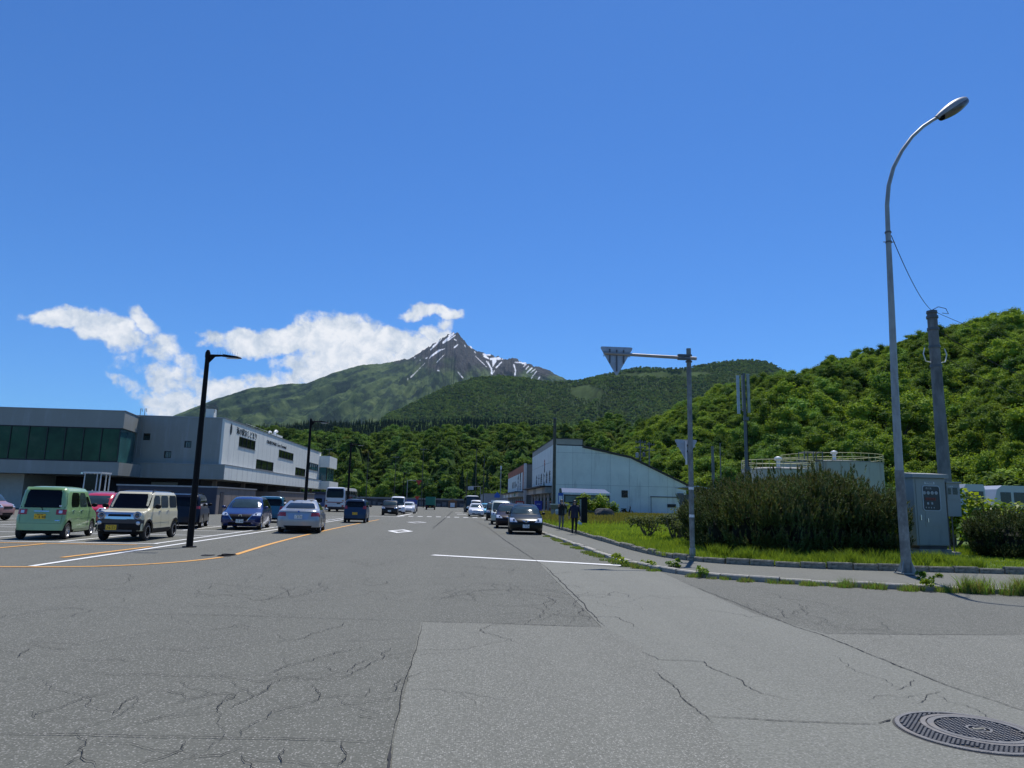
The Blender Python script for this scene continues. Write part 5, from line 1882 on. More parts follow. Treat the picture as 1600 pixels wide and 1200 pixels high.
# small top fascia and roofs
boxpart('beige_band', 0.0, 3.66, -0.02, 0.4, 9.10, 9.82, M_BEIGE, B)
boxpart('beige_band', -0.02, 0.3, 0.402, 27, 9.10, 9.82, M_BEIGE, B)
boxpart('band_capping', -0.06, 3.72, -0.07, 27.05, 9.823, 9.92, M_ROOFD, B)
rf = MB()
rp = [(3.66, 8.86), (9.87, 7.64), (17.5, 4.2)]
for (xa, za), (xb, zb_) in zip(rp, rp[1:]):
    rf.add([(xa, -0.25, za), (xb, -0.25, zb_), (xb, 27.2, zb_), (xa, 27.2, za), (xa, -0.25, za + 0.2), (xb, -0.25, zb_ + 0.2), (xb, 27.2, zb_ + 0.2), (xa, 27.2, za + 0.2)],
           [(3, 2, 1, 0), (4, 5, 6, 7), (0, 1, 5, 4), (1, 2, 6, 5), (2, 3, 7, 6), (3, 0, 4, 7)])
rf.build('roof', M_ROOFD, B)
boxpart('gable_return_wall', 3.64, 3.72, -0.02, 27, 8.84, 9.82, M_ROOFD, B)
# street face (x = 0): panels in two storeys, shop front below
for k in range(9):
    y0, y1 = 0.9 + k * 2.9 + 0.01, 0.9 + (k + 1) * 2.9 - 0.01
    boxpart('wall_panel', -0.02, 0.028, y0, y1, 7.02, 9.08, M_RWALL, B)
    boxpart('wall_panel', -0.02, 0.028, y0, y1, 3.92, 6.98, M_RWALL, B)
boxpart('corner_pier', -0.10, 0.32, -0.03, 0.88, 0, 9.09, M_RWALL, B)
boxpart('canopy', -1.6, 0.0, 1.2, 27, 3.72, 3.88, M_ROOFD, B)
for k in range(7):
    boxpart('signboard', -0.9, -0.02, 1.3 + k * 3.7, 4.9 + k * 3.7, 2.95, 3.70, M_CREAMW if k % 3 else M_CONC, B)
M_DOORB = mat('brown_door_frames', (0.09, 0.06, 0.04), 0.7, var=0.3)
for k in range(6):
    y0 = 1.6 + k * 4.2
    d_ = boxpart('shop_door', -0.05, 0.02, y0, y0 + 1.9, 0, 2.5, M_DOORB if k % 2 else M_MULL, B)
    boxpart('pane', -0.07, -0.053, y0 + 0.15, y0 + 0.9, 0.3, 2.35, M_WGLASS, d_)
    boxpart('pane', -0.07, -0.053, y0 + 1.0, y0 + 1.75, 0.3, 2.35, M_WGLASS, d_)
    boxpart('shopfront_pier', -0.12, 0.02, y0 + 2.1, y0 + 3.9, 0, 2.9, M_CONC, B)
RW = (rad(90), 0, rad(-90))
for k, c in enumerate('お土産と食事'):
    text('lettering', c, 1.75, M_INK, B, (-0.035, 2.9 + (5 - k) * 3.2 + 1.0, 5.0), RW, 0.02, 1.0)
text('lettering', '名', 1.0, M_SIGNRED, B, (-0.035, 9.7, 7.2), RW, 0.02)
text('lettering', '産', 1.0, M_INK, B, (-0.035, 9.7, 6.3), RW, 0.02)
text('lettering', '営業中', 0.5, mat('green_sign_ink', (0.02, 0.14, 0.09), 0.5), B, (-0.035, 10.2, 4.15), RW, 0.02)
# windows low on the gable end
for a_, b_, c_, d_ in ((0.75, 2.15, 2.75, 3.55), (8.7, 9.5, 2.6, 3.5)):
    fr = boxpart('window', a_, b_, -0.06, -0.002, c_, d_, M_MULL, B)
    boxpart('pane', a_ + .08, b_ - .08, -0.075, -0.062, c_ + .08, d_ - .08, M_WGLASS, fr)
boxpart('garage_door_rail', 12.4, 17.0, -0.08, -0.002, 2.72, 2.84, M_GREYMETAL, B)
MB().tube([(12.5, -0.05, 2.75), (12.5, -0.05, 0.3)], 0.03, 5).build('downpipe', M_GREYMETAL, B)
boxpart('meter_box', 15.9, 16.7, -0.25, -0.002, 2.6, 3.3, M_GREYMETAL, B)
boxpart('ventilation_grille', 14.6, 15.7, -0.1, -0.002, 1.5, 1.9, M_MULL, B)

# --- red-topped shop row beyond
XR = 10.75
R2 = thing('red_topped_shop', 'white fronted shop with a red brown top band beyond the gabled hall', 'building', (XR, 118.2, 0))
boxpart('wall', 0, 14, 0, 40, 0, 8.0, M_BACK, R2)
boxpart('red_band', -0.06, -0.002, 0.55, 40, 6.85, 8.05, M_RED, R2)
boxpart('red_band', -0.06, -0.002, 0.55, 3.4, 3.6, 6.848, M_RED, R2)
boxpart('end_pier', -0.12, 0.3, -0.3, 0.54, 0, 8.15, mat('pale_end_pier', (0.6, 0.6, 0.57), 0.7), R2)
boxpart('band_capping', -0.12, 14, -0.05, 40.1, 8.053, 8.12, M_ROOFD, R2)
for k in range(7):
    boxpart('wall_panel', -0.05, -0.003, 3.42 + k * 5.2, 3.42 + (k + 1) * 5.2 - 0.03, 3.62, 6.84, M_RWALL, R2)
boxpart('canopy', -1.5, 0, 0.6, 40, 3.42, 3.56, M_ROOFD, R2)
for k in range(8):
    boxpart('signboard', -1.0, -0.05, 0.8 + k * 4.9, 5.5 + k * 4.9, 2.7, 3.4, (M_CREAMW, M_WHITEP)[k % 2], R2)
boxpart('signboard', -1.06, -1.003, 6.2, 9.2, 2.8, 3.3, mat('green_sign', (0.05, 0.22, 0.15), 0.6), R2)
for k in range(8):
    d_ = boxpart('shop_door', -0.05, -0.003, 1.6 + k * 4.8, 4.0 + k * 4.8, 0, 2.5, M_DOORB, R2)
    boxpart('pane', -0.07, -0.052, 1.8 + k * 4.8, 3.8 + k * 4.8, 0.3, 2.3, M_WGLASS, d_)
for c, y, z, s in (('み', 12.3, 6.2, 1.5), ('や', 12.3, 5.2, 1.1), ('げ', 12.3, 4.2, 1.3), ('喫', 7.6, 6.0, 1.8), ('茶', 7.6, 4.4, 1.5), ('海', 26, 5.0, 1.4), ('鮮', 22.5, 5.0, 1.4), ('丼', 19.2, 5.0, 1.4), ('食堂', 16.5, 4.9, .6)):
    text('lettering', c, s, M_INK, R2, (-0.075, y, z), RW, 0.02)
# grey warehouse further on, shed roofs, blue-walled building far left
gw = thing('grey_warehouse', 'low plain grey warehouse wall beyond the red topped shop', 'warehouse', (8.4, 170, 0))
boxpart('wall', -2.4, 14, 0, 30, 0, 3.6, mat('grey_metal_wall', (0.27, 0.29, 0.31), 0.6, var=0.1), gw)
boxpart('roof', -2.5, 14.1, -0.1, 30.1, 3.603, 3.75, M_CAPM, gw)
boxpart('window', 0.2, 0.9, -0.04, -0.002, 1.5, 2.0, M_WHITEP, gw)
bb_ = thing('blue_roofed_shed', 'long low building with blue walls and dark roof behind the white bus', 'shed', (-33.5, 150, 0))
boxpart('wall', 0, 7.5, 0, 8, 0, 2.5, mat('slate_blue_wall', (0.12, 0.16, 0.27), 0.7), bb_)
boxpart('roof', -0.3, 7.8, -0.4, 8.3, 2.503, 3.0, mat('dark_blue_roof', (0.02, 0.03, 0.06), 0.5), bb_)
for k in range(4):
    boxpart('window', 0.6 + k * 1.8, 1.9 + k * 1.8, -0.05, -0.002, 0.9, 1.7, M_WGLASS, bb_)
sw = thing('sloping_roof_shed', 'small shed with pale sloping roof between the hall and the pine hedge', 'shed', (21.2, 62, 0.1))
boxpart('wall', 0, 3.2, 0, 6, 0, 2.6, mat('weathered_shed_wall', (0.13, 0.12, 0.11), 0.9), sw)
rm = MB(); rm.add([(-0.3, -0.3, 3.25), (3.6, -0.3, 2.55), (3.6, 6.3, 2.55), (-0.3, 6.3, 3.25), (-0.3, -0.3, 3.33), (3.6, -0.3, 2.63), (3.6, 6.3, 2.63), (-0.3, 6.3, 3.33)], [(3, 2, 1, 0), (4, 5, 6, 7), (0, 1, 5, 4), (1, 2, 6, 5), (2, 3, 7, 6), (3, 0, 4, 7)])
rm.build('roof', mat('pale_sheet_roof', (0.42, 0.45, 0.50), 0.5, 0.2), sw)
hut = thing('brown_ticket_hut', 'small brown hut with white hatch far away at the end of the street', 'hut', (-1.7, 196, 0))
boxpart('wall', -1.15, 1.15, 0, 2, 0, 1.7, mat('brown_hut_boards', (0.16, 0.085, 0.045), 0.8), hut)
hm = MB(); hm.prism([(-1.35, 1.68), (1.35, 1.68), (0, 2.4)], -0.2, 2.2, Mf)
o = hm.build('roof', mat('brown_hut_roof', (0.22, 0.11, 0.05), 0.8), hut); outward(o.data)
boxpart('hatch', -0.6, 0.6, -0.05, -0.002, 0.2, 1.35, M_WHITEP, hut)

# --- harbour wall with openwork blocks
hw = thing('harbour_wall', 'long low dark harbour wall with pale coping across the far end of the car park', 'wall', (-62, 215, 0))
boxpart('wall', -60, 72, 0, 1.2, 0, 2.1, mat('harbour_wall_dark', (0.055, 0.055, 0.06), 0.9, var=0.5, vscale=0.5), hw)
boxpart('coping', -60, 72, -0.3, 1.4, 2.103, 2.55, mat('harbour_wall_coping', (0.22, 0.22, 0.21), 0.9), hw)
bmk = MB().add([(-0.75, -0.12, 0.25), (0.75, -0.12, 0.25), (0.75, -0.12, 1.8), (-0.75, -0.12, 1.8), (-0.75, 0, 0.25), (0.75, 0, 0.25), (0.75, 0, 1.8), (-0.75, 0, 1.8)],
                [(0, 1, 2, 3), (0, 4, 5, 1), (1, 5, 6, 2), (2, 6, 7, 3), (3, 7, 4, 0)]).mesh('facing_block', mat('facing_block_grey', (0.13, 0.13, 0.135), 0.9, var=0.4, vscale=2))
r5 = random.Random(5)
for k in range(60):
    instobj('facing_block', bmk, hw, (-30 + k * 1.72, -0.003, r5.uniform(-.1, .1)), (0, 0, 0), (r5.uniform(0.5, 0.95), 1, r5.uniform(0.45, 0.95)))

# --- storage tanks with walkways behind the hedge
M_TANK = mat('storage_tank_paint', (0.42, 0.41, 0.34), 0.6, var=0.06, vscale=0.6, stain=((0.20, 0.13, 0.07), (2.5, 2.5, 0.22), 0.56, 0.72, 0.6))
M_RAILY = mat('pale_yellow_railing', (0.42, 0.41, 0.22), 0.6, var=0.2)


def tank(x, y, r, h, lab, rust):
    t = thing('storage_tank', lab, 'storage tank', (x, y, 0.1), 0, 'storage tanks behind the pine hedge')
    mb = MB()
    for j, (z0, z1) in enumerate(((0, h * 0.5), (h * 0.5, h))):
        mb.lathe([(r, z0), (r, z1 - 0.02), (r - 0.012, z1)], 64)
    mb.build('shell', M_TANK, t, 30)
    MB().lathe([(r + 0.05, h - 0.03), (r + 0.05, h + 0.05), (r * 0.6, h + 0.22), (0.01, h + 0.35)], 64).build('roof', M_CONC, t, 30)
    rm = MB()
    n = 34
    for k in range(n):
        a = 2 * math.pi * k / n
        rm.tube([(math.cos(a) * (r + 0.02), math.sin(a) * (r + 0.02), h), (math.cos(a) * (r + 0.02), math.sin(a) * (r + 0.02), h + 0.85)], 0.025, 4)
    for z in (0.45, 0.85):
        rm.tube([(math.cos(2 * math.pi * k / 48) * (r + 0.02), math.sin(2 * math.pi * k / 48) * (r + 0.02), h + z) for k in range(49)], 0.028, 4)
    rm.build('railing', M_RAILY, t)
    MB().lathe([(0.18, h + 0.2), (0.18, h + 0.75), (0.34, h + 0.85), (0.3, h + 1.05), (0.05, h + 1.15)], 12, Matrix.Translation((-0.3 * r, -0.7 * r, 0))).build('vent', M_WHITEP, t, 40)
    return t


tank(39.5, 73.5, 5.0, 6.35, 'larger pale storage tank with yellow railing behind the hedge', 0)
tank(29.5, 64.5, 3.2, 5.0, 'smaller rust streaked storage tank left of the larger one', 1)
gt = thing('tank_gantry', 'rusty scaffold stair gantry standing between the two storage tanks', 'gantry', (33.3, 66.8, 0.1))
for x in (0, 0.9, 1.8):
    for y in (0, 1.2):
        MB().tube([(x, y, 0), (x, y, 7.1)], 0.045, 5).build('post', M_GREYMETAL, gt)
for z in (1.6, 3.2, 4.8, 6.2, 7.0):
    gm_ = MB()
    gm_.tube([(0, 0, z), (1.8, 0, z)], 0.035, 4).tube([(0, 1.2, z), (1.8, 1.2, z)], 0.035, 4)
    gm_.tube([(0, 0, z), (0, 1.2, z)], 0.035, 4).tube([(1.8, 0, z), (1.8, 1.2, z)], 0.035, 4)
    gm_.build('crossbar', M_GREYMETAL, gt)
gs = MB()
for z in (0.1, 3.2, 4.8):
    gs.tube([(0, 0, z), (1.8, 0, z + 1.55)], 0.03, 4)
gs.build('brace', M_RAILY, gt)
boxpart('platform', 0, 1.8, 0, 1.2, 6.21, 6.27, M_GREYMETAL, gt)
# white vehicles/boat shed roofs at the right edge
for i, (u0, u1, v0, v1, Y, lab) in enumerate(((1502, 1538, 756, 790, 34, 'white delivery van body seen over the leafy shrubs at the right'), (1548, 1640, 758, 800, 36, 'pale grey van body at the right edge behind the shrubs'))):
    a_, c_ = at(u0, v0, Y), at(u1, v0, Y)
    t = thing('white_van', lab, 'van', ((a_.x + c_.x) / 2, Y, 0.1), 0, 'vans parked behind the shrubs')
    w_ = (c_.x - a_.x) / 2
    H_ = a_.z - 0.1
    mb = MB(); pf = [(-w_, 0.5), (w_, 0.5), (w_, H_ * 0.93), (w_ * 0.9, H_), (-w_ * 0.62, H_), (-w_ * 0.8, H_ * 0.93), (-w_ * 0.98, H_ * 0.62)]
    mb.prism(pf, 0, 1.8, Mf)
    o = mb.build('body', car_paint('van_white', (0.40, 0.41, 0.42)), t); outward(o.data)
    boxpart('side_window', -w_ * 0.7, -w_ * 0.35, -0.012, -0.002, H_ * 0.66, H_ * 0.88, M_GLASS, t)
    boxpart('side_window', -w_ * 0.25, w_ * 0.85, -0.012, -0.002, H_ * 0.66, H_ * 0.88, M_GLASS, t)
    for s in (-0.6, 0.6):
        MB().lathe([(0.02, -0.01), (0.33, -0.01), (0.33, 0.22), (0.02, 0.22)], 16, Matrix.Translation((w_ * s, 0.1, 0.33)) @ Matrix.Rotation(rad(-90), 4, 'X')).build('wheel', M_TYRE, t)
for i, (x, y, s) in enumerate(((31.8, 43.5, 1.0), (25.0, 40.0, 0.8))):
    pass

# ================================================================ POLES AND STREET FURNITURE
# --- tall curved street lamp (right)
bx_, by_ = 10.46, 16.30
L = thing('street_lamp', 'tall grey curved street lamp standing on the pavement edge', 'street lamp', (bx_, by_, 0.10))
path = [at(u, v, by_) for u, v in ((1405, 735), (1398, 600), (1393, 480), (1387.5, 362), (1386, 320), (1388.5, 290), (1396, 262), (1409, 236), (1425, 214), (1442, 198), (1457, 188), (1468, 182))]
loc = [(p.x - bx_, 0, p.z - 0.10) for p in path]
MB().tube([(0, 0, 0), (loc[0][0] * 0.5, 0, loc[0][2] * 0.5), loc[0]], [0.115, 0.108, 0.102], 16, cap=False).build('lower_pole', M_STEELD, L, 40)
MB().tube([loc[0]] + loc[1:4], [0.094, 0.084, 0.074, 0.062], 16).build('upper_pole', M_STEEL, L, 40)
MB().tube(loc[3:], [0.056, 0.052, 0.050, 0.048, 0.046, 0.044, 0.042, 0.040, 0.040], 12).build('curved_arm', M_STEEL, L, 60)
band = MB()
for z in (loc[3][2] - 0.02, loc[3][2] - 0.28):
    band.lathe([(0.064, z - 0.02), (0.078, z - 0.02), (0.078, z + 0.02), (0.064, z + 0.02)], 14, Matrix.Translation((loc[3][0], 0, 0)))
band.tube([(loc[3][0] - .14, 0, loc[3][2] - .28), (loc[3][0] + .16, 0, loc[3][2] - .27)], 0.012, 5)
band.build('cable_clamp', M_GREYMETAL, L, 30)
bs = MB()
bs.box(-0.2, 0.2, -0.2, 0.2, 0.0, 0.025)
for k in range(4):
    Mx = Matrix.Rotation(k * math.pi / 2 + 0.5, 4, 'Z')
    bs.add([Mx @ Vector(p) for p in ((0.10, -0.008, 0.02), (0.24, -0.008, 0.02), (0.10, -0.008, 0.33), (0.10, 0.008, 0.02), (0.24, 0.008, 0.02), (0.10, 0.008, 0.33))], [(0, 1, 2), (5, 4, 3), (0, 3, 4, 1), (1, 4, 5, 2)])
bs.build('base_plate', M_STEEL, L)
for k in range(4):
    a = k * 1.5708 + 0.785
    MB().lathe([(0.02, 0.02), (0.02, 0.07), (0.0, 0.075)], 6, Matrix.Translation((math.cos(a) * .24, math.sin(a) * .24, 0))).build('anchor_bolt', M_GREYMETAL, L)
# lamp head: flattened shell with a glass bowl beneath
h0, h1 = at(1464, 186, by_), at(1509, 157, by_)
hx = Vector((h1.x - h0.x, 0, h1.z - h0.z)); hl = hx.length; ha = math.atan2(hx.z, hx.x)
HM = Matrix.Translation((h0.x - bx_, 0, h0.z - 0.10)) @ Matrix.Rotation(-ha, 4, 'Y')
sh_, gl_ = MB(), MB()
n, k = 14, 16
def headrow(t, top):
    w = 0.05 + 0.17 * math.sin(math.pi * min(1, (t * 0.93 + 0.03)) ** 1.25) ** 0.7
    return [(t * hl, w * math.cos(math.pi * j / k), (1 if top else -1) * (0.045 + w * (0.62 if top else 0.55)) * math.sin(math.pi * j / k) ** (0.8)) for j in range(k + 1)]
sh_.grid([[HM @ Vector(p) for p in headrow(i / n, True)] for i in range(n + 1)])
gl_.grid([[HM @ Vector(p) for p in headrow(0.14 + 0.84 * i / n, False)] for i in range(n + 1)])
under = MB().grid([[HM @ Vector((x, y, 0.0)) for x, y, z in headrow(i / n, False)] for i in range(n + 1)])
sh_.build('lamp_housing', mat('lamp_housing_grey', (0.30, 0.31, 0.32), 0.5, var=0.15, vscale=8), L, 60)
under.build('lamp_rim', M_GREYMETAL, L)
gl_.build('lamp_bowl', mat('lamp_bowl_glass', (0.10, 0.085, 0.07), 0.2, var=0.4, vscale=9, spec=0.6), L, 60)

# --- concrete utility pole behind the cabinet with fittings
ux, uy = 19.15, 27.0
U = thing('utility_pole', 'thick concrete utility pole rising behind the grey cabinet', 'utility pole', (ux, uy, 0.0))
MB().tube([(0, 0, 0), (0, 0, 5.4)], [0.245, 0.222], 16).build('lower_pole', M_CONCPOLE, U, 40)
MB().tube([(0, 0, 5.38), (0, 0, 9.62)], [0.215, 0.185], 16).build('upper_pole', M_CONCPOLE, U, 40)
for z in (9.45, 8.95, 8.2, 7.4):
    MB().lathe([(0.185, z - .05), (0.225, z - .05), (0.225, z + .05), (0.185, z + .05)], 14).build('pole_band', M_GREYMETAL, U, 30)
MB().lathe([(0.19, 9.6), (0.21, 9.62), (0.20, 9.72), (0.0, 9.74)], 14).build('pole_cap', M_GREYMETAL, U, 30)
for s in (-1, 1):
    MB().tube([(s * 0.2, 0, 7.55), (s * 0.42, 0, 7.6), (s * 0.5, 0, 7.9), (s * 0.42, 0, 8.15)], 0.022, 6).build('cable_hook', M_WHITEP, U, 60)


def cable(name, pts, r, label, m=M_BLACK):
    mb = MB(); mb.tube(pts, r, 5)
    return tag(mb.build(name, m), label, 'cable')


def sag(a, b, s, n=16):
    a, b = Vector(a), Vector(b)
    return [a.lerp(b, t / n) - Vector((0, 0, s * 4 * (t / n) * (1 - t / n))) for t in range(n + 1)]


pt = Vector((ux, uy, 9.75))
lm = Vector((path[3].x + 0.08, by_, path[3].z - 0.1))
cable('lamp_cable', sag(lm, pt, 0.3), 0.010, 'thin twisted cable from the street lamp to the concrete pole')
cable('power_cable', sag(pt, (33, 34, 9.4), 0.3), 0.010, 'thin cable running right from the concrete pole top')
cable('cable_loop', [pt + Vector(p) for p in ((0, 0, 0), (0.3, 0, 0.16), (0.62, 0, 0.10), (0.72, 0, -0.12), (0.45, 0, -0.10))], 0.014, 'small loop of cable above the concrete pole')
cable('service_wire', sag((ux + 0.2, uy, 8.9), (33, 36, 8.3), 0.35), 0.014, 'upper service wire from the concrete pole over the hillside')
cable('service_wire', sag((ux + 0.2, uy, 7.9), (34, 36, 7.2), 0.5), 0.014, 'lower service wire from the concrete pole over the hillside')

# --- grey electrical cabinet
CA = thing('electrical_cabinet', 'grey steel electrical cabinet with meter window on a concrete base', 'electrical cabinet', (14.62, 22.15, 0.1), rad(1.5))
M_CAB = mat('cabinet_grey_paint', (0.285, 0.295, 0.28), 0.45, var=0.05, vscale=1.5, stain=((0.16, 0.17, 0.18), (4, 4, 0.8), 0.55, 0.7, 0.4))
cw, cd2, cz0, cz1 = 1.10, 0.62, 0.38, 2.53
b_ = MB().box(0, cw, 0, cd2, cz0, cz1).build('body', M_CAB, CA)
bv = b_.modifiers.new('b', 'BEVEL'); bv.width = 0.012; bv.segments = 2
boxpart('door', 0.075, cw - 0.02, -0.018, -0.002, cz0 + 0.03, cz1 - 0.04, M_CAB, CA)
rfm = MB()
rfm.add([(-0.07, -0.10, cz1 + 0.002), (cw + 0.07, -0.10, cz1 + 0.002), (cw + 0.07, cd2 + 0.06, cz1 + 0.002), (-0.07, cd2 + 0.06, cz1 + 0.002),
         (-0.07, -0.10, cz1 + 0.12), (cw + 0.07, -0.10, cz1 + 0.12), (cw + 0.07, cd2 + 0.06, cz1 + 0.19), (-0.07, cd2 + 0.06, cz1 + 0.19)],
        [(3, 2, 1, 0), (4, 5, 6, 7), (0, 1, 5, 4), (1, 2, 6, 5), (2, 3, 7, 6), (3, 0, 4, 7)])
rfm.build('roof', M_CAB, CA)
boxpart('plinth', 0.10, cw - 0.06, 0.04, cd2 - 0.04, 0.27, cz0, mat('rusty_plinth', (0.09, 0.08, 0.075), 0.8, var=0.3), CA)
boxpart('concrete_base', 0.05, cw + 0.02, -0.06, cd2 + 0.05, -0.1, 0.27, M_CONC, CA)
boxpart('foundation_slab', -0.30, cw + 0.36, -0.02, cd2 + 0.2, -0.1, 0.19, M_CONC, CA)
boxpart('base_plug', 0.32, 0.42, -0.075, -0.06, 0.05, 0.18, mat('tan_plug', (0.3, 0.25, 0.17), 0.8), CA)
# meter window with rounded frame
def rrect(x0, x1, z0, z1, r, n=6):
    P_ = []
    for cx, cz, a0 in ((x1 - r, z1 - r, 0), (x0 + r, z1 - r, 90), (x0 + r, z0 + r, 180), (x1 - r, z0 + r, 270)):
        for k in range(n + 1):
            a = rad(a0 + 90 * k / n)
            P_.append((cx + r * math.cos(a), cz + r * math.sin(a)))
    return P_
wx0, wx1, wz0, wz1 = 0.30, 0.86, 1.50, 2.26
o1, o2 = rrect(wx0 - .03, wx1 + .03, wz0 - .03, wz1 + .03, 0.09), rrect(wx0, wx1, wz0, wz1, 0.07)
fm = MB(); nn_ = len(o1)
fm.add([(x, -0.036, z) for x, z in o1] + [(x, -0.036, z) for x, z in o2] + [(x, -0.019, z) for x, z in o1], [(i, (i + 1) % nn_, nn_ + (i + 1) % nn_, nn_ + i) for i in range(nn_)] + [(2 * nn_ + i, 2 * nn_ + (i + 1) % nn_, (i + 1) % nn_, i) for i in range(nn_)])
wf = fm.build('window_frame', mat('rubber_window_gasket', (0.42, 0.44, 0.46), 0.4), CA); outward(wf.data)
gp = MB(); gp.add([(x, -0.024, z) for x, z in o2], [tuple(range(nn_))[::-1]])
gp.build('meter_panel', mat('meter_panel_dark', (0.03, 0.035, 0.04), 0.3, var=0.2, vscale=8), wf)
text('lettering', '電灯盤', 0.07, mat('grey_lettering', (0.4, 0.4, 0.4), 0.6), wf, (0.50, -0.027, 2.19), (rad(90), 0, 0), 0.001)
for k in range(4):
    x = 0.345 + k * 0.135
    MB().lathe([(0.055, 0), (0.055, 0.012), (0.034, 0.014), (0.034, 0.006), (0.0, 0.006)], 18, Matrix.Translation((x, -0.0245, 2.05)) @ Matrix.Rotation(rad(90), 4, 'X')).build('dial', mat('dial_grey', (0.38, 0.39, 0.40), 0.4), wf)
for k in range(7):
    boxpart('fuse', 0.37 + k * 0.052, 0.41 + k * 0.052, -0.034, -0.0245, 1.81, 1.90, mat('red_fuses', (0.20, 0.045, 0.03), 0.5), wf)
for k in range(2):
    boxpart('switch', 0.42 + k * 0.14, 0.48 + k * 0.14, -0.034, -0.0245, 1.68, 1.75, mat('dial_grey', (0.38, 0.39, 0.40), 0.4), wf)
for k in range(4):
    boxpart('switch', 0.36 + k * 0.09, 0.39 + k * 0.09, -0.034, -0.0245, 1.56, 1.60, mat('dial_grey', (0.38, 0.39, 0.40), 0.4), wf)
npl = boxpart('name_plate', 0.38, 0.72, -0.026, -0.019, 2.33, 2.40, M_WHITEP, CA)
text('lettering', '照明制御盤', 0.055, M_INK, npl, (0.55, -0.028, 2.365), (rad(90), 0, 0), 0.001)
idr = boxpart('inspection_door', 0.33, 0.86, -0.030, -0.0185, 0.98, 1.44, M_CAB, CA)
boxpart('handle', 0.39, 0.42, -0.055, -0.031, 1.12, 1.24, M_CHROME, idr)
boxpart('handle', 0.155, 0.185, -0.05, -0.019, 1.18, 1.34, M_CHROME, CA)
mbx = thing('meter_box', 'grey meter box with two small windows fixed on the cabinet right side', 'meter box', (15.79, 22.22, 0.1))
boxpart('body', 0, 0.45, 0, 0.35, 1.32, 2.38, M_CAB, mbx)
boxpart('roof', -0.02, 0.49, -0.05, 0.38, 2.383, 2.43, M_CAB, mbx)
boxpart('upper_door', 0.02, 0.43, -0.014, -0.002, 1.86, 2.30, M_CAB, mbx)
boxpart('window', 0.04, 0.13, -0.022, -0.015, 2.02, 2.22, M_GLASS, mbx)
boxpart('window', 0.20, 0.36, -0.022, -0.015, 2.02, 2.24, M_GLASS, mbx)
text('lettering', '計器箱', 0.05, M_WHITEP, mbx, (0.14, -0.017, 2.27), (rad(90), 0, 0), 0.001)
MB().tube([(0.1, 0.2, 0), (0.1, 0.2, 1.32)], 0.03, 6).build('conduit', M_GREYMETAL, mbx)
MB().tube([(0.25, 0.2, 0), (0.25, 0.2, 1.32)], 0.022, 6).build('conduit', M_GREYMETAL, mbx)

# --- sign pole with overhanging give-way triangle (seen from the back)
sx, sy = 6.46, 19.62
SP = thing('sign_pole', 'grey steel sign pole with horizontal arm at the kerb', 'sign pole', (sx, sy, 0.10))
MB().tube([(0, 0, 0), (0, 0, 5.93)], [0.070, 0.066], 14).build('pole', M_STEELD, SP, 40)
MB().lathe([(0.072, 0.0), (0.085, 0.0), (0.085, 0.30), (0.072, 0.31)], 14).build('pole_collar', M_STEEL, SP, 30)
for z in (1.14, 1.90):
    MB().lathe([(0.0715, z), (0.0735, z), (0.0735, z + 0.075), (0.0715, z + 0.075)], 14).build('white_band', M_WHITEP, SP)
a0, a1 = at(942, 553, sy - .02), at(1086, 561.5, sy - .02)
la = lambda p: (p.x - sx, -0.13, p.z - 0.10)
MB().tube([la(a0), la(a1)], [0.042, 0.05], 12).build('arm', mat('beige_arm_paint', (0.30, 0.28, 0.26), 0.5, 0.2, var=0.12), SP, 40)
bk = MB()
zc = la(a1)[2] + 0.02
for dz in (-0.09, 0.09):
    bk.lathe([(0.07, zc + dz - 0.02), (0.095, zc + dz - 0.02), (0.095, zc + dz + 0.02), (0.07, zc + dz + 0.02)], 14)
bk.box(-0.36, -0.02, -0.19, -0.07, zc - 0.07, zc - 0.02).box(-0.36, -0.02, -0.19, -0.07, zc + 0.035, zc + 0.085)
bk.tube([(-0.22, -0.2, zc), (-0.22, -0.05, zc)], 0.045, 8)
bk.build('arm_bracket', M_GREYMETAL, SP, 30)


def rtri(pts, r, n=5):
    out = []
    m = len(pts)
    for i in range(m):
        p, q, s_ = Vector(pts[i - 1]), Vector(pts[i]), Vector(pts[(i + 1) % m])
        d1, d2 = (p - q).normalized(), (s_ - q).normalized()
        for k in range(n + 1):
            t = k / n
            out.append(tuple(q + d1 * r * (1 - t) ** 2 + d2 * r * t ** 2))
    return out


def tri_sign(label, c, w, h, y, r, ribs, parent_loc):
    t = thing('give_way_sign', label, 'road sign', c, 0, 'triangular signs on the kerbside pole')
    pl = rtri([(-w / 2, h / 2), (w / 2, h / 2), (0, -h / 2)], r)
    mb = MB(); mb.prism(pl, 0, 0.012, Mf)
    o = mb.build('sign_plate', M_SIGNBACK, t); outward(o.data)
    ff = MB(); ff.prism([(x * 0.985, z * 0.985) for x, z in pl], 0.0125, 0.014, Mf)
    o = ff.build('sign_face', M_SIGNRED, t); outward(o.data)
    ff = MB(); ff.prism([(x * 0.72, z * 0.72) for x, z in pl], 0.0145, 0.0155, Mf)
    o = ff.build('sign_face', M_WHITEP, t); outward(o.data)
    for x, z0, z1 in ribs:
        boxpart('rib', x - 0.016, x + 0.016, -0.045, -0.001, z0, z1, M_GREYMETAL, t)
    for z in (h * 0.18, h * 0.36):
        boxpart('stiffener', -w * 0.40, w * 0.40, -0.012, -0.0012, z - 0.012, z + 0.012, M_SIGNBACK, t)
    return t


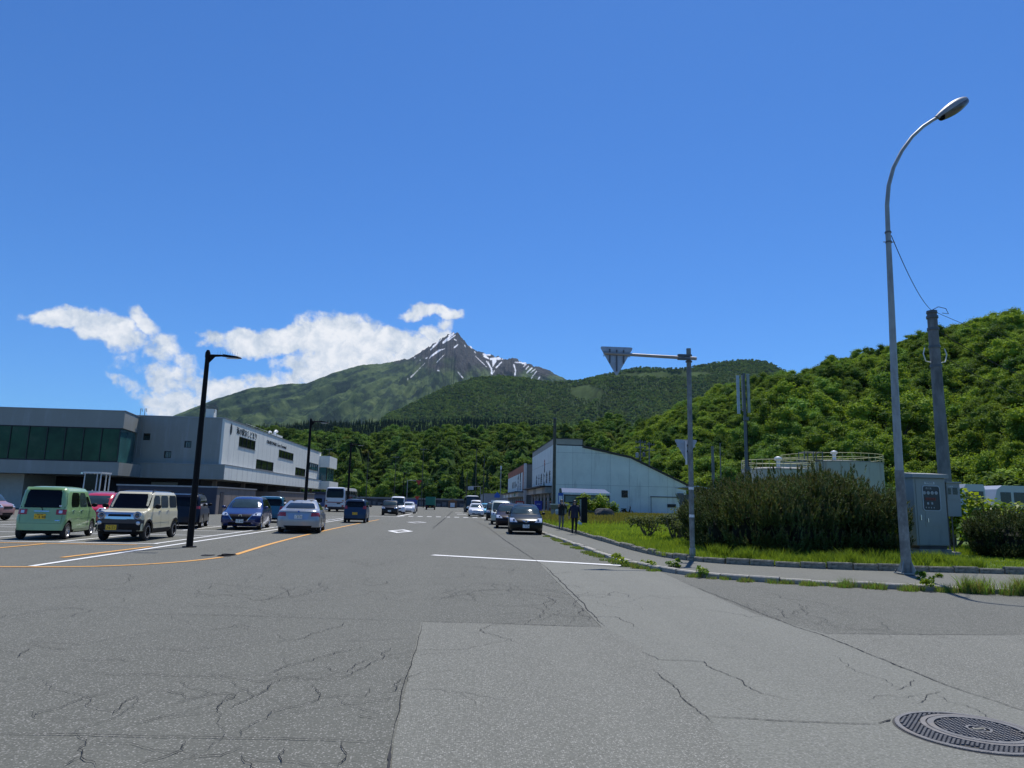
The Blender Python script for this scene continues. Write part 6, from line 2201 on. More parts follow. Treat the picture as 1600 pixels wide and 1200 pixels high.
cB = at(962.5, 566, sy - 0.02)
cB.y = sy - 0.10
g1 = tri_sign('large overhead triangular sign on the arm end seen from behind', cB, 0.98, 0.86, 0, 0.09, [(-0.20, -0.05, 0.36), (0.0, -0.28, 0.34), (0.20, -0.05, 0.34)], None)
c2 = at(1072, 704, sy + 0.16)
g2 = tri_sign('smaller triangular sign behind the sign pole at mid height', c2, 0.68, 0.62, 0, 0.07, [], None)
MB().tube([(0.0, -0.03, -0.40), (0.0, -0.03, 0.26)], 0.030, 10).build('mounting_tube', M_WHITEP, g2, 40)
boxpart('bracket', 0.0, 0.16, -0.09, -0.01, -0.05, 0.0, M_GREYMETAL, g2)
boxpart('bracket', 0.0, 0.16, -0.09, -0.01, 0.12, 0.17, M_GREYMETAL, g2)

# --- dark LED lamp posts along the car park
def led_post(x, y, label, spikes=True):
    t = thing('car_park_lamp_post', label, 'lamp post', (x, y, 0), 0, 'dark lamp posts along the car park edge')
    MB().lathe([(0.20, 0.0), (0.20, 0.03), (0.10, 0.035)], 20).build('base_plate', M_BLKPOLE, t, 30)
    MB().tube([(0, 0, 0.02), (0, 0, 3.0), (0, 0, 5.85)], [0.098, 0.085, 0.066], 14).build('pole', M_BLKPOLE, t, 40)
    MB().lathe([(0.078, 5.78), (0.078, 5.93), (0.04, 6.02), (0.0, 6.03)], 14).build('pole_cap', M_BLKPOLE, t, 40)
    boxpart('access_door', -0.045, 0.045, -0.104, -0.09, 0.7, 1.2, M_BLKPOLE, t)
    MB().tube([(0.05, 0, 5.84), (0.42, 0, 5.86), (0.5, 0, 5.85)], [0.05, 0.034, 0.034], 8).build('arm', M_BLKPOLE, t, 40)
    br = MB(); br.prism([(0.05, 5.60), (0.24, 5.82), (0.05, 5.82)], -0.012, 0.012, Mf)
    o = br.build('bracket', M_BLKPOLE, t); outward(o.data)
    hd = MB()
    hd.add([(0.48, -0.07, 5.83), (0.98, -0.10, 5.79), (1.05, 0, 5.78), (0.98, 0.10, 5.79), (0.48, 0.07, 5.83), (0.48, -0.06, 5.90), (0.95, -0.08, 5.84), (1.02, 0, 5.82), (0.95, 0.08, 5.84), (0.48, 0.06, 5.90)],
           [(4, 3, 2, 1, 0), (5, 6, 7, 8, 9), (0, 1, 6, 5), (1, 2, 7, 6), (2, 3, 8, 7), (3, 4, 9, 8), (4, 0, 5, 9)])
    h_ = hd.build('lamp_head', M_BLKPOLE, t)
    boxpart('diffuser', 0.58, 0.93, -0.06, 0.06, 5.775, 5.79, M_WHITEP, h_)
    if spikes:
        for k in range(9):
            MB().tube([(0.30 + k * 0.075, 0, 5.87), (0.30 + k * 0.075, 0, 6.0)], 0.003, 4).build('bird_spike', M_CHROME, t)
    return t


led_post(-7.98, 22.36, 'nearest dark brown lamp post in front of the cream car')
led_post(-8.55, 40.9, 'second dark lamp post behind the silver saloon', False)
led_post(-8.7, 57.2, 'third dark lamp post beside the white bus', False)
led_post(-8.7, 113, 'far dark lamp post right of the white van', False)
led_post(-8.6, 176, 'farthest dark lamp post in front of the harbour wall', False)

# --- brown pole by the gabled hall
w_ = thing('brown_pole', 'tall brown wooden looking pole in front of the gabled hall corner', 'pole', (11.0, 83, 0.3))
MB().tube([(0, 0, 0), (0, 0, 11.2)], [0.21, 0.17], 12).build('pole', M_WOODPOLE, w_, 40)
MB().lathe([(0.175, 11.2), (0.2, 11.22), (0.18, 11.34), (0, 11.36)], 12).build('pole_cap', M_GREYMETAL, w_, 40)

# --- distant utility poles with crossarms
def util(x, y, h, label, arms=1, r=0.14, trans=False, z=0.0):
    t = thing('distant_utility_pole', label, 'utility pole', (x, y, z), 0, 'distant utility poles')
    MB().tube([(0, 0, 0), (0, 0, h)], [r, r * 0.7], 8).build('pole', M_CONCPOLE if y < 140 else M_WOODPOLE, t, 40)
    for k in range(arms):
        zz = h - 0.5 - k * 0.9
        boxpart('crossarm', -0.9, 0.9, -0.15, -0.06 - 0.0, zz, zz + 0.1, M_GREYMETAL, t)
        for xx in (-0.75, -0.25, 0.3, 0.75):
            MB().lathe([(0.05, zz + 0.1), (0.07, zz + 0.16), (0.04, zz + 0.3), (0.0, zz + 0.31)], 6, Matrix.Translation((xx, -0.1, 0))).build('insulator', M_STEELD, t)
    if trans:
        MB().lathe([(0.0, h - 3.0), (0.28, h - 3.0), (0.28, h - 2.2), (0.0, h - 2.15)], 10, Matrix.Translation((-0.55, -0.1, 0))).build('transformer', M_STEEL, t, 40)
        MB().lathe([(0.0, h - 2.8), (0.25, h - 2.8), (0.25, h - 2.1), (0.0, h - 2.05)], 10, Matrix.Translation((0.55, -0.1, 0))).build('transformer', M_GREYMETAL, t, 40)
    return t


util(29.45, 115, 12.4, 'utility pole with transformers rising behind the gabled hall roof', 2, trans=True)
util(31.2, 116, 12.1, 'utility pole just right of the transformer pole behind the hall', 2)
util(21.7, 60, 6.8, 'short concrete pole left of the antenna mast', 0, 0.17)
util(22.75, 61, 7.2, 'thin pole between the short pole and the antenna mast', 0, 0.07)
for (u, v, Y, lab) in ((505, 705, 190, 'thin utility pole far behind the white bus at the left'), (515, 700, 200, 'thin utility pole just behind the first far one'), (576, 705, 190, 'thin utility pole between lamp post and dark kei car'), (619, 712, 195, 'thin utility pole above the parked black off-roader'),
                       (662, 700, 200, 'thin utility pole above the small blue van'), (745, 700, 170, 'thin utility pole above the microbus'), (757, 712, 150, 'dark pole before the grey warehouse'), (730, 738, 160, 'short thin pole left of the microbus')):
    p = at(u, v, Y)
    util(p.x, Y, p.z, lab, 1 if Y > 192 else 0, 0.11)
cable('overhead_line', sag(at(430, 712, 185), at(530, 713, 200), 0.5), 0.04, 'faint overhead line before the bluff')
p = at(783, 728, 125)
t = thing('white_lamp_post', 'slim white topped post beside the red topped shop', 'post', (p.x, 125, 0))
MB().tube([(0, 0, 0), (0, 0, p.z - .6)], 0.09, 8).build('pole', M_STEEL, t, 40)
MB().tube([(0, 0, p.z - .6), (0, 0, p.z)], [0.14, 0.12], 8).build('lamp', M_WHITEP, t, 40)

# --- antenna mast
am = thing('antenna_mast', 'slim antenna mast with three tall panel antennas before the hillside', 'antenna mast', (24.68, 60, 0.1))
MB().tube([(0, 0, 0), (0, 0, 9.0), (0, 0, 13.2)], [0.17, 0.13, 0.09], 12).build('mast', M_GREYMETAL, am, 40)
for k, (dx, dy, z0, z1) in enumerate(((-0.55, 0.0, 9.6, 13.0), (0.32, -0.12, 9.7, 13.15), (0.05, 0.35, 9.9, 13.1))):
    boxpart('panel_antenna', dx - 0.11, dx + 0.11, dy - 0.08, dy + 0.08, z0, z1, M_STEEL if k else M_SIGNBACK, am)
    for z in (z0 + 0.4, z1 - 0.4):
        MB().tube([(0, 0, z), (dx, dy, z)], 0.03, 5).build('bracket', M_GREYMETAL, am)
for z, s in ((4.6, .4), (4.0, .5), (3.2, .45), (9.0, .3)):
    boxpart('equipment_box', -0.15 - s * .3, 0.2, -0.35, -0.14, z, z + s, M_GREYMETAL, am)
MB().tube([(0.16, -0.1, 4), (0.14, -0.1, 9.6)], 0.03, 5).build('feeder_cable', M_BLACK, am)

# --- small pieces by the hall
sh2 = thing('bus_shelter', 'bus shelter with blue sheet roof and large panes before the gabled hall', 'bus shelter', (11.0, 75, 0.42))
M_SHF = mat('dark_brown_frame', (0.03, 0.022, 0.018), 0.6)
rm = MB(); rm.add([(-0.3, -0.7, 2.30), (4.95, -0.7, 2.22), (4.6, 1.3, 2.75), (-0.1, 1.3, 2.80), (-0.3, -0.7, 2.36), (4.95, -0.7, 2.28), (4.6, 1.3, 2.81), (-0.1, 1.3, 2.86)],
                  [(3, 2, 1, 0), (4, 5, 6, 7), (0, 1, 5, 4), (1, 2, 6, 5), (2, 3, 7, 6), (3, 0, 4, 7)])
rm.build('roof', mat('blue_grey_sheet_roof', (0.06, 0.10, 0.19), 0.8, 0.0), sh2)
boxpart('roof_edge', -0.32, 4.97, -0.76, -0.705, 2.16, 2.37, mat('shelter_white_edge', (0.7, 0.7, 0.68), 0.4), sh2)
for x in (0.0, 2.3, 4.7):
    boxpart('post', x - 0.06, x + 0.06, -0.55, -0.43, 0, 2.2, M_SHF, sh2)
boxpart('rail', 0.06, 4.64, -0.53, -0.45, 1.28, 1.4, M_SHF, sh2)
boxpart('rail', 0.06, 4.64, -0.53, -0.45, 2.05, 2.15, M_SHF, sh2)
for x0, x1 in ((0.07, 2.23), (2.37, 4.63)):
    boxpart('pane', x0, x1, -0.50, -0.48, 1.402, 2.048, mat('pale_shelter_pane', (0.22, 0.27, 0.24), 0.3, var=0.15, spec=0.4), sh2)
    boxpart('pane', x0, x1, -0.50, -0.48, 0.1, 1.278, mat('pale_shelter_pane', (0.22, 0.27, 0.24), 0.3), sh2)
bs_ = thing('bus_stop_sign', 'small blue framed bus stop board left of the bus shelter', 'sign', (10.5, 74.0, 0.42))
boxpart('board', -0.25, 0.25, -0.03, 0.03, 1.2, 2.3, M_SIGNBLUE, bs_)
boxpart('notice', -0.18, 0.18, -0.036, -0.031, 1.3, 2.0, M_WHITEP, bs_)
MB().tube([(0, 0, 0), (0, 0, 1.2)], 0.04, 6).build('post', M_GREYMETAL, bs_)
vm = thing('blue_vending_machine', 'tall dark blue vending machine at the corner of the gabled hall', 'vending machine', (10.7, 92.6, 0))
boxpart('body', -0.9, 0.05, 0, 0.9, 0.05, 1.95, mat('vending_blue', (0.03, 0.04, 0.32), 0.35, coat=0.4), vm)
text('lettering', 'BOSS', 0.22, M_WHITEP, vm, (-0.42, -0.012, 1.5), (rad(90), 0, 0), 0.005)
boxpart('base', -0.88, 0.03, 0.05, 0.85, -0.02, 0.05, M_BLACK, vm)
vm2 = thing('red_vending_machine', 'bright red vending machine under the canopy of the red topped shop', 'vending machine', (9.35, 110.0, 0))
boxpart('body', -0.65, 0.65, 0, 0.8, 0.05, 1.9, mat('vending_red', (0.42, 0.015, 0.015), 0.35, coat=0.4), vm2)
boxpart('display_window', -0.5, 0.5, -0.012, -0.002, 1.05, 1.7, M_WHITEP, vm2)
text('lettering', 'Drinks', 0.3, M_WHITEP, vm2, (0, -0.02, 0.65), (rad(90), 0, 0), 0.005)
boxpart('base', -0.6, 0.6, 0.05, 0.75, -0.02, 0.05, M_BLACK, vm2)
# stone basin/table, pillar, small white box, rock, moped, black display board
pt_ = at(874, 787, 66)
tb = thing('stone_table', 'stone slab table on square pillars behind the photographer man', 'stone table', (pt_.x, 66, 0.35))
boxpart('slab', -0.85, 0.75, -0.35, 0.35, 1.12, 1.24, mat('pale_stone_slab', (0.55, 0.53, 0.45), 0.8), tb)
boxpart('apron', -0.78, 0.68, -0.3, 0.3, 0.75, 1.118, mat('olive_board', (0.16, 0.15, 0.09), 0.8), tb)
boxpart('pillar', -0.75, -0.45, -0.2, 0.2, 0, 0.748, M_CONC, tb)
boxpart('pillar', 0.35, 0.65, -0.2, 0.2, 0, 0.748, M_CONC, tb)
bx = at(871, 800, 64)
wb_ = thing('white_box', 'pale box standing on the grass left of the photographer man', 'box', (bx.x, 64, 0.35))
boxpart('body', -0.17, 0.17, -0.15, 0.15, 0, 0.62, M_SIGNBACK, wb_)
boxpart('lid', -0.19, 0.19, -0.17, 0.17, 0.622, 0.68, M_WHITEP, wb_)
rk = at(944, 803, 66)
bm = bmesh.new()
bmesh.ops.create_icosphere(bm, subdivisions=3, radius=1)
for v in bm.verts:
    nz_ = float(fbm(v.co.x * 1.6 + 5, v.co.y * 1.6 + v.co.z, 3, 3))
    v.co = v.co * (1 + nz_ * 0.5)
    v.co.x *= 0.95; v.co.y *= 0.6; v.co.z = max(-0.2, min(0.62, v.co.z * 0.75))
me = bpy.data.meshes.new('rock'); bm.to_mesh(me); bm.free()
me.materials.append(mat('dark_rock', (0.06, 0.062, 0.065), 0.9, var=0.3, vscale=2, bump=0.6))
r_ = instobj('boulder', me, None, (rk.x, 66, 0.65))
tag(r_, 'dark flat topped boulder on the lawn right of the shelter shrubs', 'boulder')
mp_ = at(985, 803, 84)
mo_ = thing('moped', 'small dark moped parked against the white gable wall', 'moped', (mp_.x, 86, 0.5), rad(8))
for x in (-0.6, 0.6):
    MB().lathe([(0.17, -0.04), (0.25, -0.04), (0.25, 0.04), (0.17, 0.04)], 14, Matrix.Translation((x, 0, 0.25)) @ Matrix.Rotation(rad(90), 4, 'X'), close=True).build('wheel', M_TYRE, mo_)
MB().tube([(-0.62, 0, 0.45), (-0.2, 0, 0.5), (0.05, 0, 0.3), (0.35, 0, 0.32), (0.5, 0, 0.85), (0.45, 0, 0.98)], [0.1, 0.16, 0.12, 0.1, 0.07, 0.05], 8).build('body', M_BLACK, mo_, 60)
MB().box(-0.65, -0.05, -0.14, 0.14, 0.62, 0.74).build('seat', M_BLACK, mo_)
MB().tube([(0.44, -0.32, 1.0), (0.47, 0, 0.95), (0.44, 0.32, 1.0)], 0.03, 6).build('handlebar', M_GREYMETAL, mo_)
MB().tube([(0.46, -0.25, 1.0), (0.44, -0.28, 1.25)], 0.012, 5).build('mirror_stalk', M_GREYMETAL, mo_)
bd = at(909, 800, 44)
bo = thing('black_display_board', 'tall narrow black display board with glossy edge right of the woman', 'display board', (bd.x, 44, 0.30), rad(-12))
MB().box(-0.02, 0.34, -0.12, 0.12, 0.14, 1.62).build('board', M_BLACK, bo)
MB().prism([(-0.02, 1.62), (0.34, 1.62), (0.30, 1.70), (0.02, 1.68)], -0.12, 0.12, Mf).build('top', M_BLACK, bo)
MB().box(-0.12, -0.025, -0.10, 0.10, 0.25, 1.56).build('glossy_edge', mat('glossy_grey_edge', (0.12, 0.15, 0.18), 0.1, 0.5), bo)
MB().box(-0.42, -0.02, -0.03, 0.03, 1.58, 1.64).build('arm', M_BLACK, bo)
bp_ = MB(); bp_.prism([(-0.26, 0.10), (0.02, -0.04), (0.02, 0.12), (-0.18, 0.28)], -0.15, 0.15, Mf)
o = bp_.build('foot', M_WHITEP, bo); outward(o.data)

# --- distant traffic signs
def far_sign(name, label, x, y, zsign, shape, m, arm=None, r=0.06):
    t = thing(name, label, 'road sign', (x, y, 0), 0, 'distant road signs')
    MB().tube([(0, 0, 0), (0, 0, zsign + 0.4)], r, 8).build('pole', M_STEEL, t, 40)
    ax = arm or 0
    if arm:
        MB().tube([(0, 0, zsign + 0.35), (arm, 0, zsign + 0.35)], r * 0.8, 6).build('arm', M_STEEL, t)
    mb = MB(); mb.prism([(ax + a, zsign + b) for a, b in shape], -0.12, -0.09, Mf)
    o = mb.build('sign_plate', m, t); outward(o.data)
    return t


TRI = [(-0.45, 0.4), (0, -0.4), (0.45, 0.4)]
far_sign('stop_sign', 'red triangular stop sign hanging from a pale arm over the far carriageway', -8.05, 112, 4.35, TRI, M_SIGNRED, 1.75)
far_sign('stop_sign', 'low red triangular sign on a post in the far distance', -7.2, 125, 2.0, TRI, M_SIGNRED)
pb_ = at(777, 770, 96)
far_sign('crossing_sign', 'blue pentagonal pedestrian crossing sign beside the parked cars', pb_.x, 96, 2.6, [(-0.38, -0.35), (0.38, -0.35), (0.38, 0.0), (0, 0.42), (-0.38, 0.0)], M_SIGNBLUE)
pg = at(751, 758, 125)
far_sign('direction_sign', 'pale blue direction board on a long arm above the microbus', pg.x, 125, pg.z - 0.6, [(-0.5, -0.25), (0.5, -0.25), (0.5, 0.35), (-0.5, 0.35)], M_SIGNBACK, -1.7)

# --- iron cover in the foreground: large ring cover with a smaller lid
mc0 = Vector(g(1393, 1129)); mc1 = Vector(g(1440, 1113))
Rm = 0.475
cx, cy = 3.61, 5.015
MC = thing('manhole_cover', 'round cast iron double manhole cover set in the road at lower right', 'manhole cover', (cx, cy, 0.004))
M_IRON = mat('cast_iron', (0.135, 0.135, 0.135), 0.6, 0.15, var=0.2, vscale=8, bump=0.3, bscale=120, stain=((0.20, 0.16, 0.12), (5, 5, 5), 0.52, 0.66, 0.5))
M_IRONG = mat('cast_iron_grime', (0.045, 0.044, 0.042), 0.9, var=0.2)
MB().lathe([(0.0, 0.002), (Rm + 0.012, 0.002), (Rm + 0.014, 0.0)], 96).build('cover_joint', M_IRONG, MC)
MB().lathe([(Rm - 0.032, 0.003), (Rm - 0.032, 0.013), (Rm - 0.005, 0.013), (Rm, 0.009), (Rm, 0.002)], 96).build('outer_frame', M_IRON, MC, 30)
ic = Vector((0.088, 0.045))
Ri = 0.315
MB().lathe([(Ri - 0.04, 0.003), (Ri - 0.04, 0.014), (Ri, 0.014), (Ri + 0.004, 0.009)], 80, Matrix.Translation((ic.x, ic.y, 0))).build('inner_lid_rim', M_IRON, MC, 30)
MB().lathe([(Ri + 0.010, 0.003), (Ri + 0.012, 0.012), (Ri + 0.045, 0.012), (Ri + 0.047, 0.003)], 80, Matrix.Translation((ic.x, ic.y, 0))).build('inner_frame', mat('rusty_iron_ring', (0.15, 0.14, 0.13), 0.6, 0.15, var=0.2, vscale=10), MC, 30)
stud = MB()
def studs(inside, ang, pitch):
    ca, sa = math.cos(ang), math.sin(ang)
    nn = int(Rm * 2 / pitch) + 2
    for i in range(-nn, nn):
        for j in range(-nn, nn):
            x_, y_ = i * pitch + (j % 2) * pitch / 2, j * pitch * 0.80
            x2, y2 = x_ * ca - y_ * sa, x_ * sa + y_ * ca
            if not inside(x2, y2): continue
            a_ = pitch * 0.34
            b__ = pitch * 0.27
            tp = [(-a_, -b__), (a_, -b__), (a_, b__), (-a_, b__)]
            vs = [(x2 + p * ca - q * sa, y2 + p * sa + q * ca, 0.003) for p, q in tp] + [(x2 + (p * ca - q * sa) * 0.8, y2 + (p * sa + q * ca) * 0.8, 0.0125) for p, q in tp]
            stud.add(vs, [(4, 5, 6, 7), (0, 1, 5, 4), (1, 2, 6, 5), (2, 3, 7, 6), (3, 0, 4, 7)])
studs(lambda x, y: math.hypot(x - ic.x, y - ic.y) < Ri - 0.055 and math.hypot(x - ic.x, y - ic.y) > 0.08, 0.35, 0.033)
studs(lambda x, y: math.hypot(x, y) < Rm - 0.045 and math.hypot(x - ic.x, y - ic.y) > Ri + 0.055 and not (abs(math.hypot(x, y) - 0.41) < 0.04 and abs(math.atan2(y, x) + 2.25) < 0.16), -0.15, 0.031)
o = stud.build('relief_studs', M_IRON, MC)
tag(o, kind='stuff')
for r0, r1 in ((0.03, 0.042), (0.066, 0.082)):
    MB().lathe([(r0, 0.003), (r0, 0.0135), (r1, 0.0135), (r1, 0.003)], 32, Matrix.Translation((ic.x, ic.y, 0))).build('centre_ring', M_IRON, MC, 30)
MB().box(-0.05, 0.05, -0.008, 0.008, 0.003, 0.0145, Matrix.Translation((ic.x, ic.y, 0)) @ Matrix.Rotation(0.2, 4, 'Z')).build('lift_bar', mat('brass_plate', (0.36, 0.33, 0.24), 0.4, 0.4), MC)
for aa in (-2.32, -2.18):
    MB().box(-0.024, 0.024, -0.011, 0.011, 0.0025, 0.0045, Matrix.Translation((math.cos(aa) * 0.425, math.sin(aa) * 0.425, 0)) @ Matrix.Rotation(aa + 1.57, 4, 'Z')).build('key_slot', M_IRONG, MC)
# small patched hole at the orange line
pc = g(355, 868)
mb = MB()
r6 = random.Random(3)
for k in range(7):
    a, q = r6.uniform(0, 6.28), r6.uniform(0, 0.45)
    cx_, cy_ = pc[0] + math.cos(a) * q * 1.4, pc[1] + math.sin(a) * q
    mb.add([(cx_ + math.cos(t * 0.785) * r6.uniform(.06, .2), cy_ + math.sin(t * 0.785) * r6.uniform(.1, .35), 0.012) for t in range(8)], [tuple(range(8))])
tag(mb.build('tar_patches', M_CRACK), kind='stuff', label='broken tar patches where the orange line is interrupted')

# ================================================================ VEHICLES
def lerp_tab(tab, z):
    return float(np.interp(z, [t[0] for t in tab], [t[1] for t in tab]))


class Car:
    """body built as a stack of rounded-rectangle slices; panels are laid on the same surface"""
    def __init__(s, L, W, H, front, rear, width, wb, fo, wr=0.29, cr=0.16, bulge=0.07, zb=0.20, rb=0.03):
        s.L, s.W, s.H, s.zb = L, W, H, zb
        F = L / 2
        s.fy = [(z, F - d) for z, d in front]
        s.ry = [(z, -F + d) for z, d in rear]
        s.hw = [(z, w) for z, w in width]
        s.ax = (F - fo, F - fo - wb)
        s.wr, s.cr, s.bulge, s.rb = wr, cr, bulge, rb

    def X(s, z): return lerp_tab(s.hw, z)

    def endy(s, z, x, front):
        w = s.X(z)
        r = min(s.cr, w * 0.9)
        y = lerp_tab(s.fy if front else s.ry, z)
        sg = 1 if front else -1
        b = (s.bulge if front else s.rb) * (x / w) ** 2
        ax = abs(x)
        off = 0
        if ax > w - r:
            t = min(1, (ax - (w - r)) / r)
            off = r * (1 - math.sqrt(max(0, 1 - t * t)))
        return y - sg * (b + off)

    def levels(s):
        zs = sorted({round(z, 3) for z, _ in s.fy + s.ry + s.hw})
        zs = [z for z in zs if z >= s.zb - 1e-6]
        out = []
        for a, b in zip(zs, zs[1:]):
            n = max(1, int(round((b - a) / 0.07)))
            out += [a + (b - a) * i / n for i in range(n)]
        return out + [zs[-1]]

    def body(s, m, parent, m2=None, zsplit=0.0, roofm=None, zroof=9, name='body'):
        ra = s.wr + 0.055
        zref = max(2 * s.wr + 0.13, 0.72)
        mb = MB()
        # side columns (fractions of the straight part at a reference height)
        yf0, yr0 = s.endy(0.6, s.X(0.6) - s.cr, True), s.endy(0.6, s.X(0.6) - s.cr, False)
        ys = {yf0, yr0}
        for a in s.ax:
            for k in range(-6, 7):
                ys.add(a + ra * math.sin(k * math.pi / 12))
        for k in range(14):
            ys.add(yr0 + (yf0 - yr0) * k / 13)
        ys = sorted(y for y in ys if yr0 <= y <= yf0)
        ts = [(y - yr0) / (yf0 - yr0) for y in ys]
        nf = 10
        rows = []
        zl = s.levels()
        for z in zl:
            w = s.X(z)
            r = min(s.cr, w * 0.9)
            ring = []
            yfs, yrs = s.endy(z, w - r, True), s.endy(z, w - r, False)
            xs_in = [-(w - r) + 2 * (w - r) * i / nf for i in range(nf + 1)]
            corner = [math.sin(k * math.pi / 10) for k in range(1, 6)]
            # front, left to right
            for x in xs_in: ring.append((x, s.endy(z, x, True)))
            for c in corner:
                x = w - r + r * c
                ring.append((x, s.endy(z, min(x, w - 1e-5), True)))
            yfe, yre = ring[-1][1], s.endy(z, w - 1e-5, False)
            for t in ts[::-1]:
                ring.append((w, yre + (yfe - yre) * t))
            for c in corner[::-1]:
                x = w - r + r * c
                ring.append((x, s.endy(z, min(x, w - 1e-5), False)))
            for x in xs_in[::-1]: ring.append((x, s.endy(z, x, False)))
            for c in corner:
                x = -(w - r + r * c)
                ring.append((x, s.endy(z, max(x, -w + 1e-5), False)))
            for t in ts:
                ring.append((-w, yre + (yfe - yre) * t))
            for c in corner[::-1]:
                x = -(w - r + r * c)
                ring.append((x, s.endy(z, max(x, -w + 1e-5), True)))
            row = []
            for x, y in ring:
                zz = z
                if z < zref:
                    z0 = s.zb
                    if abs(x) > w * 0.55:
                        for a in s.ax:
                            d = abs(y - a)
                            if d < ra:
                                z0 = max(z0, s.wr + math.sqrt(ra * ra - d * d))
                    zz = z0 + (z - s.zb) / (zref - s.zb) * (zref - z0)
                row.append((x, y, zz))
            rows.append(row)
        n = len(rows[0])
        o0 = len(mb.v)
        for row in rows: mb.v += row
        for i in range(len(rows) - 1):
            for j in range(n):
                k = (j + 1) % n
                mb.f.append((i * n + j, i * n + k, (i + 1) * n + k, (i + 1) * n + j))
                zm = (rows[i][j][2] + rows[i + 1][j][2]) / 2
                mb.mi.append(1 if (m2 and zm < zsplit) else (2 if (roofm and zl[i] >= zroof) else 0))
        mb.f.append(tuple((len(rows) - 1) * n + j for j in range(n)))
        mb.mi.append(2 if roofm else 0)
        mats = [m, m2 or m, roofm or m]
        o = mb.build(name, mats, parent)
        outward(o.data)
        o.data.polygons.foreach_set('use_smooth', [True] * len(o.data.polygons))
        o.data.set_sharp_from_angle(angle=rad(38))
        # underside
        ub = MB().box(-s.W / 2 + 0.16, s.W / 2 - 0.16, -s.L / 2 + 0.25, s.L / 2 - 0.25, s.zb - 0.03, s.zb + 0.35)
        ub.box(-s.W / 2 + 0.08, s.W / 2 - 0.08, s.ax[1] + ra, s.ax[0] - ra, s.zb - 0.01, s.zb + 0.15)
        ub.build('underbody', M_BLACK, parent)
        return o

    # patches ------------------------------------------------------------
    def side(s, name, sd, z0, z1, ya0, yb0, ya1, yb1, m, parent, off=0.006, nz=5, ny=5, rc=0.0):
        """panel on the side: at z0 it spans ya0..yb0, at z1 ya1..yb1"""
        P = []
        for i in range(nz + 1):
            t = i / nz
            z = z0 + (z1 - z0) * t
            a, b = ya0 + (ya1 - ya0) * t, yb0 + (yb1 - yb0) * t
            if rc:
                e = min(t, 1 - t) * (z1 - z0)
                if e < rc:
                    c = rc - math.sqrt(max(0, rc * rc - (rc - e) ** 2))
                    a += c; b -= c
            P.append([(sd * (s.X(z) + off), a + (b - a) * j / ny, z) for j in range(ny + 1)])
        return MB().grid(P).build(name, m, parent, 60)

    def end(s, name, front, z0, z1, xa0, xb0, xa1, xb1, m, parent, off=0.008, nz=5, nx=8, rc=0.0):
        sg = 1 if front else -1
        P = []
        for i in range(nz + 1):
            t = i / nz
            z = z0 + (z1 - z0) * t
            a, b = xa0 + (xa1 - xa0) * t, xb0 + (xb1 - xb0) * t
            if rc:
                e = min(t, 1 - t) * (z1 - z0)
                if e < rc:
                    c = rc - math.sqrt(max(0, rc * rc - (rc - e) ** 2))
                    a += c; b -= c
            w = s.X(z) - 1e-3
            row = []
            for j in range(nx + 1):
                x = max(-w, min(w, a + (b - a) * j / nx))
                row.append((x, s.endy(z, x, front) + sg * off, z + off * 0.7))
            P.append(row)
        return MB().grid(P).build(name, m, parent, 60)


WHEELC = {}


def wheel_meshes(r, w, style, rimcol):
    key = (round(r, 3), w, style, rimcol.name)
    if key in WHEELC: return WHEELC[key]
    rr_ = r * 0.66
    ty = MB().lathe([(rr_, -w / 2 + 0.01), (r - 0.03, -w / 2), (r - 0.006, -w / 2 + 0.025), (r, -w / 4), (r, w / 4), (r - 0.006, w / 2 - 0.025), (r - 0.03, w / 2), (rr_, w / 2 - 0.01)], 28, Matrix.Rotation(rad(90), 4, 'Y'), close=True).mesh('wheel', M_TYRE, 40)
    rm = MB()
    R = Matrix.Rotation(rad(90), 4, 'Y')
    rm.lathe([(rr_ * 0.90, w / 2 - 0.035), (rr_ * 0.96, w / 2 - 0.012), (rr_ + 0.004, w / 2 - 0.012), (rr_ + 0.004, -w / 2 + 0.02)], 28, R)
    n = {'spoke': 7, 'ten': 10, 'five': 5, 'steel': 0}[style]
    if n == 0:
        rm.lathe([(0, w / 2 - 0.03), (rr_ * 0.4, w / 2 - 0.02), (rr_ * 0.9, w / 2 - 0.04)], 20, R)
    else:
        rm.mat(1); rm.lathe([(0.0, w / 2 - 0.08), (rr_ * 0.93, w / 2 - 0.08)], 20, R); rm.mat(0)
        for k in range(n):
            a = 2 * math.pi * k / n
            Mx = R @ Matrix.Rotation(a, 4, 'Z')
            hw_ = rr_ * (0.62 / n + 0.04)
            rm.add([Mx @ Vector(p) for p in ((0.03, -hw_ * .6, w / 2 - .03), (rr_ * .93, -hw_, w / 2 - .025), (rr_ * .93, hw_, w / 2 - .025), (0.03, hw_ * .6, w / 2 - .03), (0.03, -hw_ * .6, w / 2 - .06), (rr_ * .93, -hw_, w / 2 - .06), (rr_ * .93, hw_, w / 2 - .06), (0.03, hw_ * .6, w / 2 - .06))],
                   [(0, 1, 2, 3), (0, 4, 5, 1), (2, 6, 7, 3)])
        rm.lathe([(0, w / 2 - 0.018), (rr_ * 0.2, w / 2 - 0.02), (rr_ * 0.22, w / 2 - 0.05)], 12, R)
    WHEELC[key] = (ty, rm.mesh('rim', [rimcol, M_BLACK], 30))
    return WHEELC[key]


def wheels(c, parent, style='spoke', rimcol=None, w=0.17, inset=0.0):
    ty, rm = wheel_meshes(c.wr, w, style, rimcol or M_ALLOY)
    for a in c.ax:
        for sd in (-1, 1):
            o = instobj('wheel', ty, parent, (sd * (c.W / 2 - w / 2 - 0.012 - inset), a, c.wr), (0, 0, 0 if sd > 0 else math.pi))
            instobj('rim', rm, o)


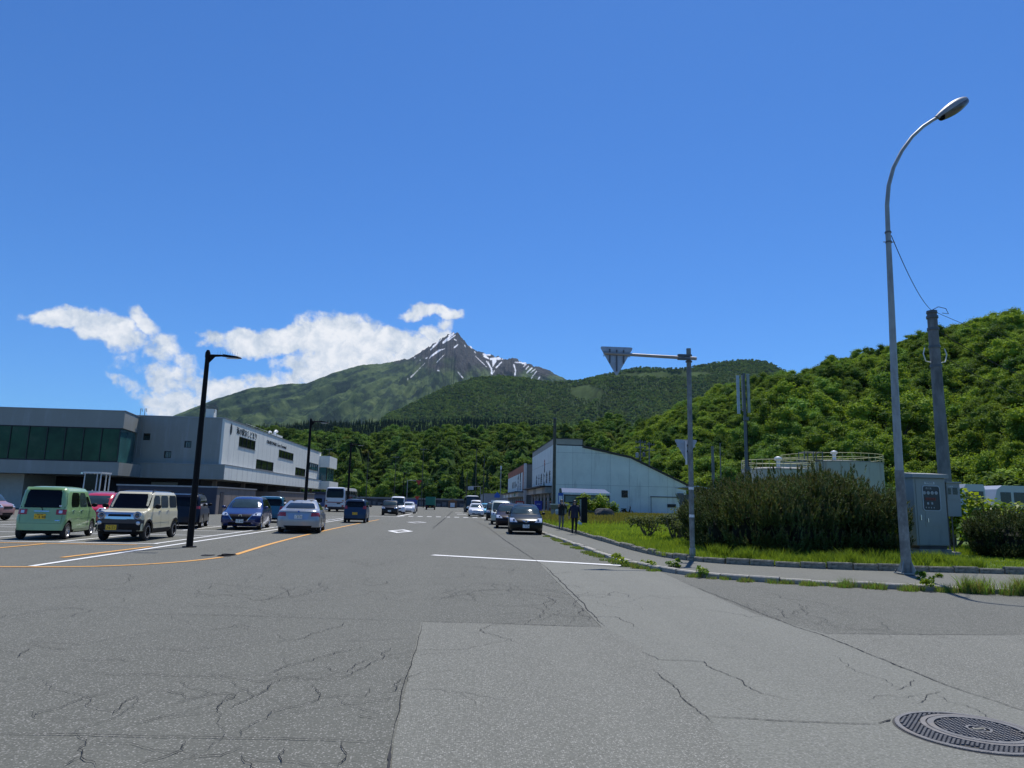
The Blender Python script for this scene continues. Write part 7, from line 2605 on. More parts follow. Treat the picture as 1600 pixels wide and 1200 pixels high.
def mirrors(c, parent, y, z, m, s=1.0):
    for sd in (-1, 1):
        x = c.X(z)
        mb = MB()
        mb.tube([(sd * (x - 0.03), y, z - 0.02), (sd * (x + 0.06), y, z)], 0.022, 6)
        bm = bmesh.new()
        bmesh.ops.create_icosphere(bm, subdivisions=2, radius=1)
        vs = [(sd * (x + 0.14 * s) + v.co.x * 0.10 * s, y + v.co.y * 0.055, z + 0.03 + v.co.z * 0.075 * s) for v in bm.verts]
        fs = [tuple(v.index for v in f.verts) for f in bm.faces]
        bm.free()
        mb.add(vs, fs)
        mb.build('mirror', m, parent, 50)


def plate(c, parent, front, z, s, m=None, ink=None, small='稚内 580', x=0.0, off=0.02):
    m = m or M_PLATEW
    ink = ink or M_PLATEG
    y = c.endy(z, x, front)
    sg = 1 if front else -1
    y += sg * off
    p = boxpart('number_plate', x - 0.165, x + 0.165, min(y, y + sg * 0.012), max(y, y + sg * 0.012), z - 0.083, z + 0.083, m, parent)
    rz = math.pi if front else 0
    text('lettering', s, 0.125, ink, p, (x, y + sg * 0.014, z - 0.022), (rad(90), 0, rz), 0.001, 1.0)
    text('lettering', small, 0.045, ink, p, (x, y + sg * 0.014, z + 0.055), (rad(90), 0, rz), 0.001, 1.0)
    return p


def seam(c, parent, sd, y, z0, z1, w=0.009):
    c.side('door_gap', sd, z0, z1, y - w / 2, y + w / 2, y - w / 2, y + w / 2, M_BLACK, parent, 0.0025, 6, 1)


def handle(c, parent, sd, y, z, m):
    x = c.X(z)
    boxpart('door_handle', min(sd * x, sd * (x + 0.028)), max(sd * x, sd * (x + 0.028)), y - 0.075, y + 0.075, z - 0.014, z + 0.014, m, parent)


def place(t, x, y, heading):
    t.location = (x, y, 0.0)
    t.rotation_euler = (0, 0, rad(heading))


def kei_wagon_shape(H=1.75, L=3.395, W=1.475, hood=0.52):
    return Car(L, W, H,
               front=[(0.20, 0.08), (0.30, 0.01), (0.50, 0.0), (0.70, 0.02), (0.82, 0.09), (0.90, 0.24), (0.96, hood - 0.08), (1.0, hood), (1.30, hood + 0.24), (H - 0.16, hood + 0.44), (H - 0.06, hood + 0.60), (H - 0.02, hood + 0.85), (H, hood + 1.1)],
               rear=[(0.20, 0.06), (0.30, 0.0), (0.58, 0.01), (0.85, 0.05), (1.0, 0.07), (1.35, 0.12), (H - 0.14, 0.18), (H - 0.05, 0.25), (H - 0.02, 0.42), (H, 0.7)],
               width=[(0.20, W / 2 - 0.05), (0.32, W / 2 - 0.01), (0.6, W / 2), (0.92, W / 2 - 0.01), (1.0, W / 2 - 0.025), (1.35, W / 2 - 0.06), (H - 0.16, W / 2 - 0.09), (H - 0.06, W / 2 - 0.15), (H - 0.02, W / 2 - 0.28), (H, W / 2 - 0.42)],
               wb=2.44, fo=0.55, wr=0.275, cr=0.15, bulge=0.07, zb=0.21)


# ---- green kei wagon seen from behind
def green_wagon():
    P = car_paint('pale_green_paint', (0.25, 0.42, 0.185))
    t = thing('kei_wagon', 'pale green kei wagon with dark rear window seen from behind', 'car')
    c = kei_wagon_shape(1.73)
    c.body(P, t)
    wheels(c, t, 'ten')
    c.end('rear_window', False, 1.02, 1.60, -0.69, 0.69, -0.63, 0.63, M_GLASSD, t, rc=0.04)
    c.end('rear_spoiler', False, 1.605, 1.66, -0.57, 0.57, -0.55, 0.55, P, t, 0.05, 2)
    for sd in (-1, 1):
        a, b = sorted((sd * 0.42, sd * 0.70))
        tl = c.end('tail_light', False, 0.80, 0.965, a, b, a, b, M_REDLENS, t, 0.012, 4, 8)
        a, b = sorted((sd * 0.50, sd * 0.60))
        c.end('reverse_lens', False, 0.84, 0.93, a, b, a, b, M_CLEARLENS, tl, 0.018, 2, 3)
        c.side('window', sd, 1.05, 1.53, -1.20, -0.40, -1.12, -0.40, M_GLASSD, t, rc=0.09)
        c.side('window', sd, 1.05, 1.53, -0.34, 0.45, -0.34, 0.20, M_GLASSC, t, rc=0.06)
        c.side('window', sd, 1.05, 1.40, 0.52, 0.90, 0.30, 0.50, M_GLASSD, t)
        for y in (-0.37, 0.62):
            seam(c, t, sd, y, 0.34, 1.55)
        seam(c, t, sd, -1.22, 0.80, 1.05)
        handle(c, t, sd, -0.98, 0.93, M_CHROME); handle(c, t, sd, -0.15, 0.93, M_CHROME)
        c.side('side_moulding', sd, 0.70, 0.72, -1.15, 0.9, -1.15, 0.9, P, t, 0.014, 1, 8)
        c.side('sill', sd, 0.23, 0.30, -0.78, 0.84, -0.78, 0.84, P, t, 0.012, 1, 6)
    # tailgate outline
    for z0, z1, a, b in ((0.52, 0.526, -0.60, 0.60),):
        c.end('tailgate_gap', False, z0, z1, a, b, a, b, M_BLACK, t, 0.004, 1, 10)
    for x in (-0.61, 0.61):
        c.end('tailgate_gap', False, 0.53, 0.80, x * 0.985 - 0.004, x * 0.985 + 0.004, x - 0.004, x + 0.004, M_BLACK, t, 0.004, 4, 1)
    c.end('plate_recess', False, 0.62, 0.86, -0.30, 0.26, -0.28, 0.24, P, t, 0.014, 2, 4)
    plate(c, t, False, 0.745, '・4 48', M_PLATEY, M_INK, '旭川 580', x=-0.02, off=0.024)
    c.end('garnish', False, 0.885, 0.915, -0.22, 0.22, -0.22, 0.22, M_CHROME, t, 0.02, 1, 6)
    MB().tube([(0.02, c.endy(1.02, 0, False) - 0.03, 0.94), (0.0, c.endy(1.05, 0, False) - 0.035, 1.02), (-0.28, c.endy(1.12, 0, False) - 0.03, 1.10)], 0.012, 5).build('rear_wiper', M_BLACK, t)
    c.end('badge', False, 0.60, 0.63, 0.42, 0.56, 0.42, 0.56, M_CHROME, t, 0.008, 1, 2)
    mirrors(c, t, 0.78, 1.08, M_BLACK)
    c.end('windscreen', True, 1.02, 1.52, -0.60, 0.60, -0.54, 0.54, M_GLASS, t)
    c.end('parking_sticker', False, 1.06, 1.10, 0.48, 0.56, 0.48, 0.56, M_WHITEP, t, 0.012, 1, 2)
    return t


place(green_wagon(), -13.85, 26.22, 10)


# ---- cream boxy crossover facing the camera
def cream_wagon():
    P = car_paint('cream_paint', (0.60, 0.55, 0.37))
    t = thing('kei_crossover', 'cream boxy kei crossover with round lamps and dark roof facing forward', 'car')
    H, W = 1.665, 1.475
    c = Car(3.395, W, H,
            front=[(0.24, 0.10), (0.32, 0.02), (0.45, 0.0), (0.66, 0.015), (0.86, 0.03), (0.93, 0.07), (0.98, 0.20), (1.02, 0.50), (1.05, 0.62), (1.3, 0.80), (H - 0.13, 0.95), (H - 0.05, 1.06), (H - 0.015, 1.3), (H, 1.6)],
            rear=[(0.24, 0.06), (0.34, 0.0), (0.6, 0.01), (1.0, 0.04), (H - 0.15, 0.12), (H - 0.05, 0.2), (H - 0.015, 0.4), (H, 0.8)],
            width=[(0.24, W / 2 - 0.04), (0.35, W / 2), (0.62, W / 2), (0.95, W / 2 - 0.01), (1.05, W / 2 - 0.035), (H - 0.14, W / 2 - 0.10), (H - 0.05, W / 2 - 0.16), (H - 0.015, W / 2 - 0.28), (H, W / 2 - 0.45)],
            wb=2.46, fo=0.55, wr=0.30, cr=0.15, bulge=0.06, zb=0.25)
    RF = mat('dark_brown_roof_paint', (0.030, 0.026, 0.026), 0.3, coat=0.7)
    c.body(P, t, M_BLACK, 0.34, RF, H - 0.10)
    wheels(c, t, 'five', M_BLACK, 0.17)
    ty, rm = wheel_meshes(0.30, 0.17, 'five', M_BLACK)
    for a in c.ax:
        for sd in (-1, 1):
            MB().lathe([(0.176, 0), (0.20, 0.012), (0.176, 0.014)], 28, Matrix.Translation((sd * (W / 2 - 0.012), a, 0.30)) @ Matrix.Rotation(rad(90 * sd), 4, 'Y')).build('rim_ring', M_ALLOY, t)
    c.end('bumper_cladding', True, 0.27, 0.70, -0.73, 0.73, -0.73, 0.73, M_BLACK, t, 0.015, 5, 16)
    c.end('bumper_band', True, 0.56, 0.68, -0.735, 0.735, -0.735, 0.735, mat('dark_brown_trim', (0.055, 0.045, 0.04), 0.5), t, 0.028, 3, 16)
    c.end('skid_plate', True, 0.285, 0.345, -0.42, 0.42, -0.44, 0.44, M_ALLOY, t, 0.04, 1, 8)
    c.end('lower_grille', True, 0.37, 0.53, -0.02, 0.42, -0.02, 0.42, mat('grille_mesh_dark', (0.02, 0.022, 0.03), 0.4, var=0.5, vscale=60), t, 0.03, 2, 6)
    c.end('chrome_surround', True, 0.715, 0.93, -0.66, 0.66, -0.66, 0.66, M_CHROME, t, 0.012, 4, 16, rc=0.05)
    c.end('grille', True, 0.785, 0.855, -0.36, 0.36, -0.34, 0.34, M_BLACK, t, 0.022, 2, 8)
    c.end('chrome_strip', True, 0.690, 0.712, -0.25, 0.25, -0.25, 0.25, M_CHROME, t, 0.03, 1, 6)
    for sd in (-1, 1):
        x, z = sd * 0.555, 0.835
        y = c.endy(z, x, True)
        Mh = Matrix.Translation((x, y + 0.0, z)) @ Matrix.Rotation(rad(-90), 4, 'X') @ Matrix.Rotation(0, 4, 'Z')
        hl_ = MB().lathe([(0.095, 0.0), (0.128, 0.0), (0.132, 0.045), (0.115, 0.06), (0.098, 0.045)], 26, Mh).build('headlight', M_CHROME, t, 40)
        MB().lathe([(0.098, 0.03), (0.07, 0.05), (0.0, 0.062)], 22, Mh).build('lens', M_DARKLENS, hl_, 40)
        MB().lathe([(0.078, 0.05), (0.088, 0.056), (0.092, 0.045)], 22, Mh).build('light_ring', M_CLEARLENS, hl_, 40)
        xf, zf = sd * 0.60, 0.59
        Mg = Matrix.Translation((xf, c.endy(zf, xf, True) + 0.02, zf)) @ Matrix.Rotation(rad(-90), 4, 'X')
        fl = MB().lathe([(0.055, 0.0), (0.07, 0.02), (0.055, 0.03)], 18, Mg).build('fog_lamp', M_CHROME, t, 40)
        MB().lathe([(0.054, 0.022), (0.0, 0.034)], 16, Mg).build('lens', M_CLEARLENS, fl, 40)
        c.side('window', sd, 1.08, 1.50, -0.62, 0.06, -0.62, 0.04, M_GLASS, t, rc=0.05)
        c.side('window', sd, 1.08, 1.50, 0.15, 0.82, 0.15, 0.62, M_GLASS, t, rc=0.05)
        c.side('rear_quarter', sd, 1.08, 1.50, -1.45, -0.74, -1.40, -0.74, M_GLASSD, t, rc=0.05)
        for y in (0.10, 0.86, -0.66):
            seam(c, t, sd, y, 0.40, 1.06 if y > 0.5 else 1.52)
        handle(c, t, sd, -0.50, 0.97, M_CHROME); handle(c, t, sd, 0.24, 0.97, M_CHROME)
        c.side('side_moulding', sd, 0.64, 0.665, -0.75, 0.85, -0.75, 0.85, P, t, 0.016, 1, 8)
        c.side('sill_cladding', sd, 0.27, 0.40, -0.84, 0.80, -0.84, 0.80, M_BLACK, t, 0.012, 2, 6)
        # wheel arch cladding
        for a in c.ax:
            row = []
            for k in range(13):
                an = math.pi * k / 12
                row.append([(sd * (c.X(0.5) + 0.012), a + math.cos(an) * r_, 0.30 + math.sin(an) * r_ * (1 if k not in (0, 12) else 1)) for r_ in (0.352, 0.42)])
            MB().grid(row).build('arch_cladding', M_BLACK, t)
        MB().tube([(sd * (W / 2 - 0.17), 0.62, H - 0.05), (sd * (W / 2 - 0.165), 0.5, H + 0.02), (sd * (W / 2 - 0.165), -1.1, H + 0.02), (sd * (W / 2 - 0.17), -1.25, H - 0.05)], 0.018, 6).build('roof_rail', M_BLKPOLE, t, 40)
        MB().tube([(sd * 0.62, 0.66, 1.09), (sd * 0.585, 0.60, 1.52)], 0.008, 4)
    c.end('windscreen', True, 1.065, 1.54, -0.64, 0.64, -0.60, 0.60, M_GLASSD, t, rc=0.03)
    plate(c, t, True, 0.445, '74-57', M_PLATEY, M_INK, '旭川 580', x=0.20 * 1, off=0.035)
    mirrors(c, t, 0.78, 1.10, M_BLACK, 1.1)
    c.end('rear_window', False, 1.05, 1.5, -0.6, 0.6, -0.55, 0.55, M_GLASSD, t)
    return t


place(cream_wagon(), -11.1, 26.14, 182)


def generic_end_details(c, t, front, lamps, lm, zg=None, grille=None):
    """lamps: (z0, z1, x inner, x outer) pairs mirrored"""
    for z0, z1, xi0, xo0, xi1, xo1 in lamps:
        for sd in (-1, 1):
            a0, b0 = sorted((sd * xi0, sd * xo0)); a1, b1 = sorted((sd * xi1, sd * xo1))
            h = c.end('headlight' if front else 'tail_light', front, z0, z1, a0, b0, a1, b1, lm, t, 0.010, 4, 8)
            if front:
                m0, m1 = sorted((sd * (xi0 + (xo0 - xi0) * .35), sd * (xi0 + (xo0 - xi0) * .62)))
                c.end('projector', front, z0 + (z1 - z0) * .25, z0 + (z1 - z0) * .75, m0, m1, m0, m1, M_DARKLENS, h, 0.016, 2, 3)


def hatch_shape(L, W, H, hoodl=0.95, z1=0.98, wsl=1.75, rw=0.55, wr=0.31, zb=0.2, belt=0.95, cr=0.24, bulge=0.12, nose=0.10, wb=2.6, fo=0.85):
    return Car(L, W, H,
               front=[(zb, 0.10), (zb + .12, 0.015), (0.50, 0.0), (0.62, 0.03), (0.70, nose), (0.78, 0.26), (0.87, hoodl * 0.55), (0.94, hoodl * 0.82), (z1, hoodl), (z1 + (H - z1) * .5, (hoodl + wsl) / 2 - 0.05), (H - 0.13, wsl - 0.15), (H - 0.05, wsl + 0.05), (H - 0.015, wsl + 0.35), (H, wsl + 0.8)],
               rear=[(zb, 0.08), (zb + .12, 0.02), (0.55, 0.0), (0.80, 0.05), (0.98, 0.10), (z1 + (H - z1) * .5, 0.10 + rw * 0.5), (H - 0.13, rw), (H - 0.05, rw + 0.12), (H - 0.015, rw + 0.5), (H, rw + 1.0)],
               width=[(zb, W / 2 - 0.06), (zb + .12, W / 2 - 0.01), (0.58, W / 2), (0.85, W / 2 - 0.015), (belt, W / 2 - 0.04), (z1 + (H - z1) * .5, W / 2 - 0.15), (H - 0.13, W / 2 - 0.22), (H - 0.05, W / 2 - 0.29), (H - 0.015, W / 2 - 0.40), (H, W / 2 - 0.52)],
               wb=wb, fo=fo, wr=wr, cr=cr, bulge=bulge, zb=zb, rb=0.06)


def hatch(label, L, W, H, P, plate_s, facing, lamps, tails, extra=None, wbk=None, rim='ten', platem=None, ink=None, glassf=None, **kw):
    t = thing('parked_car', label, 'car')
    c = hatch_shape(L, W, H, **kw)
    c.body(P, t)
    wheels(c, t, rim, M_ALLOY, 0.19)
    F = L / 2
    hl, ws = kw.get('hoodl', .95), kw.get('wsl', 1.75)
    z1 = kw.get('z1', .98)
    rw = kw.get('rw', .55)
    belt = kw.get('belt', .95) + 0.035
    top = H - 0.15
    wt, wbm = c.X(top) - 0.08, c.X(z1 + .02) - 0.09
    c.end('windscreen', True, z1 + 0.02, top + 0.01, -wbm, wbm, -wt, wt, glassf or M_GLASSC, t, rc=0.03)
    c.end('rear_window', False, z1 + 0.03, top, -wbm + .05, wbm - .05, -wt, wt, M_GLASSD, t, rc=0.04)
    yA0, yA1 = F - hl - 0.25, F - ws - 0.10
    yR0, yR1 = -F + rw * 0.3 + 0.35, -F + rw + 0.22
    yB = (F - hl + (-F + rw)) / 2 + 0.05
    for sd in (-1, 1):
        c.side('window', sd, belt, top, yB + 0.04, yA0, yB + 0.04, yA1, M_GLASS, t, rc=0.04)
        c.side('window', sd, belt, top, yR0 + .1, yB - 0.04, yR1 + .1, yB - 0.04, M_GLASSD, t, rc=0.04)
        seam(c, t, sd, yB, 0.32, top + .02); seam(c, t, sd, yA0 + 0.06, 0.32, belt); seam(c, t, sd, yR0 + 0.22, 0.6, belt)
        handle(c, t, sd, yB + 0.18, 0.84, P); handle(c, t, sd, yR0 + 0.42, 0.86, P)
    generic_end_details(c, t, True, lamps, M_CLEARLENS)
    generic_end_details(c, t, False, tails, M_REDLENS)
    mirrors(c, t, yA0 - 0.02, belt + 0.02, P)
    if plate_s:
        plate(c, t, facing, 0.42 if facing else 0.62, plate_s, platem, ink)
    c.end('lower_grille', True, 0.24, 0.36, -W * .30, W * .30, -W * .27, W * .27, M_BLACK, t, 0.012, 2, 8)
    if extra: extra(c, t, P)
    return t, c


# ---- blue hatchback facing the camera
def blue_extra(c, t, P):
    c.end('grille', True, 0.42, 0.72, -0.30, 0.30, -0.52, 0.52, M_BLACK, t, 0.012, 4, 10)
    for sd in (-1, 1):
        a0, b0 = sorted((sd * 0.30, sd * 0.335)); a1, b1 = sorted((sd * 0.54, sd * 0.60))
        c.end('chrome_strip', True, 0.42, 0.73, a0, b0, a1, b1, M_CHROME, t, 0.018, 4, 2)
    Mh = Matrix.Translation((0, c.endy(0.66, 0, True) + 0.012, 0.66)) @ Matrix.Rotation(rad(-90), 4, 'X')
    MB().lathe([(0.045, 0), (0.075, 0), (0.075, 0.02), (0.045, 0.02)], 20, Mh, close=True).build('badge', M_CHROME, t)


BL = car_paint('deep_blue_paint', (0.005, 0.018, 0.11), 0.2)
t, c = hatch('deep blue hatchback with black grille facing the camera', 4.48, 1.79, 1.56, BL, '33-44', True,
             [(0.66, 0.80, 0.50, 0.87, 0.66, 0.86)], [(0.72, 0.92, 0.5, 0.84, 0.6, 0.82)], blue_extra, hoodl=1.0, z1=1.0, wsl=1.8, rw=0.6, wr=0.315, wb=2.7, fo=0.83)
place(t, -10.4, 36.63, 187)
# teal tall wagon behind it, seen from behind
TL = car_paint('teal_paint', (0.012, 0.10, 0.15), 0.2)
def simple_wagon(label, P, H, L, W, facing, plate_s=None, pm=None, ink=None, glass_f=None, name='parked_car', cat='car', roofm=None, tailz=(0.75, 1.0), hood=0.52, wr=0.275, rim='ten', rails=False, scale=1.0, m2=None):
    t = thing(name, label, cat)
    c = kei_wagon_shape(H, L, W, hood)
    c.wr = wr
    c.body(P, t, m2, 0.34, roofm, H - 0.09 if roofm else 9)
    wheels(c, t, rim, M_ALLOY)
    F = L / 2
    b0, b1 = 1.05, H - 0.20
    w0, w1 = W / 2 - 0.10, W / 2 - 0.18
    c.end('windscreen', True, 1.03, H - 0.17, -w0, w0, -w1, w1, glass_f or M_GLASSC, t, rc=0.03)
    c.end('rear_window', False, 1.03, H - 0.17, -w0, w0, -w1, w1, M_GLASSD, t, rc=0.05)
    mid = -0.15
    for sd in (-1, 1):
        c.side('window', sd, b0, b1, -F + 0.30, mid - 0.03, -F + 0.36, mid - 0.03, M_GLASSD, t, rc=0.05)
        c.side('window', sd, b0, b1, mid + 0.03, F - hood - 0.35, mid + 0.03, F - hood - 0.62, M_GLASS, t, rc=0.04)
        seam(c, t, sd, mid, 0.34, b1); seam(c, t, sd, F - hood - 0.30, 0.34, b0)
        handle(c, t, sd, mid + 0.2, 0.93, M_CHROME)
        if rails:
            MB().tube([(sd * (W / 2 - .2), F - hood - .8, H - .03), (sd * (W / 2 - .2), F - hood - .9, H + .03), (sd * (W / 2 - .2), -F + .5, H + .03), (sd * (W / 2 - .2), -F + .4, H - .03)], 0.018, 6).build('roof_rail', M_BLKPOLE, t, 40)
    generic_end_details(c, t, True, [(0.70, 0.86, W * .27, W / 2 - .02, W * .33, W / 2 - .03)], M_CLEARLENS)
    generic_end_details(c, t, False, [(tailz[0], tailz[1], W * .34, W / 2 - .01, W * .36, W / 2 - .02)], M_REDLENS)
    c.end('grille', True, 0.62, 0.74, -W * .24, W * .24, -W * .24, W * .24, M_BLACK, t, 0.012, 2, 8)
    c.end('lower_grille', True, 0.26, 0.40, -W * .28, W * .28, -W * .28, W * .28, M_BLACK, t, 0.012, 2, 8)
    mirrors(c, t, F - hood - 0.36, 1.08, M_BLACK)
    if plate_s:
        plate(c, t, facing, 0.46 if facing else 0.62, plate_s, pm, ink)
    return t, c


t, c = simple_wagon('teal tall wagon seen from behind between blue hatchback and silver saloon', TL, 1.62, 3.7, 1.66, False)
place(t, -11.95, 47.3, 10)

# ---- silver saloon seen from behind
SV = car_paint('silver_paint', (0.33, 0.345, 0.355), 0.45, 0.32)
def sedan(label, L, W, H, P, plate_s, facing):
    t = thing('saloon_car', label, 'car')
    c = Car(L, W, H,
            front=[(0.18, 0.12), (0.30, 0.02), (0.50, 0.0), (0.62, 0.04), (0.70, 0.14), (0.78, 0.5), (0.88, 1.15), (0.93, 1.42), (1.2, 1.85), (H - 0.12, 2.15), (H - 0.05, 2.3), (H - 0.012, 2.6), (H, 2.9)],
            rear=[(0.18, 0.10), (0.28, 0.02), (0.58, 0.0), (0.80, 0.03), (0.95, 0.05), (1.0, 0.10), (1.03, 0.55), (1.06, 0.72), (1.2, 1.0), (H - 0.12, 1.38), (H - 0.05, 1.52), (H - 0.012, 1.75), (H, 2.1)],
            width=[(0.18, W / 2 - 0.07), (0.30, W / 2 - 0.01), (0.58, W / 2), (0.85, W / 2 - 0.02), (0.97, W / 2 - 0.07), (1.2, W / 2 - 0.19), (H - 0.12, W / 2 - 0.27), (H - 0.05, W / 2 - 0.33), (H - 0.012, W / 2 - 0.43), (H, W / 2 - 0.55)],
            wb=2.89, fo=0.84, wr=0.335, cr=0.26, bulge=0.14, zb=0.19, rb=0.10)
    c.body(P, t)
    wheels(c, t, 'ten', M_ALLOY, 0.22)
    c.end('rear_window', False, 1.075, H - 0.14, -0.66, 0.66, -0.52, 0.52, M_GLASS, t, rc=0.03)
    c.end('windscreen', True, 0.96, H - 0.14, -0.70, 0.70, -0.54, 0.54, M_GLASSC, t)
    for sd in (-1, 1):
        c.side('window', sd, 1.0, H - 0.15, 0.02, 0.72, 0.02, 0.30, M_GLASS, t, rc=0.03)
        c.side('window', sd, 1.0, H - 0.15, -1.05, -0.04, -0.72, -0.04, M_GLASS, t, rc=0.03)
        seam(c, t, sd, -0.01, 0.32, H - .14); seam(c, t, sd, 0.85, 0.32, 1.0); seam(c, t, sd, -0.95, 0.75, 1.0)
        handle(c, t, sd, -0.72, 0.84, P); handle(c, t, sd, 0.18, 0.83, P)
        a0, b0 = sorted((sd * 0.52, sd * 0.90)); a1, b1 = sorted((sd * 0.54, sd * 0.86))
        tl = c.end('tail_light', False, 0.735, 0.90, a0, b0, a1, b1, M_REDLENS, t, 0.010, 4, 10)
        a0, b0 = sorted((sd * 0.60, sd * 0.84))
        c.end('reverse_lens', False, 0.715, 0.733, a0, b0, a0, b0, M_CLEARLENS, tl, 0.012, 1, 6)
        c.side('sill', sd, 0.21, 0.30, -1.05, 1.05, -1.05, 1.05, P, t, 0.02, 2, 6)
    c.end('plate_recess', False, 0.60, 0.86, -0.40, 0.40, -0.46, 0.46, mat('silver_recess', (0.26, 0.32, 0.42), 0.3, 0.4), t, 0.006, 3, 8)
    c.end('boot_gap', False, 0.905, 0.912, -0.80, 0.80, -0.80, 0.80, M_BLACK, t, 0.004, 1, 12)
    c.end('rear_diffuser', False, 0.20, 0.34, -0.52, 0.52, -0.60, 0.60, M_BLACK, t, 0.012, 2, 10)
    generic_end_details(c, t, True, [(0.60, 0.74, 0.45, 0.86, 0.5, 0.84)], M_CLEARLENS)
    MB().lathe([(0.0, 0), (0.040, 0.0), (0.040, 0.012), (0, 0.014)], 16, Matrix.Translation((0, c.endy(0.93, 0, False) - 0.002, 0.945)) @ Matrix.Rotation(rad(70), 4, 'X')).build('badge', M_SIGNBLUE, t)
    for x in (-0.62, -0.54):
        MB().lathe([(0.028, -0.05), (0.035, 0.06), (0.028, 0.06)], 12, Matrix.Translation((x, -L / 2 - 0.01, 0.25)) @ Matrix.Rotation(rad(90), 4, 'X')).build('exhaust_pipe', M_CHROME, t)
    MB().add([(-0.012, -0.95, H - 0.03), (0.012, -0.95, H - 0.03), (0, -1.12, H - 0.06), (0, -1.06, H + 0.05)], [(0, 1, 3), (0, 3, 2), (1, 2, 3)]).build('roof_aerial', P, t)
    mirrors(c, t, 0.78, 1.0, P)
    plate(c, t, facing, 0.73, plate_s, None, None, off=0.014)
    return t


place(sedan('silver saloon car seen from behind beside the orange line', 4.84, 1.85, 1.45, SV, '・8 02', False), -7.25, 34.46, 7)

# ---- dark blue kei hatch behind
def kei_extra(c, t, P):
    pass
DB = car_paint('dark_slate_blue_paint', (0.022, 0.045, 0.09), 0.2)
t, c = simple_wagon('dark blue kei car with yellow plate seen from behind near the bus', DB, 1.58, 3.395, 1.475, False, '51-20', M_PLATEY, M_INK, tailz=(0.92, 1.12))
place(t, -6.95, 50.2, 3)
# ---- navy wagon left of lamp post
NV = car_paint('black_navy_paint', (0.010, 0.013, 0.024), 0.1)
t, c = simple_wagon('black navy wagon behind the cream car, seen from behind with roof rails', NV, 1.62, 4.5, 1.70, False, None, tailz=(0.92, 1.05), hood=1.0, wr=0.30, rails=True)
place(t, -13.35, 36.6, 13)
# ---- red small car
RD = car_paint('bright_red_paint', (0.50, 0.02, 0.04))
t, c = simple_wagon('bright red small car half hidden between green and cream cars', RD, 1.60, 3.4, 1.475, True)
place(t, -17.2, 36.5, 180)
# ---- mauve kei at the left edge
MV = car_paint('dusty_mauve_paint', (0.36, 0.20, 0.18), 0.1)
t, c = simple_wagon('dusty pink kei wagon cut by the left edge of the picture', MV, 1.62, 3.395, 1.475, True)
place(t, -25.7, 40.5, -92)
# ---- white car behind silver saloon
WT = car_paint('white_car_paint', (0.68, 0.69, 0.70))
t, c = hatch('small white car seen between silver saloon and white bus', 4.3, 1.7, 1.45, WT, None, False, [(0.66, 0.78, 0.5, 0.8, 0.55, 0.8)], [(0.72, 0.88, 0.55, 0.8, 0.6, 0.8)])
place(t, -14.6, 72, 12)
t, c = hatch('white car roof just visible behind the teal wagon', 4.3, 1.7, 1.45, WT, None, False, [(0.66, 0.78, 0.5, 0.8, 0.55, 0.8)], [(0.72, 0.88, 0.55, 0.8, 0.6, 0.8)])
place(t, -15.2, 60, 8)
# ---- black off-roader + white van on the left side of the road
BK = car_paint('black_car_paint', (0.008, 0.008, 0.009))
t, c = simple_wagon('black off-roader parked facing forward before the white van', BK, 1.58, 3.9, 1.66, True, '12-08', hood=0.9, wr=0.33)
place(t, -7.3, 78, 183)
t, c = simple_wagon('white van with high roof parked behind the black off-roader', WT, 2.05, 4.7, 1.7, True, None, hood=0.55, wr=0.31)
place(t, -7.1, 85.5, 183)
t, c = hatch('small white car at the far side of the white van', 4.2, 1.7, 1.45, WT, None, True, [(0.66, 0.78, 0.5, 0.8, 0.55, 0.8)], [(0.72, 0.88, 0.55, 0.8, 0.6, 0.8)])
place(t, -6.3, 92, 180)
# ---- right row
def black_extra(c, t, P):
    c.end('grille', True, 0.60, 0.66, -0.40, 0.40, -0.34, 0.34, M_BLACK, t, 0.012, 2, 8)
    for sd in (-1, 1):
        a0, b0 = sorted((sd * 0.02, sd * 0.10)); a1, b1 = sorted((sd * 0.12, sd * 0.22))
        c.end('chrome_strip', True, 0.60, 0.68, a0, b0, a1, b1, M_CHROME, t, 0.03, 2, 3)
    Mh = Matrix.Translation((0, c.endy(0.65, 0, True) + 0.012, 0.65)) @ Matrix.Rotation(rad(-90), 4, 'X')
    MB().lathe([(0.045, 0), (0.07, 0), (0.07, 0.02), (0.045, 0.02)], 20, Mh, close=True).build('badge', M_CHROME, t)
    c.end('upper_bumper_gap', True, 0.50, 0.508, -0.7, 0.7, -0.7, 0.7, M_BLACK, t, 0.004, 1, 10)


BKG = car_paint('black_green_paint', (0.010, 0.014, 0.012), 0.1)
t, c = hatch('glossy black hatchback at the front of the right parked row', 3.95, 1.695, 1.50, BKG, '・9 26', True,
             [(0.60, 0.80, 0.42, 0.80, 0.60, 0.80)], [(0.72, 0.92, 0.5, 0.8, 0.6, 0.8)], black_extra, hoodl=0.9, z1=0.99, wsl=1.7, wr=0.30, wb=2.51, fo=0.82, cr=0.28, bulge=0.14)
place(t, 3.45, 37.5, 177)
PU = car_paint('black_purple_paint', (0.018, 0.010, 0.013), 0.1)
t, c = hatch('dark purple car parked second in the right row', 4.1, 1.695, 1.52, PU, None, True, [(0.62, 0.80, 0.42, 0.80, 0.60, 0.80)], [(0.72, 0.92, 0.5, 0.8, 0.6, 0.8)], black_extra, hoodl=0.9, z1=1.0, wsl=1.65, wr=0.30, wb=2.55, fo=0.82)
place(t, 3.2, 45.6, 177)
GR = car_paint('pale_grey_green_paint', (0.42, 0.47, 0.40))
t, c = simple_wagon('pale grey green kei van with cream roof parked third in the row', GR, 1.72, 3.395, 1.475, True, roofm=car_paint('cream_roof_paint', (0.66, 0.64, 0.54)))
place(t, 3.1, 52.8, 178)
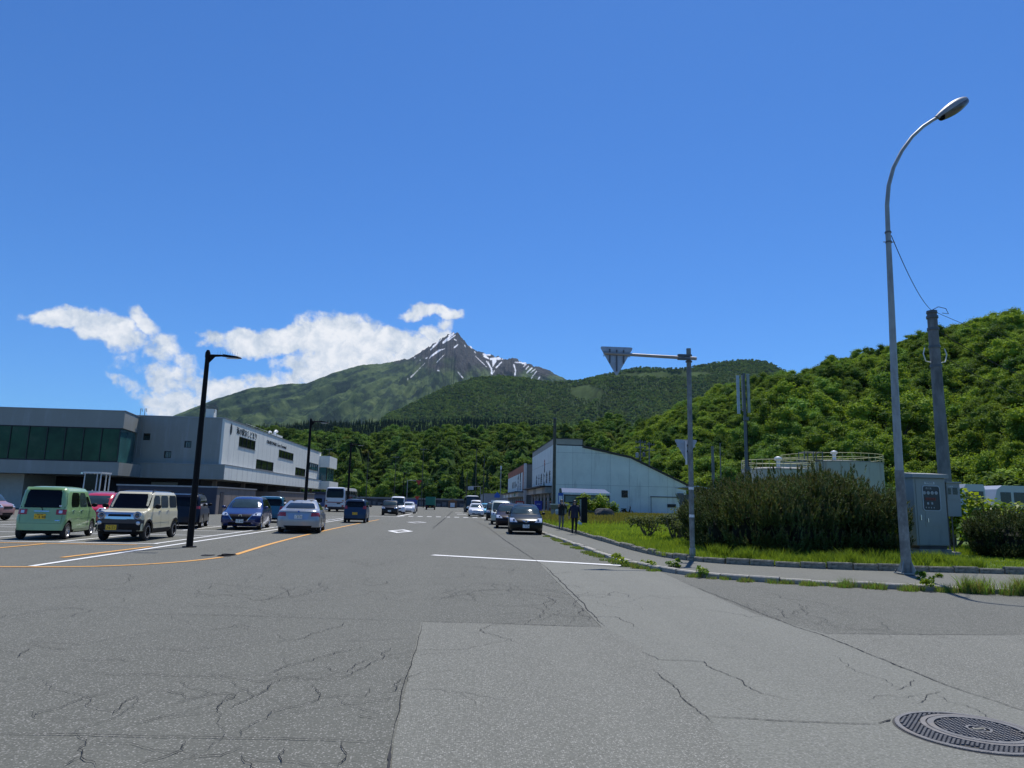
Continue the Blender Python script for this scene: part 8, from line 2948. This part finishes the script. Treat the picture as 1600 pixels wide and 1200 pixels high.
t, c = simple_wagon('dark kei car with small roof box parked fourth in the row', BK, 1.60, 3.395, 1.475, True, roofm=WT)
boxpart('roof_box', -0.3, 0.3, -0.3, 0.5, 1.60, 1.78, M_WHITEP, t)
place(t, 3.2, 64.7, 178)
CY = car_paint('light_blue_paint', (0.10, 0.36, 0.48), 0.2)
t, c = hatch('light blue hatchback parked behind the white moving car', 4.0, 1.7, 1.5, CY, None, True, [(0.62, 0.80, 0.42, 0.80, 0.60, 0.80)], [(0.72, 0.92, 0.5, 0.8, 0.6, 0.8)])
place(t, 3.3, 86, 181)
t, c = hatch('white estate car driving towards the camera in the right lane', 4.4, 1.695, 1.48, WT, '・5 51', True, [(0.62, 0.78, 0.40, 0.80, 0.55, 0.80)], [(0.72, 0.92, 0.5, 0.8, 0.6, 0.8)], black_extra)
place(t, 1.95, 81, 180)
t, c = simple_wagon('white kei van roof visible behind the white estate car', WT, 1.88, 3.395, 1.475, True)
place(t, 2.3, 97, 180)


# ---- buses
def bus(label, L, W, H, P, P2, stripe_m, facing, name='bus', roofm=None):
    t = thing(name, label, 'bus')
    zb = 0.30
    c = Car(L, W, H,
            front=[(zb, 0.06), (0.5, 0.0), (1.1, 0.02), (1.2, 0.04), (H - 0.35, 0.16), (H - 0.12, 0.24), (H - 0.03, 0.45), (H, 0.9)],
            rear=[(zb, 0.05), (0.5, 0.0), (1.3, 0.02), (H - 0.4, 0.08), (H - 0.12, 0.16), (H - 0.03, 0.35), (H, 0.8)],
            width=[(zb, W / 2 - 0.03), (0.5, W / 2), (1.2, W / 2), (H - 0.4, W / 2 - 0.04), (H - 0.12, W / 2 - 0.12), (H - 0.03, W / 2 - 0.3), (H, W / 2 - 0.6)],
            wb=L * 0.55, fo=L * 0.20, wr=0.42, cr=0.18, bulge=0.1, zb=zb)
    c.body(P, t, P2, 0.62, roofm, H - 0.22 if roofm else 9)
    wheels(c, t, 'steel', M_STEEL, 0.26)
    c.end('rear_window', False, 1.72, H - 0.22, -W / 2 + .16, W / 2 - .16, -W / 2 + .2, W / 2 - .2, M_GLASSD, t, rc=0.06)
    c.end('windscreen', True, 1.15, H - 0.32, -W / 2 + .10, W / 2 - .10, -W / 2 + .16, W / 2 - .16, M_GLASS, t, rc=0.06)
    n = int(L / 1.25)
    for sd in (-1, 1):
        for k in range(n):
            y0 = -L / 2 + 0.35 + k * (L - 0.9) / n
            c.side('window', sd, 1.35, H - 0.42, y0 + 0.04, y0 + (L - 0.9) / n - 0.04, y0 + 0.04, y0 + (L - 0.9) / n - 0.04, M_GLASS, t, rc=0.05)
        if stripe_m:
            c.side('stripe', sd, 1.12, 1.24, -L / 2 + .2, L / 2 - .2, -L / 2 + .2, L / 2 - .2, stripe_m, t, 0.004, 1, 10)
        a0, b0 = sorted((sd * (W / 2 - .34), sd * (W / 2 - .1)))
        c.end('tail_light', False, 0.62, 0.85, a0, b0, a0, b0, M_REDLENS, t, 0.014, 2, 4)
        c.end('indicator', False, 1.30, 1.42, a0, b0, a0, b0, mat('amber_lens', (0.5, 0.2, 0.02), 0.2), t, 0.014, 2, 4)
        c.end('headlight', True, 0.62, 0.82, a0, b0, a0, b0, M_CLEARLENS, t, 0.014, 2, 4)
        MB().tube([(sd * (W / 2 - .05), L / 2 - .1, H - .35), (sd * (W / 2 + .2), L / 2 + .05, H - .45), (sd * (W / 2 + .2), L / 2 + .05, H - .85)], 0.02, 5).build('mirror_arm', M_BLACK, t)
        MB().box(sd * (W / 2 + .2) - .09, sd * (W / 2 + .2) + .09, L / 2 + .02, L / 2 + .1, H - 1.15, H - .8).build('mirror', M_BLACK, t)
    if stripe_m:
        c.end('stripe', False, 1.12, 1.22, -W / 2 + .03, W / 2 - .03, -W / 2 + .03, W / 2 - .03, stripe_m, t, 0.008, 1, 12)
        c.end('engine_grille', False, 0.95, 1.08, W / 2 - .95, W / 2 - .5, W / 2 - .95, W / 2 - .5, M_BLACK, t, 0.012, 1, 4)
    c.end('bumper', not facing, 0.32, 0.55, -W / 2 + .02, W / 2 - .02, -W / 2 + .02, W / 2 - .02, P2, t, 0.03, 2, 12)
    c.end('number_plate', facing, 0.62, 0.78, -0.2, 0.2, -0.2, 0.2, M_PLATEW, t, 0.02, 1, 3)
    return t


t = bus('white bus with dark red stripe parked with its back to the camera', 9.0, 2.45, 3.05, car_paint('white_bus_paint', (0.62, 0.63, 0.64)), mat('dark_bus_skirt', (0.05, 0.035, 0.035), 0.5), mat('dark_red_stripe', (0.22, 0.02, 0.02), 0.4), False)
place(t, -15.2, 95, -2)
t = bus('dark microbus with cream roof coming down the far street', 6.5, 2.1, 2.65, car_paint('dark_teal_bus_paint', (0.012, 0.03, 0.04)), M_BLACK, None, True, 'microbus', car_paint('cream_bus_roof', (0.66, 0.64, 0.55)))
place(t, 2.0, 117, 183)


# ---- small trucks
def truck(label, x, y, W, H, cabm, bodym, bodyH, heading):
    t = thing('small_truck', label, 'truck')
    L = 4.2
    boxpart('chassis', -W / 2 + .15, W / 2 - .15, -L / 2 + .1, L / 2 - .2, 0.35, 0.6, M_BLACK, t)
    b = boxpart('cargo_box', -W / 2, W / 2, -L / 2, L / 2 - 1.35, 0.62, bodyH, bodym, t)
    mb = MB(); mb.prism([(L / 2 - 1.3, 0.4), (L / 2, 0.4), (L / 2 - .02, 1.0), (L / 2 - .35, H), (L / 2 - 1.3, H)], -W / 2 + .05, W / 2 - .05, Matrix(((0, 0, 1, 0), (1, 0, 0, 0), (0, 1, 0, 0), (0, 0, 0, 1))))
    o = mb.build('cab', cabm, t); outward(o.data)
    boxpart('rear_panel', -W / 2 + .05, W / 2 - .05, -L / 2 - .02, -L / 2 - .002, 0.62, 0.9, M_BLACK, t)
    boxpart('number_plate', -0.15, 0.15, -L / 2 - .05, -L / 2 - .03, 0.5, 0.62, M_PLATEY, t)
    for sd in (-1, 1):
        boxpart('tail_light', min(sd * (W / 2 - .3), sd * (W / 2 - .08)), max(sd * (W / 2 - .3), sd * (W / 2 - .08)), -L / 2 - .05, -L / 2 - .021, 0.64, 0.74, M_REDLENS, t)
        for yy in (-1.2, 1.35):
            MB().lathe([(0.02, -.09), (0.31, -.09), (0.31, .09), (0.02, .09)], 16, Matrix.Translation((sd * (W / 2 - .12), yy, .31)) @ Matrix.Rotation(rad(90), 4, 'Y')).build('wheel', M_TYRE, t)
    place(t, x, y, heading)


truck('small bright blue box van driving away in the far left lane', -6.95, 109, 1.45, 1.75, car_paint('bright_blue_paint', (0.01, 0.04, 0.32)), car_paint('bright_blue_paint', (0.01, 0.04, 0.32)), 1.75, 0)
truck('green covered truck driving away at the far end of the road', -5.4, 139, 1.8, 2.0, M_BLACK, mat('green_tarpaulin', (0.02, 0.17, 0.12), 0.7), 2.45, 0)

# ---- white loader cab behind the green wagon
fk = thing('forklift_cab', 'white cab of a forklift standing behind the green wagon', 'forklift', (-22.0, 45.5, 0), rad(-4))
fk.scale = (0.74, 0.74, 0.98)
M_CABW = car_paint('forklift_white', (0.60, 0.60, 0.58))
boxpart('body', -0.75, 0.65, -0.9, 1.4, 0.5, 1.72, M_CABW, fk)
for x in (-0.72, 0.30, 0.60):
    for y in (-0.8, 0.5):
        MB().tube([(x, y, 1.7), (x * 0.97, y + 0.05, 2.78)], 0.05, 6).build('cab_pillar', M_CABW, fk, 40)
boxpart('cab_roof', -0.82, 0.68, -0.92, 0.62, 2.78, 2.88, M_CABW, fk)
boxpart('front_pane', -0.66, 0.24, -0.80, -0.78, 1.78, 2.74, M_GLASSD, fk)
boxpart('side_pane', 0.36, 0.56, -0.80, -0.78, 1.78, 2.74, M_GLASSD, fk)
boxpart('work_light', -0.95, -0.80, -0.98, -0.88, 2.74, 2.84, M_CHROME, fk)
boxpart('counterweight', -0.6, 0.5, 1.4, 1.7, 0.4, 1.2, M_GREYMETAL, fk)
for x in (-0.6, 0.5):
    for y in (-0.6, 1.0):
        MB().lathe([(0.02, -.12), (0.34, -.12), (0.34, .12), (0.02, .12)], 16, Matrix.Translation((x, y, .34)) @ Matrix.Rotation(rad(90), 4, 'Y')).build('wheel', M_TYRE, fk)

# ================================================================ PEOPLE
def figure(name, joints, edges, radii, mats, zones):
    """skinned body: joints name->(x,y,z), edges, radius per joint; zones colour faces by position"""
    me = bpy.data.meshes.new(name)
    ks = list(joints)
    me.from_pydata([joints[k] for k in ks], [(ks.index(a), ks.index(b)) for a, b in edges], [])
    o = bpy.data.objects.new(name, me)
    COL.objects.link(o)
    md = o.modifiers.new('skin', 'SKIN')
    md.use_smooth_shade = True
    for v, k in zip(me.skin_vertices[0].data, ks):
        r = radii[k]
        v.radius = r if isinstance(r, tuple) else (r, r)
        v.use_root = k == 'pelvis'
    sb = o.modifiers.new('sub', 'SUBSURF')
    sb.levels = sb.render_levels = 2
    dg = bpy.context.evaluated_depsgraph_get()
    ev = o.evaluated_get(dg)
    nm = bpy.data.meshes.new_from_object(ev)
    o.modifiers.clear()
    o.data = nm
    nm.materials.clear()
    for m in mats: nm.materials.append(m)
    for p in nm.polygons:
        p.material_index = zones(p.center)
        p.use_smooth = True
    return o


SKIN = mat('skin', (0.42, 0.26, 0.19), 0.6, var=0.08)
HAIR = mat('dark_hair', (0.018, 0.013, 0.011), 0.5, var=0.3, vscale=30)


def person(label, H, loc, rz, coat, trousers, shoes, pose, hood=False, longhair=False):
    t = thing('person', label, 'person', loc, rz)
    s = H / 1.70
    J = {'pelvis': (0, 0, .93), 'waist': (0, 0, 1.08), 'chest': (0, -.005, 1.27), 'neckb': (0, 0, 1.42), 'neck': (0, -.01, 1.475), 'head': (0, -.02, 1.56), 'headt': (0, -.015, 1.63)}
    R = {'pelvis': (.155, .115), 'waist': (.15, .115), 'chest': (.165, .12), 'neckb': (.09, .075), 'neck': .05, 'head': (.078, .092), 'headt': (.070, .082)}
    E = [('pelvis', 'waist'), ('waist', 'chest'), ('chest', 'neckb'), ('neckb', 'neck'), ('neck', 'head'), ('head', 'headt')]
    for sd, n in ((-1, 'R'), (1, 'L')):
        p = pose[n]
        for k in ('hip', 'knee', 'ankle', 'toe', 'sho', 'elb', 'wri', 'palm'):
            J[k + n] = p[k]
        R.update({'hip' + n: .098, 'knee' + n: .062, 'ankle' + n: .045, 'toe' + n: .036, 'sho' + n: .068, 'elb' + n: .050, 'wri' + n: .032, 'palm' + n: .034})
        E += [('pelvis', 'hip' + n), ('hip' + n, 'knee' + n), ('knee' + n, 'ankle' + n), ('ankle' + n, 'toe' + n), ('chest', 'sho' + n), ('sho' + n, 'elb' + n), ('elb' + n, 'wri' + n), ('wri' + n, 'palm' + n)]
        w, q = Vector(p['wri']), Vector(p['palm'])
        d = (q - w).normalized()
        side = d.cross(Vector((0, 1, 0)))
        side = side.normalized() if side.length > .1 else Vector((1, 0, 0))
        for i in range(4):
            f0 = q + side * (i - 1.5) * 0.018
            ln = (.055, .065, .06, .045)[i]
            J['f%d%s' % (i, n)] = tuple(f0 + d * ln * .55)
            J['g%d%s' % (i, n)] = tuple(f0 + d * ln + Vector((0, -.012, 0)))
            R['f%d%s' % (i, n)] = .0095; R['g%d%s' % (i, n)] = .0075
            E += [('palm' + n, 'f%d%s' % (i, n)), ('f%d%s' % (i, n), 'g%d%s' % (i, n))]
        J['th' + n] = tuple(w.lerp(q, .5) - side * .045 * sd + Vector((0, -.02, 0)))
        R['th' + n] = .010
        E.append(('palm' + n, 'th' + n))
    J = {k: tuple(Vector(v) * s) for k, v in J.items()}
    wrs = [Vector(J['wriR']), Vector(J['wriL'])]
    pms = [Vector(J['palmR']), Vector(J['palmL'])]

    def zone(c):
        z = c.z / s
        for w, q in zip(wrs, pms):
            if (c - q).length < .085 * s and (c - w).length > .02 * s: return 3
        if z > 1.455: return 3
        if z < .085: return 2
        near_arm = abs(c.x) > .19 * s and z > .6
        if z < .90 and not near_arm: return 1
        return 0
    figure('body', J, E, R, [coat, trousers, shoes, SKIN], zone).parent = t
    # hair cap, face
    hc = J['headt']
    hm = MB()
    bm = bmesh.new()
    bmesh.ops.create_icosphere(bm, subdivisions=3, radius=1)
    vs, keep = [], {}
    fs = []
    for f in bm.faces:
        c = f.calc_center_median()
        if c.y < -0.45 and c.z < 0.45: continue
        if c.z < (-0.9 if longhair else -0.35): continue
        fs.append([v.index for v in f.verts])
    for v in bm.verts:
        k = 1.0
        zz = v.co.z * .115
        xx, yy = v.co.x * .098, v.co.y * .108
        if longhair and v.co.z < 0:
            zz = v.co.z * .30; xx *= 1.12 + 0.3 * (-v.co.z); yy *= 1.05
        vs.append((hc[0] + xx * s, hc[1] + (yy + .012) * s, hc[2] - .035 * s + zz * s))
    bm.free()
    hm.add(vs, fs)
    hm.build('hair', HAIR, t, 60)
    fc = MB()
    hd = Vector(J['head'])
    for sd in (-1, 1):
        fc.box(hd.x + sd * .032 * s - .014 * s, hd.x + sd * .032 * s + .014 * s, hd.y - .098 * s, hd.y - .082 * s, hd.z + .018 * s, hd.z + .030 * s)
    fc.build('eyes', M_INK, t)
    MB().add([hd + Vector(p) * s for p in ((-.014, -.088, -.02), (.014, -.088, -.02), (0, -.118, -.016), (0, -.086, .025))], [(0, 1, 2), (0, 2, 3), (1, 3, 2)]).build('nose', SKIN, t, 60)
    fm_ = MB().box(hd.x - .022 * s, hd.x + .022 * s, hd.y - .092 * s, hd.y - .080 * s, hd.z - .045 * s, hd.z - .037 * s)
    fm_.build('mouth', mat('lips', (0.3, 0.12, 0.1), 0.6), t)
    for sd in (-1, 1):
        MB().tube([(hd.x + sd * .083 * s, hd.y + .0, hd.z - .02 * s), (hd.x + sd * .09 * s, hd.y + .005, hd.z + .01 * s), (hd.x + sd * .084 * s, hd.y + .01, hd.z + .035 * s)], [.01 * s, .016 * s, .008 * s], 6).build('ear', SKIN, t, 60)
    # jacket skirt and collar as clothing
    jk = MB()
    rows = []
    for z, rx, ry in ((.80, .205, .165), (.90, .195, .155), (1.05, .185, .145), (1.20, .195, .145), (1.33, .19, .135), (1.40, .14, .11), (1.455, .085, .085)):
        rows.append([(rx * math.cos(a) * s, ry * math.sin(a) * s, z * s) for a in [2 * math.pi * k / 24 for k in range(25)]])
    jk.grid(rows)
    jk.build('jacket', coat, t, 60)
    MB().box(-.004 * s, .004 * s, -.162 * s, -.150 * s, .82 * s, 1.1 * s).build('zip', M_GREYMETAL, t)
    return t


walkR = dict(hip=(-.09, 0, .88), knee=(-.10, -.06, .50), ankle=(-.10, .02, .09), toe=(-.11, -.13, .04), sho=(-.19, 0, 1.37), elb=(-.27, .03, 1.10), wri=(-.29, -.03, .87), palm=(-.29, -.06, .80))
walkL = dict(hip=(.09, 0, .88), knee=(.09, -.02, .50), ankle=(.09, .10, .10), toe=(.10, -.05, .04), sho=(.19, 0, 1.37), elb=(.27, .02, 1.10), wri=(.29, -.02, .87), palm=(.29, -.05, .80))
NAVYC = mat('navy_jacket', (0.006, 0.006, 0.028), 0.7, var=0.2, vscale=8)
BLKC = mat('black_cloth', (0.012, 0.012, 0.014), 0.85, var=0.2, vscale=8)
px_, py_ = g(897.5, 834, 0.12)
person('person with long dark hair in navy jacket and black trousers walking on the pavement', 1.62, (px_, py_, 0.115), 0, NAVYC, BLKC, BLKC, {'R': walkR, 'L': walkL}, longhair=True)
camR = dict(hip=(-.09, 0, .88), knee=(-.10, -.02, .50), ankle=(-.11, .02, .09), toe=(-.13, -.13, .04), sho=(-.18, 0, 1.37), elb=(-.26, -.16, 1.20), wri=(-.09, -.26, 1.42), palm=(-.055, -.25, 1.49))
camL = dict(hip=(.09, 0, .88), knee=(.09, -.01, .50), ankle=(.09, .04, .09), toe=(.10, -.11, .04), sho=(.18, 0, 1.37), elb=(.26, -.16, 1.20), wri=(.09, -.26, 1.42), palm=(.055, -.25, 1.49))
px_, py_ = g(877, 827, 0.12)
person('person in black jacket and grey trousers standing by the kerb, hands at face', 1.68, (px_, py_, 0.115), rad(15), BLKC, mat('grey_trousers', (0.16, 0.15, 0.145), 0.85, var=0.15, vscale=8), BLKC, {'R': camR, 'L': camL})
